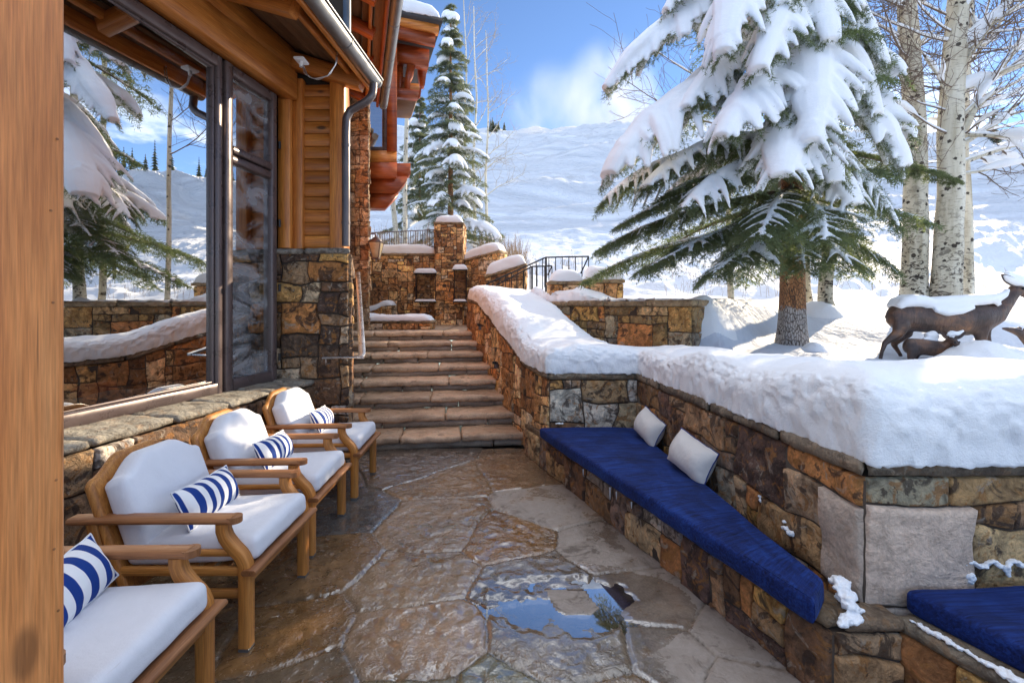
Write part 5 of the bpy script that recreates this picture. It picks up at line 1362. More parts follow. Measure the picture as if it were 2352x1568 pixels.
def lantern():
    o = empty('wall_lantern', P(866, 600, 8.93), 'bronze wall lantern with frosted glass on the stone tower corner', 'lantern')
    x, y, z = P(864, 560, 8.95)
    mb = MB()
    for (r0, z0, r1, z1, m, nm) in ((.03, z + .14, .19, z + .02, 'frame', 'hood'),):
        a = np.arange(4) / 4 * 2 * math.pi + math.pi / 4
        V = np.concatenate([np.stack([x + r0 * np.cos(a), y + r0 * np.sin(a), np.full(4, z0)], 1), np.stack([x + r1 * np.cos(a), y + r1 * np.sin(a), np.full(4, z1)], 1)])
        mb.add(V, [[0, 1, 5, 4], [1, 2, 6, 5], [2, 3, 7, 6], [3, 0, 4, 7], [0, 3, 2, 1], [4, 5, 6, 7]])
    mb.build('hood', M['frame'], o)
    mb = MB(); a = np.arange(4) / 4 * 2 * math.pi + math.pi / 4
    V = np.concatenate([np.stack([x + .16 * np.cos(a), y + .16 * np.sin(a), np.full(4, z + .018)], 1), np.stack([x + .085 * np.cos(a), y + .085 * np.sin(a), np.full(4, z - .27)], 1)])
    mb.add(V, [[0, 1, 5, 4], [1, 2, 6, 5], [2, 3, 7, 6], [3, 0, 4, 7], [4, 5, 6, 7]]); mb.build('glass', M['lampglass'], o)
    mb = MB(); box(mb, (x - .065, y - .065, z - .30), (x + .065, y + .065, z - .272)); tube(mb, [(x, y, z - .3), (x, y, z - .35)], .015, 8)
    for k in range(4): tube(mb, [V[k], V[k + 4]], .008, 6)
    tube(mb, [(x, y, z + .14), (x - .02, y, z + .20), (x - .12, y + .05, z + .2)], .012, 8); mb.build('cage', M['frame'], o)
lantern()
def step_light(px, py, label, Y=None):
    if Y is None:
        k = (px - CX) / F; Y = (0.39 + .303 * 4.75) / (k + .303)
    p = P(px, py, Y); n = nrm([-1, -.303, 0])
    o = empty('step_light', p, label, 'light'); mb = MB()
    c = p + n * .045
    for a, b in ((-1, 1),): sweep(mb, [c + [0, 0, -.045], c + [0, 0, .045]], .07, .05, side=n, bev=.012)
    mb.build('housing', M['frame'], o); mb = MB(); sweep(mb, [c + n * .03 + [0, 0, .02], c + n * .03 + [0, 0, .055]], .05, .085, side=n, bev=.01); mb.build('hood', M['iron'], o)
step_light(1147, 838, 'small dark step light low on the stair wall beside the fourth step'); step_light(1110, 751, 'small dark step light on the stair wall near the top step')

# niche panels with snow ledges on the landing wall
def niche(px0, px1, py0, py1, Y, label, T=0.12):
    o = empty('wall_niche', P((px0 + px1) / 2, py1, Y), label, 'niche')
    a = P(px0, py1, Y); b = P(px1, py0, Y)
    mb = MB(); stone_face(mb, (a[0], Y + .03), (b[0], Y + .03), a[2], b[2], (0, -1), 0.07, int(px0), [((0.10, 0.055, 0.028), 2), ((0.16, 0.085, 0.038), 2), ((0.21, 0.125, 0.06), 1)], relief=0.02); mb.build('panel', M['stone'], o, smooth=True)
    mb = MB()
    box(mb, (a[0] - .02, Y - .06, a[2]), (a[0], Y + .02, b[2])); box(mb, (b[0], Y - .06, a[2]), (b[0] + .02, Y + .02, b[2])); box(mb, (a[0] - .04, Y - .12, a[2] - .03), (b[0] + .04, Y + .02, a[2])); box(mb, (a[0] - .04, Y - .14, b[2]), (b[0] + .04, Y + .02, b[2] + .03))
    mb.build('surround', M['iron'], o)
    mb = snow_rect(a[0] - .05, b[0] + .05, Y - .16, Y + .03, b[2] + .03, T, step=.03, nv=20, over=.01, seed=px0 * .1, rough=.006, lump=.04); mb.build('snow', M['snow'], o, smooth=True)
    mb = snow_rect(a[0] - .03, b[0] + .03, Y - .12, Y + .03, a[2], T * .45, step=.03, nv=20, over=.005, seed=px0 * .3, rough=.006, lump=.04); mb.build('snow', M['snow'], o, smooth=True)
niche(957, 1000, 630, 692, 11.66, 'dark framed niche with snow ledges in the sandstone landing wall')
niche(1045, 1070, 622, 692, 11.42, 'narrow dark framed niche with a snow ledge right of the pillar')
mb = MB(); a, b = P(845, 712, 11.5), P(905, 684, 11.5)
snow_strip(mb, [(a[0] - .3, 11.3, 1.50), (a[0] + .25, 11.3, 1.62), (a[0] + .4, 11.3, 1.72), (b[0], 11.3, 1.74)], [(a[0] - .3, 11.75, 1.50), (a[0] + .25, 11.75, 1.62), (a[0] + .4, 11.75, 1.72), (b[0], 11.75, 1.74)], .13, .03, 22, 5.5, .02, rough=.008, lump=.05)
o = empty('stair_parapet', (-3.3, 11.5, 1.2), 'short sloping stone parapet with snow at the back of the landing', 'wall')
mb.build('snow_cap', M['snow'], o, smooth=True)
mb = MB(); stone_face(mb, (a[0] - .3, 11.33), (b[0] - .02, 11.33), 1.2, 1.72, (0, -1), .1, 301, PAL_FAR, top=lambda u: np.interp(u, [0, .55, .7, 1], [1.5, 1.62, 1.71, 1.73])); mb.build('stone_facing', M['stone_far'], o, smooth=True)
mb = MB(); core(mb, [(a[0] - .3, 11.34), (b[0] - .02, 11.34)], [(a[0] - .3, 11.75), (b[0] - .02, 11.75)], 1.2, 1.49); mb.build('mortar_core', M['mortar'], o)

# snow crumbs, icicles, leaves, a twig on the paving
def clump(name, label, pts, r, mat='snow', seed=0, cat='snow'):
    mb = MB()
    for k, (p, rr) in enumerate(zip(pts, r)):
        V, Fc = cube_grid(8, 8, 8); V = V / np.linalg.norm(V, axis=1)[:, None]
        rr = rr * .80; V = V * np.array([1.15, 1.15, .58]) * rr; V = V + noise3(V * (1.6 / rr) + k + seed, 3) * rr * .5 + p; mb.add(V, Fc)
    o = mb.build(name, M[mat], smooth=True); tag(o, label, cat)
    rm = o.modifiers.new('merge', 'REMESH'); rm.mode = 'VOXEL'; rm.voxel_size = .005; rm.use_smooth_shade = True; s_ = o.modifiers.new('soften', 'SMOOTH'); s_.factor = .5; s_.iterations = 1
    tx = bpy.data.textures.new('snow_grain', 'CLOUDS'); tx.noise_scale = .016; tx.noise_depth = 3
    dm = o.modifiers.new('grain', 'DISPLACE'); dm.texture = tx; dm.strength = .020; dm.mid_level = .5
    return o
def onwall(Y, z, o=0.03): x = 1.31 + (4.75 - Y) * .0996; return np.array([x - o, Y, z])
clump('snow_clump', 'crusty snow heaped behind the near tip of the long blue cushion', [np.array([1.50 - .006 * i + .010 * math.sin(i * 2.3), 2.12 - i * .021, .40 + .05 * math.sin(i * .34 + .3) + .008 * math.sin(i * 1.9)]) for i in range(11)] + [np.array([1.43 - .014 * i, 1.93 - i * .010, .372 + .01 * (i % 2)]) for i in range(6)] + [np.array([1.485, 1.97 + .014 * i, .385]) for i in range(7)], [.020, .026, .030, .034, .036, .036, .036, .034, .034, .03, .028] + [.03, .028, .026, .024, .02, .016] + [.03] * 7, seed=3)
clump('snow_clump', 'small snow patch wedged between blue cushion and wall', [onwall(2.50, .475), onwall(2.46, .47), onwall(2.52, .50, .02)], [.022, .026, .016], seed=5)
clump('snow_clump', 'thumb-sized snow flake stuck on the wall above the blue cushion', [onwall(2.74, .55, .015), onwall(2.73, .53, .015)], [.016, .015], seed=6)
clump('snow_clump', 'snow dusting along the stone edge of the near right bench', [np.array([1.695 + i * .0076 + .006 * math.sin(i * 1.7), 1.93 - i * .0215, .360]) for i in range(34)], [.010 + .009 * abs(math.sin(i * .37)) + .006 * (i > 12) for i in range(34)], seed=7)
clump('snow_clump', 'snow lodged in the wall joint above the right-hand cushion', [np.array([2.02 + i * .014, 2.03, .545 + .012 * math.sin(i * .9)]) for i in range(22)] + [np.array([2.035 + .004 * i, 2.03, .50 - i * .012]) for i in range(4)] + [np.array([2.20 + .006 * i, 2.03, .535 - i * .014]) for i in range(4)], [.012 + .006 * abs(math.sin(i * 1.3)) for i in range(22)] + [.02, .022, .02, .018] + [.018, .018, .015, .012], seed=8)
clump('snow_clump', 'bit of snow on the stone above the far left end of the blue cushion', [np.array([.46 + .03 * i, 4.71, .485]) for i in range(3)], [.014, .018, .014], seed=9)
for k, (t, l) in enumerate(((.52, .10), (.545, .06), (.60, .05), (.40, .06))):
    p = np.array([*(np.array(BF[0]) * (1 - t) + np.array(BF[1]) * t), .30]) + [-.035, -.012, 0]
    mb = MB(); tube(mb, [p, p - [0, 0, l * .5], p - [0, 0, l]], [.006, .004, .0008], 7); o = mb.build('icicle', M['lampglass'] if False else M['snow'], smooth=True); tag(o, 'thin icicle hanging from the stone lip under the long blue cushion', 'icicle', 'icicles under the bench')
mb = MB(); tube(mb, resample([G(1445, 1232, .012), G(1475, 1222, .016), G(1520, 1219, .016), G(1555, 1228, .013), G(1572, 1239, .010)], 20), np.linspace(.003, .006, 20), 6)
tag(mb.build('twig', M['twig'], smooth=True), 'thin curved brown twig lying on the dry flagstone', 'twig')
def leaf(px, py, s, label):
    c = G(px, py, .008); u, v = np.meshgrid(np.linspace(-1, 1, 9), np.linspace(-1, 1, 7), indexing='ij')
    V = np.stack([u * s, v * s * .6 * np.sqrt(np.clip(1 - u ** 2, 0.02, 1)), .006 * (u ** 2 + v ** 2)], -1).reshape(-1, 3); a = px * .1
    V[:, :2] = V[:, :2] @ np.array([[math.cos(a), math.sin(a)], [-math.sin(a), math.cos(a)]])
    mb = MB(); mb.add(V + c, grid_faces(9, 7)); tag(mb.build('fallen_leaf', M['leaf'], smooth=True), label, 'leaf')
leaf(1547, 1163, .035, 'orange fallen leaf at the foot of the bench'); leaf(1490, 1210, .028, 'dark fallen leaf beside the curved twig, farther from the viewer'); leaf(1532, 1243, .028, 'dark fallen leaf at the right end of the curved twig'); leaf(1640, 1390, .04, 'crumpled brown leaf near the right edge of the paving')

# ------------------------------------------------------------------ conifers
def bez(p0, p1, p2, n):
    t = np.linspace(0, 1, n)[:, None]; return (1 - t) ** 2 * p0 + 2 * t * (1 - t) * p1 + t ** 2 * p2
class Crown:
    def __init__(s): s.seg = []; s.rad = []; s.wood = MB(); s.snow = MB()
    def sausage(s, pts, r, flat=0.8, n=8):
        pts = np.asarray(pts, float); m = len(pts)
        T, S, N = frames(pts); S = np.stack([T[:, 1], -T[:, 0], T[:, 2] * 0], 1); S /= (np.linalg.norm(S, axis=1)[:, None] + 1e-6); N = np.cross(S, T); N[N[:, 2] < 0] *= -1
        a = np.arange(n) / n * 2 * math.pi
        V = pts[:, None] + (S[:, None] * np.cos(a)[None, :, None] + N[:, None] * np.sin(a)[None, :, None] * flat) * np.asarray(r)[:, None, None]
        s.snow.add(V, grid_faces(m, n, closev=True)); s.snow.add(V[0], [list(range(n))[::-1]]); s.snow.add(V[-1], [list(range(n))])
    def bough(s, p0, p2, width, snow=0.0, lift=0.25, seed=0, step=0.11, sub=1, dens=1.0, start=0.12, nl=0.05, cover=0.85, hang=0.25):
        r = random.Random(seed); p0 = np.asarray(p0, float); p2 = np.asarray(p2, float); L = np.linalg.norm(p2 - p0)
        if snow > .06: hang = max(hang, .70)
        mid = p0 * .42 + p2 * .58 + np.array([r.uniform(-.07, .07) * L, r.uniform(-.07, .07) * L, (lift + (.18 if snow > .06 else .02)) * L * 0.55])
        sp = bez(p0, mid, p2, 24)
        tube(s.wood, sp[::3], np.linspace(0.012 + .011 * L, 0.006, len(sp[::3])), 6, cap=False)
        T = np.gradient(sp, axis=0); T /= np.linalg.norm(T, axis=1)[:, None]
        side = nrm(np.cross(T.mean(0), [0, 0, 1]))
        n = max(5, int(L * (1 - start) / step)); fing = []
        s.seg.append((sp[int(start * 23)], sp[23], 1)); 
        for i in range(int(start * 23), 23): s.seg.append((sp[i], sp[i + 1], dens))
        for i in range(n):
            f = start + (1 - start) * (i + .5 * r.random()) / n
            k = min(22, int(f * 23)); o = sp[k] + (sp[k + 1] - sp[k]) * (f * 23 - k); t = T[k]
            shape = min(1.0, 0.5 + 1.3 * (f - start)) * min(1.0, ((1.04 - f) / .45)) ** 0.6
            for sg in (-1, 1):
                l = width * shape * (0.5 + 0.75 * r.random())
                if l < 0.06: continue
                an = math.radians(38 + 34 * r.random())
                d = nrm(t * math.cos(an) + side * sg * math.sin(an) + np.array([0, 0, .05 - .1 * r.random()]))
                e = o + d * l; e[2] -= hang * l * (0.5 + r.random() * .7)
                m_ = o + d * l * .55 + np.array([0, 0, .03 * l])
                q = bez(o, m_, e, 6)
                for j in range(5): s.seg.append((q[j], q[j + 1], dens))
                fing.append((f, sg, q, l))
                if sub:
                    for j in range(1, 6):
                        for s2 in (-1, 1):
                            if r.random() < .15: continue
                            d2 = nrm(nrm(q[min(j, 5)] - q[j - 1]) * .75 + np.cross(d, [0, 0, 1]) * s2 * .65 + np.array([0, 0, -.25 * r.random()]))
                            l2 = l * .34 * (1.1 - j / 6.5) * (.6 + .8 * r.random()) + .05
                            e2 = q[j - 1] * .5 + q[j] * .5 + d2 * l2; e2[2] -= .2 * l2
                            s.seg.append((q[j - 1] * .5 + q[j] * .5, e2, dens))
        if snow > 0:
            up = np.array([0, 0, 1.0])
            k0 = max(1, int((1 - cover) * 23))
            core_ = sp[k0:]; tt = np.linspace(0, 1, len(core_))
            pr = max(snow, .022) * (0.35 + .85 * np.sin(np.clip(tt * .85 + .12, 0, 1) * math.pi) ** .7); pr[-1] = snow * .3
            pr = pr * (1 + .25 * noise(core_ * 3.1 + seed))
            s.sausage(core_ + up * (pr * .45)[:, None], pr * .95, .62, 10)
            wd_ = np.clip(width * .40 * np.sin(np.clip(tt * .68 + .18, 0, 1) * math.pi) ** .7, .03, None) * (1 + .3 * noise(core_ * 2.3 + seed + 7))
            if snow > .075: s.sausage(core_ + up * (pr * .35 - .05 * wd_)[:, None], wd_, np.clip(snow * .42 / wd_, .1, .8)[:, None, None] if False else min(.8, snow * .62 / float(wd_.mean())), 12)
            for f, sg, q, l in fing:
                if f < 1 - cover: continue
                if r.random() < .10: continue
                w = max(snow, .030) * (.40 + .30 * r.random()) * min(1, l / .36); ext = .74 + .40 * r.random()
                m = max(2, int(round(5 * min(1, ext)))) + 1
                qq = q[:m]; t3 = np.linspace(0, 1, m); rr = w * (1.2 - .86 * t3 ** 1.8)
                s.sausage(qq + up * (rr * .5)[:, None], rr, .66, 7)
    def needles(s, per_m=190, nl=0.05, w=0.008, mat=None, seed=1, spread=0.75):
        rg = np.random.default_rng(seed)
        p0 = np.array([x[0] for x in s.seg]); p1 = np.array([x[1] for x in s.seg]); de = np.array([x[2] for x in s.seg], float)
        L = np.linalg.norm(p1 - p0, axis=1); cnt = np.maximum(1, (L * per_m * de)).astype(int)
        idx = np.repeat(np.arange(len(L)), cnt); n = len(idx); t = rg.random(n)[:, None]
        o = p0[idx] + (p1 - p0)[idx] * t; T = (p1 - p0)[idx] / (L[idx][:, None] + 1e-9)
        rv = rg.normal(size=(n, 3)); rv -= T * (rv * T).sum(1)[:, None]; rv /= np.linalg.norm(rv, axis=1)[:, None]
        d = T * (0.55 + .3 * rg.random((n, 1))) + rv * spread; d[:, 2] += .10; d /= np.linalg.norm(d, axis=1)[:, None]
        l = nl * (0.65 + .7 * rg.random((n, 1))); sd = np.cross(d, rg.normal(size=(n, 3))); sd /= np.linalg.norm(sd, axis=1)[:, None]
        V = np.stack([o - sd * w * .5, o + sd * w * .5, o + d * l], 1).reshape(-1, 3)
        mb = MB(); c = np.repeat(rg.random(n), 3); C = np.stack([c, c, c, c], 1)
        mb.add(V, np.arange(n * 3).reshape(-1, 3), C); return mb

def remesh_snow(o, vox, smooth=6, sub=True):
    m = o.modifiers.new('merge', 'REMESH'); m.mode = 'VOXEL'; m.voxel_size = vox; m.use_smooth_shade = True
    if smooth:
        s = o.modifiers.new('soften', 'SMOOTH'); s.factor = .5; s.iterations = smooth
    return o

def big_spruce():
    K = 6.5 / 9.7; base = np.array([4.006, 6.5, 1.16])
    o = empty('snowy_spruce', base, 'big blue spruce bowed under heavy snow pillows behind the garden wall', 'tree')
    tx, ty = base[0], base[1]
    # trunk
    zs = np.linspace(-.15, 10.6, 60); rr = .174 * (1 - zs / 11.5) + .045 * np.exp(-np.clip(zs, 0, 9) / .22) 
    n = 40; a = np.arange(n) / n * 2 * math.pi
    ang = 1 + .05 * np.sin(a * 5 + 1)[None] * np.exp(-np.clip(zs, 0, 99)[:, None] / .8)
    rad = rr[:, None] * ang * (1 + .03 * noise(np.stack([np.cos(a)[None] * 2 + 0 * zs[:, None], np.sin(a)[None] * 2 + 0 * zs[:, None], zs[:, None] * 1.2 + 0 * a[None]], -1)))
    V = np.stack([tx + rad * np.cos(a), ty + rad * np.sin(a), base[2] + zs[:, None] + 0 * rad], -1)
    g = np.stack([zs[:, None] + 0 * rad, .25 * np.cos(a)[None] + 0 * rad, .25 * np.sin(a)[None] + 0 * rad], -1)
    fr = (1 - sm(zs, .30, .75))[:, None] + 0 * rad
    mb = MB(); mb.add(V, grid_faces(60, n, closev=True), np.stack([fr.ravel()] * 3 + [fr.ravel() * 0 + .5], 1), g); mb.build('trunk', M['bark'], o, smooth=True)
    C = Crown()
    def tr(py): return np.array([tx, ty, H - (py - HY) / F * ty])
    hero = [  # trunk height (as seen), tip x, y, depth, width, snow, lift, needle density
        (195, 1398, 405, 8.3, 1.05, .30, .34, 1), (-40, 1392, 208, 8.9, .60, .25, .22, 1), (-130, 1662, 128, 7.3, .72, .27, .25, 1), (-10, 1742, 165, 7.1, .62, .22, .22, 1),
        (60, 1868, 330, 6.9, .80, .27, .20, 1), (190, 1655, 318, 7.1, .72, .22, .25, 1), (270, 1795, 405, 6.8, .85, .25, .2, 1), (330, 1480, 430, 8.3, .85, .14, .2, 1.1),
        (330, 1378, 470, 9.2, .75, .10, .2, 1.2), (440, 1378, 572, 9.0, .85, .05, .15, 1.3), (470, 1475, 622, 8.2, .85, .05, .12, 1.3), (490, 1625, 640, 7.7, .80, .05, .10, 1.3),
        (500, 1960, 612, 8.1, .75, .12, .12, 1.2), (470, 2060, 622, 9.0, .75, .08, .15, 1.2), (430, 1745, 548, 7.1, .80, .11, .12, 1.2), (430, 1895, 555, 7.2, .75, .16, .12, 1.2),
        (380, 1565, 480, 7.7, .85, .12, .2, 1.2), (340, 1965, 470, 7.8, .65, .17, .15, 1.1), (40, 2015, 265, 8.4, .62, .22, .25, 1), (190, 2078, 385, 8.4, .68, .25, .28, 1),
        (300, 2066, 525, 8.3, .70, .25, .25, 1), (330, 2200, 418, 9.9, .45, .04, .1, 1.5), (-160, 2035, 150, 8.7, .60, .17, .2, 1), (-120, 1910, 95, 7.6, .62, .16, .2, 1),
        (-250, 1530, 30, 8.7, .6, .22, .25, 1), (-260, 1660, -20, 7.9, .65, .24, .25, 1), (-240, 1800, 10, 7.5, .6, .18, .2, 1), (-240, 1980, 20, 8.4, .6, .15, .2, 1), (100, 1490, 300, 9.4, .7, .18, .3, 1),
        (520, 1700, 600, 7.8, .6, .05, .1, 1.2), (520, 1850, 625, 8.0, .5, .08, .1, 1.2), (130, 1575, 250, 8.0, .62, .2, .25, 1),
        (400, 1420, 520, 8.6, .75, .10, .18, 1.2), (250, 1920, 420, 7.6, .6, .16, .2, 1), (520, 1550, 570, 8.7, .7, .06, .1, 1.3)]
    for i, (pz, px, py, Y, w, sn, lf, de) in enumerate(hero):
        sn = sn * (.35 if py > 500 else (.8 if py > 400 else 1.0)); C.bough(tr(pz), P(px, py, Y * K), w * K, sn * K * 1.15, lf, 100 + i, .062, 1, de, cover=.68 + .2 * ((i * 37) % 10) / 10, hang=.45 if py > 540 else .25)
    hero_n = C.needles(150, .042, .006, seed=5)
    C2 = Crown(); r = random.Random(77)
    z = 2.75; k = 0
    while z < 11.2:
        R = 2.7 * (1 - (z - 2.4) / 9.8) ** .9 + .18
        nb = 5
        for j in range(nb):
            az = (j + .6 * r.random()) / nb * 2 * math.pi + k * .7
            d = np.array([math.cos(az), math.sin(az), 0])
            if r.random() < .2: continue
            front = (-d[1] > .25) and z < 6.5                  # the hero boughs grow there
            rl = R * (.75 + .35 * r.random()) * ((.30 + .25 * r.random()) if front else (.66 if (d[0] > .3 and d[1] < .55) else 1)); drop = (.55 if z < 3.6 else (.75 if z < 7 else .5)) * rl * .42
            C2.bough(np.array([tx, ty, z]) + d * .1, np.array([tx, ty, z - drop]) + d * rl, .30 + .12 * rl, (.13 + .05 * r.random() if r.random() < .7 else .05) * (.3 if (z < 3.6 or front) else 1), .25, 500 + k * 10 + j, .13, 1, 1)
        z += .42; k += 1
    far_n = C2.needles(62, .072, .012, seed=6)
    # one crown, one load of snow
    for cn in (C2.wood,):
        for v, g_, c_ in zip(cn.v, cn.g, cn.c): pass
    mbn = MB()
    for s_ in (hero_n, far_n):
        for v, c_, g_ in zip(s_.v, s_.c, s_.g): mbn.add(v, np.arange(len(v)).reshape(-1, 3), c_, g_)
    mbn.build('crown', M['needles'], o)
    C.wood.build('limbs', M['twig'], o, smooth=True); C2.wood.build('limbs', M['twig'], o, smooth=True)
    remesh_snow(C.snow.build('snow_load', M['snow_tree'], o, smooth=True), .017, 5)
    remesh_snow(C2.snow.build('snow_load', M['snow_tree'], o, smooth=True), .045, 3)
    # mound of drifted snow at the foot
    return o
big_spruce()

def small_spruce(name, label, base, h, R, seed, snow=.10, per_m=70, nl=.10, w=.022, step=.35, vox=.05, z0=.25, needmat='needles_far', group=None, sub=1):
    o = empty(name, base, label, 'tree', group); base = np.asarray(base, float); r = random.Random(seed)
    mb = MB(); zs = np.linspace(-.6, h, 12); tube(mb, [base + [0, 0, z] for z in zs], .012 * h * (1.02 - zs / h * .98).clip(.03, 1) + .01, 8, col=(0, 0, 0, .5)); mb.build('trunk', M['bark'], o, smooth=True)
    C = Crown(); z = z0; k = 0
    while z < h * .985:
        f = z / h; rl0 = R * (1 - f) ** .85 + .10; nb = 6 if f < .6 else (5 if f < .85 else 4)
        for j in range(nb):
            az = (j + .5 * r.random()) / nb * 2 * math.pi + k * 1.1; rl = rl0 * (.5 + .7 * r.random()); zj = z + step * (r.random() - .5) * .7; d = np.array([math.cos(az), math.sin(az), 0])
            C.bough(base + [0, 0, zj], base + [0, 0, zj - rl * (.05 + .25 * r.random()) + (.16 * rl if f > .8 else 0)] + d * rl, .14 + .22 * rl, snow * (.3 + 1.5 * r.random() ** 2) * (1.1 - .3 * f) if r.random() < .8 else 0, .30, seed * 100 + k * 9 + j, max(.14, .09 * rl + .1), sub, 1, start=.1, cover=.8)
        z += step * (1 - .45 * f); k += 1
    C.seg.append((base + [0, 0, h * .93], base + [0, 0, h], 1))
    n = C.needles(per_m, nl, w, seed=seed); n.build('crown', M[needmat], o)
    remesh_snow(C.snow.build('snow_load', M['snow_tree'], o, smooth=True), vox, 2)
    return o
bz = float(ground_z(-2.43, 18.0))
small_spruce('snowy_spruce', 'tall narrow snow-dusted spruce beyond the sandstone pillar', (-2.43, 18.0, bz - .2), P(1035, 12, 18)[2] - bz + .2, 2.0, 3, .155, 60, .10, .015, .46, .04)
bz = float(ground_z(-4.15, 20.5))
small_spruce('snowy_spruce', 'smaller snowy spruce half hidden behind the lodge eaves', (-4.15, 20.5, bz - .2), P(962, 225, 20.5)[2] - bz + .2, 1.75, 4, .145, 52, .11, .018, .46, .045)

# ------------------------------------------------------------------ aspens
def branch_rec(mb, sn, p, d, L, r0, depth, rg, snow=.0, curve=.35, up=.12, mb2=None):
    n = max(4, int(L / .25) + 3); pts = [np.asarray(p, float)]; d = nrm(d)
    for i in range(n):
        d = nrm(d + np.array([rg.gauss(0, 1), rg.gauss(0, 1), rg.gauss(0, 1)]) * curve / n * 1.6 + np.array([0, 0, up / n * 2]))
        pts.append(pts[-1] + d * L / n)
    pts = np.array(pts); rad = np.linspace(r0, max(r0 * .3, .003), len(pts))
    tube(mb if r0 > .02 or mb2 is None else mb2, pts, rad, 8 if r0 > .05 else 4, cap=False, col=(0.15, .15, .15, rg.random()))
    if sn is not None and snow > 0 and r0 > .012:
        m = len(pts); T = np.gradient(pts, axis=0); T /= np.linalg.norm(T, axis=1)[:, None]; hor = np.sqrt(np.clip(1 - T[:, 2] ** 2, 0, 1))
        rr = (1.35 * snow * (.5 + .8 * np.sin(np.linspace(.3, 2.9, m))) * hor + .004) * np.clip(.5 + noise(pts * 2.3), .15, 1.2)
        sn.sausage(pts[:-1] + np.array([0, 0, 1.0]) * (rad[:-1] * .7 + rr[:-1] * .45)[:, None], rr[:-1] + .3 * rad[:-1], .8, 7)
    if depth > 0:
        k = int(2 + L * 2.2)
        for i in range(k):
            f = .18 + .8 * (i + rg.random()) / k; q = pts[min(len(pts) - 1, int(f * (len(pts) - 1)))]; t = nrm(pts[-1] - pts[0])
            side = nrm(np.cross(t, [rg.gauss(0, 1), rg.gauss(0, 1), rg.gauss(0, 1)]))
            branch_rec(mb, sn, q, t * .65 + side * .75 + np.array([0, 0, .1]), L * (.55 - .25 * f) * (.6 + .7 * rg.random()) + .12, max(.0028, r0 * (.5 - .2 * f)), depth - 1, rg, snow * .6, curve * 1.2, up, mb2)

def aspen(label, pts, r0, r1, branches, seed, snow=.05, rough=.0, group='aspens behind the deer', name='aspen', twig='twig', depth=2, scale=1, curve=.32):
    if scale != 1:                                   # same view, nearer: radii and depth shrink about the eye point
        eye = np.array([0, 0, H]); pts = [eye + (np.asarray(q) - eye) * scale for q in pts]; r0 *= scale; r1 *= scale
        branches = [((a[0], a[1], a[2] * scale), (e[0], e[1], e[2] * scale), r * scale, sn * scale) for a, e, r, sn in branches]
    base = np.asarray(pts[0], float); o = empty(name, base, label, 'tree', group); rg = random.Random(seed)
    p = resample(np.array(pts, float), 70); L = np.linalg.norm(np.diff(p, axis=0), axis=1).sum(); h = np.linspace(0, L, 70)
    p[:, 0] += .02 * np.sin(h * 1.3 + seed); n = 28; a = np.arange(n) / n * 2 * math.pi
    rad = (r0 + (r1 - r0) * h / L + .12 * r0 * 4 * np.exp(-h / .25) * .3)[:, None] * (1 + .05 * noise(np.stack([np.cos(a)[None] * 1.5 + 0 * h[:, None], np.sin(a)[None] * 1.5 + 0 * h[:, None], h[:, None] * 2.2 + seed + 0 * a[None]], -1)))
    V = p[:, None] + np.stack([np.cos(a)[None] * rad, np.sin(a)[None] * rad, 0 * rad], -1)
    g = np.stack([h[:, None] + seed * 3.3 + 0 * rad, r0 * np.cos(a)[None] * 1.3 + 0 * rad + seed, r0 * np.sin(a)[None] * 1.3 + 0 * rad], -1)
    ro = (1 - sm(h, .3, 1.6 + rough * 1.5))[:, None] * (.6 + .4 * rough) + 0 * rad
    mb = MB(); mb.add(V, grid_faces(70, n, closev=True), np.stack([ro.ravel()] * 3 + [ro.ravel() * 0 + .5], 1), g); mb.build('trunk', M['aspen'], o, smooth=True)
    B = MB(); B2 = MB(); S = Crown()
    for b in branches:
        (px, py, Y), (qx, qy, Y2), r, sn = b
        s0, e0 = P(px, py, Y), P(qx, qy, Y2)
        branch_rec(B, S, s0, e0 - s0, np.linalg.norm(e0 - s0), r, depth, rg, sn, curve, .10, B2)
    if B.n: B.build('limbs', M['aspen'], o, smooth=True)
    if B2.n: B2.build('twigs', M[twig], o)
    if S.snow.n: remesh_snow(S.snow.build('snow_load', M['snow_tree'], o, smooth=True), .022, 2)
    return o
rgb = random.Random(5)
def rb(px, y0, y1, Y, n, spread=170, r=.018, sn=.03, up=-60, side=0):
    out = []
    for i in range(n):
        py = y0 + (y1 - y0) * rgb.random(); s = side if side else rgb.choice([-1, 1])
        out.append(((px, py, Y), (px + s * spread * (.5 + .8 * rgb.random()), py + up * rgb.random() * 1.5, Y + rgb.uniform(-1.2, 1.2)), r * (.6 + .8 * rgb.random()), sn))
    return out
aspen('thick white aspen trunk right of the spruce with dark scars, left of the pair', [P(2101, 705, 9.6), P(2103, 560, 9.6), P(2100, 400, 9.6), P(2097, 200, 9.6), P(2085, 0, 9.6), P(2078, -200, 9.6)], 0.228, .15,
      [((2098, 230, 9.6), (2010, 60, 9.2), .045, .03), ((2085, 120, 9.6), (2190, 60, 9.2), .03, .03), ((2095, 300, 9.6), (1990, 215, 9.0), .02, .03)] + rb(2095, -150, 280, 9.6, 13, 160), 11, rough=.9, scale=.80)
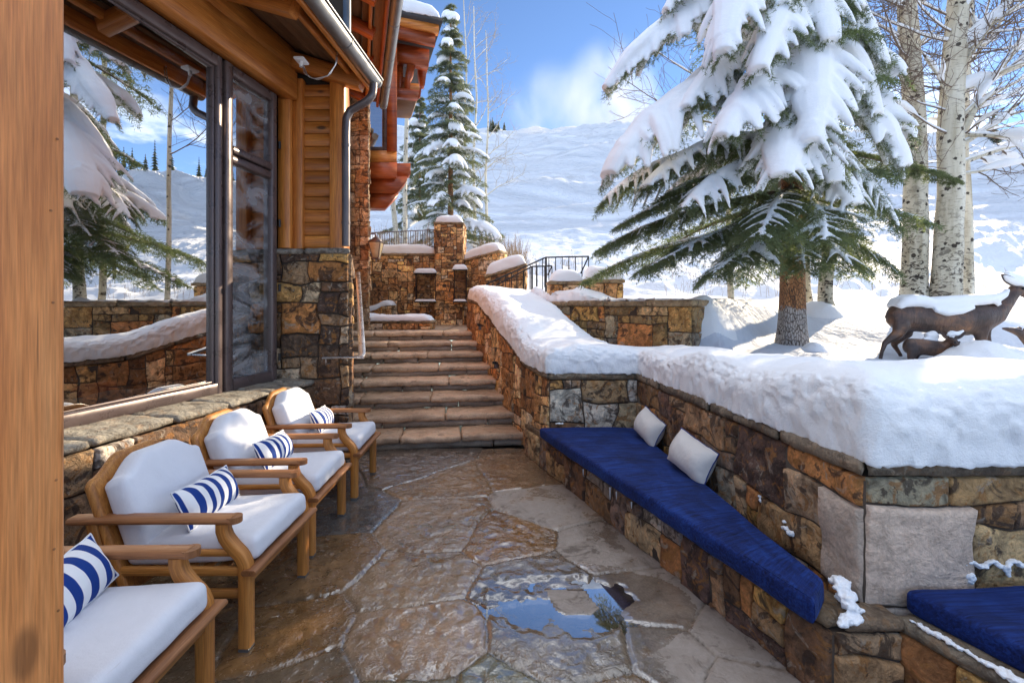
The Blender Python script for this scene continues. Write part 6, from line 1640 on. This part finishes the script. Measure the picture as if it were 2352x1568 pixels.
aspen('thickest white aspen trunk just behind the doe, with large snow-laden limbs', [P(2172, 705, 9.3), P(2176, 560, 9.3), P(2181, 440, 9.3), P(2183, 300, 9.3), P(2195, 130, 9.3), P(2205, -20, 9.3), P(2215, -200, 9.3)], .245, .16,
      [((2190, 335, 9.3), (2330, 170, 8.9), .085, .13), ((2185, 345, 9.3), (2390, 240, 8.6), .06, .13), ((2195, 175, 9.3), (2300, 20, 9.0), .09, .10), ((2185, 240, 9.3), (2050, 90, 8.6), .03, .04), ((2183, 310, 9.3), (2420, 330, 8.4), .05, .10), ((2190, 380, 9.3), (2420, 290, 9.0), .055, .12), ((2195, 215, 9.3), (2440, 110, 9.0), .06, .12), ((2190, 260, 9.3), (2060, 190, 8.7), .02, .02), ((2200, 80, 9.3), (2060, 20, 8.8), .02, .02)] + rb(2195, -150, 400, 9.3, 26, 210, .017, .04) + [((2190, 120, 9.3), (2420, -60, 8.6), .05, .12), ((2186, 290, 9.3), (2400, 60, 8.8), .045, .11), ((2182, 400, 9.3), (2440, 400, 8.8), .03, .07), ((2195, 60, 9.3), (2300, -160, 8.9), .05, .10)], 12, .06, rough=.5, depth=3, scale=.80)
aspen('slimmer white aspen trunk directly behind the thickest one', [P(2214, 700, 10.6), P(2213, 500, 10.6), P(2208, 300, 10.6), P(2215, 100, 10.6), P(2225, -150, 10.6)], .165, .11, [((2210, 160, 10.6), (2420, -40, 10.2), .05, .08), ((2210, 250, 10.6), (2400, 180, 10.4), .04, .10)] + rb(2212, -60, 330, 10.6, 12, 190, .014, .035, side=1), 13, rough=.2, scale=.80)
aspen('short leaning aspen trunk with a dark rough foot behind the spruce trunk', [P(1905, 722, 12), P(1893, 690, 12), P(1895, 640, 12), P(1903, 580, 12), P(1908, 400, 12), P(1915, 100, 12), P(1918, -80, 12)], .17, .10, rb(1908, -60, 300, 12, 5, 140, .014, .03), 14, rough=1.0, scale=.68)
aspen('thin aspen stem showing just right of the spruce trunk', [P(1858, 712, 12.6), P(1852, 660, 12.6), P(1851, 600, 12.6), P(1850, 300, 12.6), P(1845, 0, 12.6)], .105, .07, rb(1848, 0, 200, 12.6, 3, 120, .012, .02), 15, rough=.8, scale=.68)
aspen('slender bare aspen rising behind the big spruce at the left of its crown', [P(1680, 690, 13.2), P(1672, 400, 13.2), P(1665, 100, 13.2), P(1660, -100, 13.2)], .08, .05, [((1670, 290, 13.2), (1375, 225, 12.4), .026, .02), ((1668, 200, 13.2), (1450, 120, 12.6), .02, .02)] + rb(1665, 0, 300, 13.2, 3, 160, .012, .02, side=-1), 16, scale=.7)
# left background
for i, (px, py, tp, Y, r, lab) in enumerate(((928, 545, 232, 15.5, .085, 'straight thin pale aspen stem between the bay window and the tall spruce'), (912, 545, 440, 16.0, .10, 'stubby leaning aspen stem left of the straight pale one'))):
    aspen(lab, [P(px, py + 30, Y), P(px + (4 if i == 0 else -6), (py + tp) / 2, Y), P(px + 6 if i == 0 else px - 10, tp, Y), P(px + 8 if i == 0 else px - 16, tp - 60, Y)], r, r * .7, rb(px + 5, tp, tp + 200, Y, 4, 60, .012, .02) if i == 0 else [], 20 + i, group='aspens by the landing', depth=1)
for i, (px, Y, tp, lab) in enumerate(((1090, 21, 15, 'tall bare aspen with snow-lined limbs right of the tall spruce'), (1118, 24, 70, 'bare young aspen farther up the slope, right of the taller one'), (1068, 23, -20, 'bare aspen top showing above the tall spruce'))):
    bz = float(ground_z((px - CX) / F * Y, Y)); b0 = P(px, 0, Y); b0[2] = bz - .2
    y0 = HY - (bz - H) * F / Y
    br = []
    for k in range(9):
        f = .25 + .7 * (k + rgb.random()) / 9; py = y0 + (tp - y0) * f; s = rgb.choice([-1, 1, 1]); br.append(((px + (4 * f), py, Y), (px + s * (95 - 60 * f) * (.7 + .5 * rgb.random()), py - 80 * (1 - .4 * f), Y + rgb.uniform(-1, 1)), .030 * (1.1 - f * .6), .014))
    aspen(lab, [b0, P(px - 2, (y0 + tp) / 2 + 60, Y), P(px + 4, (y0 + tp) / 2 - 80, Y), P(px - 3, tp, Y)], .085, .018, br, 30 + i, group='bare aspens by the tall spruce', twig='pale_twig', depth=2, curve=.7)

# ------------------------------------------------------------------ dry stalks, ridge forest
def stalks():
    rg = np.random.default_rng(9); mb = MB()
    zones = [(1085, 1205, 480, 580, 13.0, 20, 800, .6), (860, 1000, 500, 540, 13, 16, 220, .55), (1150, 1330, 500, 600, 13, 22, 140, .35), (1530, 1800, 560, 690, 11, 18, 160, .35), (1880, 2080, 600, 680, 11, 17, 60, .3), (2200, 2352, 480, 640, 12, 20, 60, .35)]
    for x0, x1, y0, y1, Ya, Yb, n, h in zones:
        for k in range(n):
            px = x0 + (x1 - x0) * rg.random(); Y = Ya + (Yb - Ya) * rg.random() ** 1.4; X = (px - CX) / F * Y; z = float(ground_z(X, Y)); hh = h * (.5 + 1.1 * rg.random())
            p = np.array([X, Y, z - .03]); d = rg.normal(size=3) * .16; d[2] = 1
            pts = [p, p + d * hh * .5, p + d * hh + rg.normal(size=3) * .05]; r = .0045 * Y / 13
            tube(mb, pts, [r, r * .8, r * .5], 3, cap=False)
            for b in range(rg.integers(1, 4)):
                q = p + d * hh * (.4 + .5 * rg.random()); e = q + (d * .25 + rg.normal(size=3) * .16) * hh * .6; tube(mb, [q, (q + e) / 2, e], [r * .6, r * .5, r * .35], 3, cap=False)
    tag(mb.build('dry_stalks', M['straw']), 'dry straw-coloured weed stalks poking through the snow', 'dry grass', kind='stuff')
stalks()

def ridge_forest():
    rg = np.random.default_rng(19); mb = MB(); sn = MB()
    def tree(x, y, h, R):
        z = float(terrain_z(np.array(x), np.array(y))) - .5
        m = int(9 + h * .5)
        for k in range(m):
            f = (k + .5) / m; rl = R * (1 - f) ** .9 + .15; zz = z + h * (.05 + .93 * f); nn = 9
            a = np.arange(nn) / nn * 6.283 + rg.random() * 6
            l = rl * (.65 + .6 * rg.random(nn))
            tip = np.stack([x + l * np.cos(a), y + l * np.sin(a), zz - .28 * l], 1)
            w = rl * .34
            s1 = np.stack([x + .3 * l * np.cos(a) - w * np.sin(a), y + .3 * l * np.sin(a) + w * np.cos(a), np.full(nn, zz)], 1); s2 = np.stack([x + .3 * l * np.cos(a) + w * np.sin(a), y + .3 * l * np.sin(a) - w * np.cos(a), np.full(nn, zz)], 1)
            top = np.stack([np.full(nn, x), np.full(nn, y), np.full(nn, zz + h * .75 / m)], 1)
            V = np.stack([top, s1, tip, s2], 1).reshape(-1, 3)
            c = np.repeat(rg.random(nn) * .8, 4); mb.add(V, np.arange(nn * 4).reshape(-1, 4), np.stack([c] * 4, 1))
            if rg.random() < .6:
                i = rg.integers(0, nn, 3); V2 = np.stack([top[i] + [0, 0, .15], s1[i] * .5 + top[i] * .5 + [0, 0, .2], tip[i] + [0, 0, .2], s2[i] * .5 + top[i] * .5 + [0, 0, .2]], 1).reshape(-1, 3)
                sn.add(V2, np.arange(12).reshape(-1, 4))
    n = 0
    while n < 330:                                     # wood along the ridge right of the run, seen through the aspens and in the glass
        x = rg.uniform(95, 290); y = rg.uniform(45, 165)
        a = math.degrees(math.atan2(x, y))
        if a < 43: continue
        if x < 120 + 18 * math.sin(y * .08): continue
        tree(x, y, rg.uniform(8, 15), rg.uniform(1.5, 2.4)); n += 1
    for k in range(9):                                 # few tops on the skyline above the run
        px = rg.uniform(1125, 1165); Y = 152 + rg.uniform(0, 8); tree((px - CX) / F * Y, Y, rg.uniform(2.5, 4.5), .8)
    o = mb.build('far_forest', M['needles_far']); tag(o, 'dark conifer forest covering the ridge right of the ski run', 'forest', kind='stuff')
    sn.build('snow_load', M['snow_tree'], o)
ridge_forest()

# ------------------------------------------------------------------ snow-making mist
def mist(name, label, c, s, dens, seed, scale, noise_scale):
    m, nt, out = new_mat(name); t = NT(nt)
    tc = t.n('ShaderNodeTexCoord').outputs['Object']
    n1 = t.noise(t.mapping(tc, noise_scale, (seed, seed, seed)), 1.0, 5, .6, .6)
    ln = t.n('ShaderNodeVectorMath', operation='LENGTH'); t.set(ln, 0, tc)
    fall = t.rng(ln.outputs['Value'], 1.0, .10)
    d = t.math('MULTIPLY', t.math('MULTIPLY', fall, t.rng(n1, .38, .72)), dens)
    v = t.n('ShaderNodeVolumePrincipled', {'Color': (.95, .97, 1, 1), 'Density': d, 'Anisotropy': .35})
    nt.links.new(v.outputs[0], out.inputs['Volume'])
    V, Fc = cube_grid(10, 10, 10); V = V / np.linalg.norm(V, axis=1)[:, None]
    mb = MB(); mb.add(V, Fc); o = mb.build(name, m); o.location = c; o.scale = s; return tag(o, label, 'snow mist', kind='stuff')
mist('snow_mist', 'white snowmaking mist drifting up over the ridge left of the spruce', P(1400, 262, 140), (19, 16, 25), .13, 3.0, 1, (1.6, 1.6, .9))
mist('snow_mist', 'thin veil of snowmaking mist left of the main plume', P(1270, 255, 146), (20, 12, 18), .06, 8.0, 1, (1.8, 1.8, .8))

def snow_gun():
    d = np.array([math.sin(math.radians(57)), math.cos(math.radians(57))]); x, y = -2.8 + d[0] * 44, 3.6 + d[1] * 44; z = float(ground_z(x, y))
    o = empty('snow_gun', (x, y, z), 'yellow fan snow gun on the slope, seen reflected in the picture window', 'snow gun')
    ax = nrm([.5, -.75, .35]); c = np.array([x, y, z + 2.6]); mb = MB(); tube(mb, [c - ax * .9, c - ax * .6, c + ax * .6, c + ax * .9], [.55, .62, .62, .72], 18); mb.build('barrel', M['yellow'], o, smooth=True)
    mb = MB(); tube(mb, [(x, y, z - .2), (x, y, z + 2.1)], .12, 10)
    for k in range(3): a = k * 2.09; tube(mb, [(x, y, z + .7), (x + 1.1 * math.cos(a), y + 1.1 * math.sin(a), z - .1)], .07, 8)
    mb.build('stand', M['iron'], o)
    m2 = mist('snow_plume', 'jet of artificial snow blown by the yellow fan gun', c + ax * 9, (9.5, 2.0, 2.0), .5, 5.0, 1, (2, 1.2, 1.2))
    m2.rotation_euler = Vector(ax).to_track_quat('X', 'Z').to_euler()
snow_gun()

# ------------------------------------------------------------------ bronze deer
def skin_body(name, nodes, edges, root, mat, parent, vox=.012):
    """one continuous body: tapering limbs along the skeleton, fused into a single skin"""
    mb = MB(); g = lambda r: np.array(r if isinstance(r, tuple) else (r, r)) * np.array([1.10, 1.18])
    S, Fs = cube_grid(6, 6, 6); S = S / np.linalg.norm(S, axis=1)[:, None]
    for k in nodes:
        p, r = nodes[k]; r = g(r); mb.add(S * np.array([(r[0] + r[1]) / 2, r[0], r[1]]) * .98 + p, Fs)
    for a, b in edges:
        (p, r), (q, w) = nodes[a], nodes[b]; r, w = g(r), g(w); t = np.linspace(0, 1, 9)
        pts = np.asarray(p)[None] * (1 - t)[:, None] + np.asarray(q)[None] * t[:, None]; rr = r[None] * (1 - t)[:, None] + w[None] * t[:, None]
        T = nrm(pts[-1] - pts[0]); lat = np.array([0, 1.0, 0]); lat = nrm(lat - T * lat.dot(T)); oth = np.cross(T, lat); an = np.arange(14) / 14 * 2 * math.pi
        V = pts[:, None] + lat * (np.cos(an)[None, :, None] * rr[:, :1, None]) + oth * (np.sin(an)[None, :, None] * rr[:, 1:, None])
        mb.add(V, grid_faces(9, 14, closev=True)); mb.add(V[0], [list(range(14))[::-1]]); mb.add(V[-1], [list(range(14))])
    ob = mb.build(name, mat, parent, smooth=True)
    return remesh_snow(ob, vox, 7)
def deer_px(Y0):
    k = Y0 / F
    return (lambda px, py, dy=0.0: np.array([(px - CX) * k, Y0 + dy * k / .00766, H - (py - HY) * k])), k
def ear_mesh(mb, base, tip, wd, nrmv):
    base, tip = np.asarray(base, float), np.asarray(tip, float); d = tip - base; s = nrm(np.cross(d, nrmv)); n = nrm(nrmv)
    u, v = np.meshgrid(np.linspace(0, 1, 12), np.linspace(-1, 1, 9), indexing='ij')
    w = wd * (np.sin(np.clip(u * .93 + .07, 0, 1) * math.pi) ** .7) * (1 - .25 * u) + .004
    V = base + d * u[..., None] + s * (v * w)[..., None] - n * ((1 - v ** 2) * w * .55)[..., None]
    V2 = V + n * .008
    mb.add(V, grid_faces(12, 9)); mb.add(V2, grid_faces(12, 9)[:, ::-1])
    idx = np.arange(108).reshape(12, 9); ring = np.concatenate([idx[:, 0], idx[-1, 1:], idx[::-1, -1][1:], idx[0, ::-1][1:-1]])
    nr = len(ring); R = np.concatenate([V.reshape(-1, 3)[ring], V2.reshape(-1, 3)[ring]]); mb.add(R, np.array([[i, (i + 1) % nr, nr + (i + 1) % nr, nr + i] for i in range(nr)]))

def doe():
    D, k = deer_px(6.0); o = empty('deer_statue', D(2160, 840), 'life-size bronze doe statue with snow along its back, standing behind the wall', 'statue')
    R = lambda px: px * k
    nd = dict(
        rump=(D(2066, 727), (R(22), R(26))), loin=(D(2100, 728), (R(21), R(28))), mid=(D(2150, 733), (R(23), R(29))), chest=(D(2210, 735), (R(24), R(31))), should=(D(2250, 730), (R(22), R(30))), brisk=(D(2283, 722), (R(16), R(22))),
        neck1=(D(2302, 703), (R(12), R(17))), neck2=(D(2320, 682), (R(9.5), R(13))), head=(D(2333, 664), (R(9.5), R(11.5))), brow=(D(2345, 668), (R(8), R(9.5))), muz=(D(2362, 680), (R(5.5), R(6.5))), nose=(D(2376, 690), (R(4), R(4.5))),
        hipA=(D(2060, 745, -.09), (R(13), R(17))), stifA=(D(2052, 764, -.11), (R(8.5), R(11))), hockA=(D(2021, 786, -.11), (R(4.6), R(5.2))), canA=(D(2014, 806, -.11), (R(3.4), R(3.6))), hoofA=(D(2007, 838, -.11), (R(3.4), R(3.6))),
        hipB=(D(2088, 750, .09), (R(12), R(15))), stifB=(D(2098, 766, .11), (R(8), R(9))), hockB=(D(2064, 791, .11), (R(4.8), R(5.2))), canB=(D(2078, 812, .11), (R(3.6), R(3.8))), hoofB=(D(2092, 840, .11), (R(3.4), R(3.4))),
        shA=(D(2242, 758, -.08), (R(11), R(14))), elA=(D(2241, 776, -.09), (R(8.5), R(10))), knA=(D(2247, 800, -.09), (R(5.5), R(6))), ftA=(D(2250, 842, -.09), (R(4), R(4))),
        shB=(D(2272, 752, .08), (R(10), R(12))), elB=(D(2276, 772, .09), (R(7.5), R(8.5))), knB=(D(2283, 797, .09), (R(5.5), R(6))), ftB=(D(2288, 840, .09), (R(4), R(4))),
        t0=(D(2053, 706), (R(4), R(4.5))), t1=(D(2044, 718), (R(3.6), R(4.2))), t2=(D(2041, 738), (R(1.8), R(2))))
    ed = [('rump', 'loin'), ('loin', 'mid'), ('mid', 'chest'), ('chest', 'should'), ('should', 'brisk'), ('brisk', 'neck1'), ('neck1', 'neck2'), ('neck2', 'head'), ('head', 'brow'), ('brow', 'muz'), ('muz', 'nose'),
          ('rump', 'hipA'), ('hipA', 'stifA'), ('stifA', 'hockA'), ('hockA', 'canA'), ('canA', 'hoofA'), ('loin', 'hipB'), ('hipB', 'stifB'), ('stifB', 'hockB'), ('hockB', 'canB'), ('canB', 'hoofB'),
          ('should', 'shA'), ('shA', 'elA'), ('elA', 'knA'), ('knA', 'ftA'), ('brisk', 'shB'), ('shB', 'elB'), ('elB', 'knB'), ('knB', 'ftB'), ('rump', 't0'), ('t0', 't1'), ('t1', 't2')]
    skin_body('body', nd, ed, 'mid', M['bronze'], o)
    mb = MB(); ear_mesh(mb, D(2327, 656, -.06), D(2277, 631, -.16), R(9), (0, -.8, -.55)); mb.build('ear', M['bronze'], o, smooth=True)
    mb = MB(); ear_mesh(mb, D(2338, 654, .06), D(2372, 628, .2), R(9), (0, -.8, -.5)); mb.build('ear', M['bronze'], o, smooth=True)
    mb = MB(); c = D(2339, 663, -.085); V, Fc = cube_grid(6, 6, 6); V = V / np.linalg.norm(V, axis=1)[:, None] * .018; mb.add(V + c, Fc); mb.build('eye', M['iron'], o, smooth=True)
    C = Crown()
    for dy in (-.10, 0, .10):
        C.sausage([D(2052, 706, dy), D(2064, 695, dy), D(2085, 690, dy), D(2110, 692, dy), D(2140, 699, dy)], np.array([7, 12, 15, 14, 11]) * k, 1, 10)
        C.sausage([D(2110, 698, dy), D(2150, 694, dy), D(2200, 691, dy), D(2245, 688, dy), D(2275, 685, dy * .8), D(2298, 676, dy * .5), D(2312, 664, dy * .3)], np.array([11, 13.5, 13.5, 13, 12, 9, 4]) * k, 1, 10)
    C.sausage([D(2126, 712, -.17), D(2150, 716, -.19), D(2185, 712, -.19), D(2215, 705, -.17)], np.array([5, 10, 9, 5]) * k, 1, 10); C.sausage([D(2270, 690, -.13), D(2278, 700, -.12), D(2272, 703, -.12)], np.array([6, 6, 3]) * k, 1, 8)
    C.sausage([D(2285, 632, -.14), D(2300, 640, -.10), D(2325, 648, -.04), D(2350, 652, 0), D(2385, 656, 0)], np.array([4, 9, 11, 11, 8]) * k, .8, 10); C.sausage([D(2300, 628, -.08), D(2330, 636, 0), D(2370, 640, .1)], np.array([6, 10, 6]) * k, .9, 10)
    remesh_snow(C.snow.build('snow_load', M['snow'], o, smooth=True), .016, 4)
doe()
def fawn():
    D, k = deer_px(5.8); o = empty('deer_statue', D(2130, 845), 'small bronze fawn statue under the doe, its head turned to the viewer', 'statue'); R = lambda px: px * k
    nd = dict(rump=(D(2092, 795), (R(13), R(16))), mid=(D(2122, 797), (R(14), R(16))), chest=(D(2150, 800), (R(14), R(16))), neck=(D(2163, 794, -.08), (R(8), R(10))), poll=(D(2167, 781, -.13), (R(7.5), R(8))), head=(D(2167, 784, -.2), (R(6.5), R(7))), muz=(D(2167, 793, -.27), (R(4.2), R(4.5))), nose=(D(2167, 797, -.31), (R(3.2), R(3))),
              hA=(D(2090, 806, -.06), (R(9), R(11))), kA=(D(2083, 822, -.07), (R(5), R(6))), fA=(D(2092, 848, -.07), (R(3), R(3))), hB=(D(2112, 812, .06), (R(7), R(8))), kB=(D(2110, 826, .07), (R(4), R(4))), fB=(D(2113, 848, .07), (R(3), R(3))),
              sA=(D(2152, 813, -.06), (R(7), R(8))), eA=(D(2150, 828, -.07), (R(4), R(4))), gA=(D(2150, 848, -.07), (R(3), R(3))), sB=(D(2168, 810, .06), (R(6), R(7))), eB=(D(2170, 826, .07), (R(4), R(4))), gB=(D(2170, 848, .07), (R(3), R(3))), t0=(D(2080, 786), (R(3), R(3))), t1=(D(2075, 797), (R(2), R(2))))
    ed = [('rump', 'mid'), ('mid', 'chest'), ('chest', 'neck'), ('neck', 'poll'), ('poll', 'head'), ('head', 'muz'), ('muz', 'nose'), ('rump', 'hA'), ('hA', 'kA'), ('kA', 'fA'), ('rump', 'hB'), ('hB', 'kB'), ('kB', 'fB'), ('chest', 'sA'), ('sA', 'eA'), ('eA', 'gA'), ('chest', 'sB'), ('sB', 'eB'), ('eB', 'gB'), ('rump', 't0'), ('t0', 't1')]
    skin_body('body', nd, ed, 'mid', M['bronze'], o)
    for a, b in (((2160, 776), (2141, 757)), ((2175, 776), (2197, 761))):
        mb = MB(); ear_mesh(mb, D(*a, -.14), D(*b, -.16), R(6), (0, -1, -.2)); mb.build('ear', M['bronze'], o, smooth=True)
    for x in (2162.5, 2172):
        mb = MB(); V, Fc = cube_grid(5, 5, 5); V = V / np.linalg.norm(V, axis=1)[:, None] * .011; mb.add(V + D(x, 783, -.245), Fc); mb.build('eye', M['iron'], o, smooth=True)
    C = Crown(); C.sausage([D(2156, 768, -.15), D(2167, 764, -.15), D(2180, 765, -.15), D(2194, 758, -.15)], np.array([4, 8, 6, 3]) * k, .8, 10)
    C.sausage([D(2128, 770, .02), D(2145, 769, .02), D(2156, 775, .02)], np.array([6, 12, 6]) * k, .9, 10); C.sausage([D(2120, 778, 0), D(2150, 780, 0)], np.array([4, 7]) * k, .9, 8)
    remesh_snow(C.snow.build('snow_load', M['snow'], o, smooth=True), .012, 3)
fawn()
def fawn2():
    D, k = deer_px(5.7); o = empty('deer_statue', D(2390, 845), 'bronze fawn statue at the right edge stretching its muzzle left towards the doe', 'statue'); R = lambda px: px * k
    nd = dict(rump=(D(2462, 790), (R(14), R(17))), mid=(D(2430, 793), (R(14), R(16))), chest=(D(2392, 795), (R(14), R(17))), neck=(D(2364, 785), (R(8), R(11))), poll=(D(2345, 766), (R(7), R(8))), head=(D(2332, 760), (R(6.5), R(7))), muz=(D(2315, 756), (R(4.2), R(4.6))), nose=(D(2304, 754), (R(2.8), R(2.8))),
              sA=(D(2392, 812, -.06), (R(6), R(8))), eA=(D(2394, 828, -.07), (R(4), R(4))), gA=(D(2394, 850, -.07), (R(3), R(3))), sB=(D(2404, 812, .06), (R(6), R(7))), eB=(D(2408, 826, .07), (R(4), R(4))), gB=(D(2410, 850, .07), (R(3), R(3))),
              hA=(D(2462, 808, -.06), (R(9), R(11))), kA=(D(2470, 824, -.07), (R(5), R(6))), fA=(D(2464, 850, -.07), (R(3), R(3))), hB=(D(2450, 808, .06), (R(8), R(9))), kB=(D(2456, 824, .07), (R(4), R(4))), fB=(D(2452, 850, .07), (R(3), R(3))))
    ed = [('rump', 'mid'), ('mid', 'chest'), ('chest', 'neck'), ('neck', 'poll'), ('poll', 'head'), ('head', 'muz'), ('muz', 'nose'), ('chest', 'sA'), ('sA', 'eA'), ('eA', 'gA'), ('mid', 'sB'), ('sB', 'eB'), ('eB', 'gB'), ('rump', 'hA'), ('hA', 'kA'), ('kA', 'fA'), ('mid', 'hB'), ('hB', 'kB'), ('kB', 'fB')]
    skin_body('body', nd, ed, 'mid', M['bronze'], o)
    for dy in (-.05, .05):
        mb = MB(); ear_mesh(mb, D(2343, 757, dy), D(2362, 754, dy * 2.2), R(4.5), (0, -1, .2)); mb.build('ear', M['bronze'], o, smooth=True)
fawn2()
# drifts and lumps of snow in front of the deer and by the spruce
def drift(label, px, py, Y, sx, sy, h, seed):
    c = P(px, py, Y); u, v = np.meshgrid(np.linspace(-1, 1, 50), np.linspace(-1, 1, 36), indexing='ij'); r2 = np.clip(1 - u ** 2 - v ** 2, 0, 1)
    X, Y_ = c[0] + u * sx, Y + v * sy; z = ground_z(X, Y_) - .04 + h * r2 ** .8 * (1 + .35 * fbm(np.stack([X * 3, Y_ * 3, X * 0 + seed], -1), 4)); mb = MB(); V = np.stack([X, Y_, z], -1); V = V + noise3(V.reshape(-1, 3) * 9, 3).reshape(V.shape) * .02 * r2[..., None]
    mb.add(V, grid_faces(50, 36)); tag(mb.build('snow_drift', M['snow'], smooth=True), label, 'snow drift')
drift('rounded snow drift round the front legs of the doe', 2268, 820, 5.5, .7, .38, .26, 2); drift('low snow drift at the right edge in front of the fawns', 2350, 822, 5.4, .6, .35, .2, 4)
drift('snow mounded round the foot of the big spruce', 1840, 787, 6.52, .5, .4, .05, 6); drift('snow heaped against the leaning aspen foot', 1882, 720, 8.1, .4, .35, .25, 8)
drift('rough heap of cleared snow at the right end of the low terrace wall', 1630, 760, 6.3, .42, .3, .12, 9); drift('small snow lump on the lawn in front of the spruce trunk', 1872, 805, 6.0, .18, .15, .12, 10)
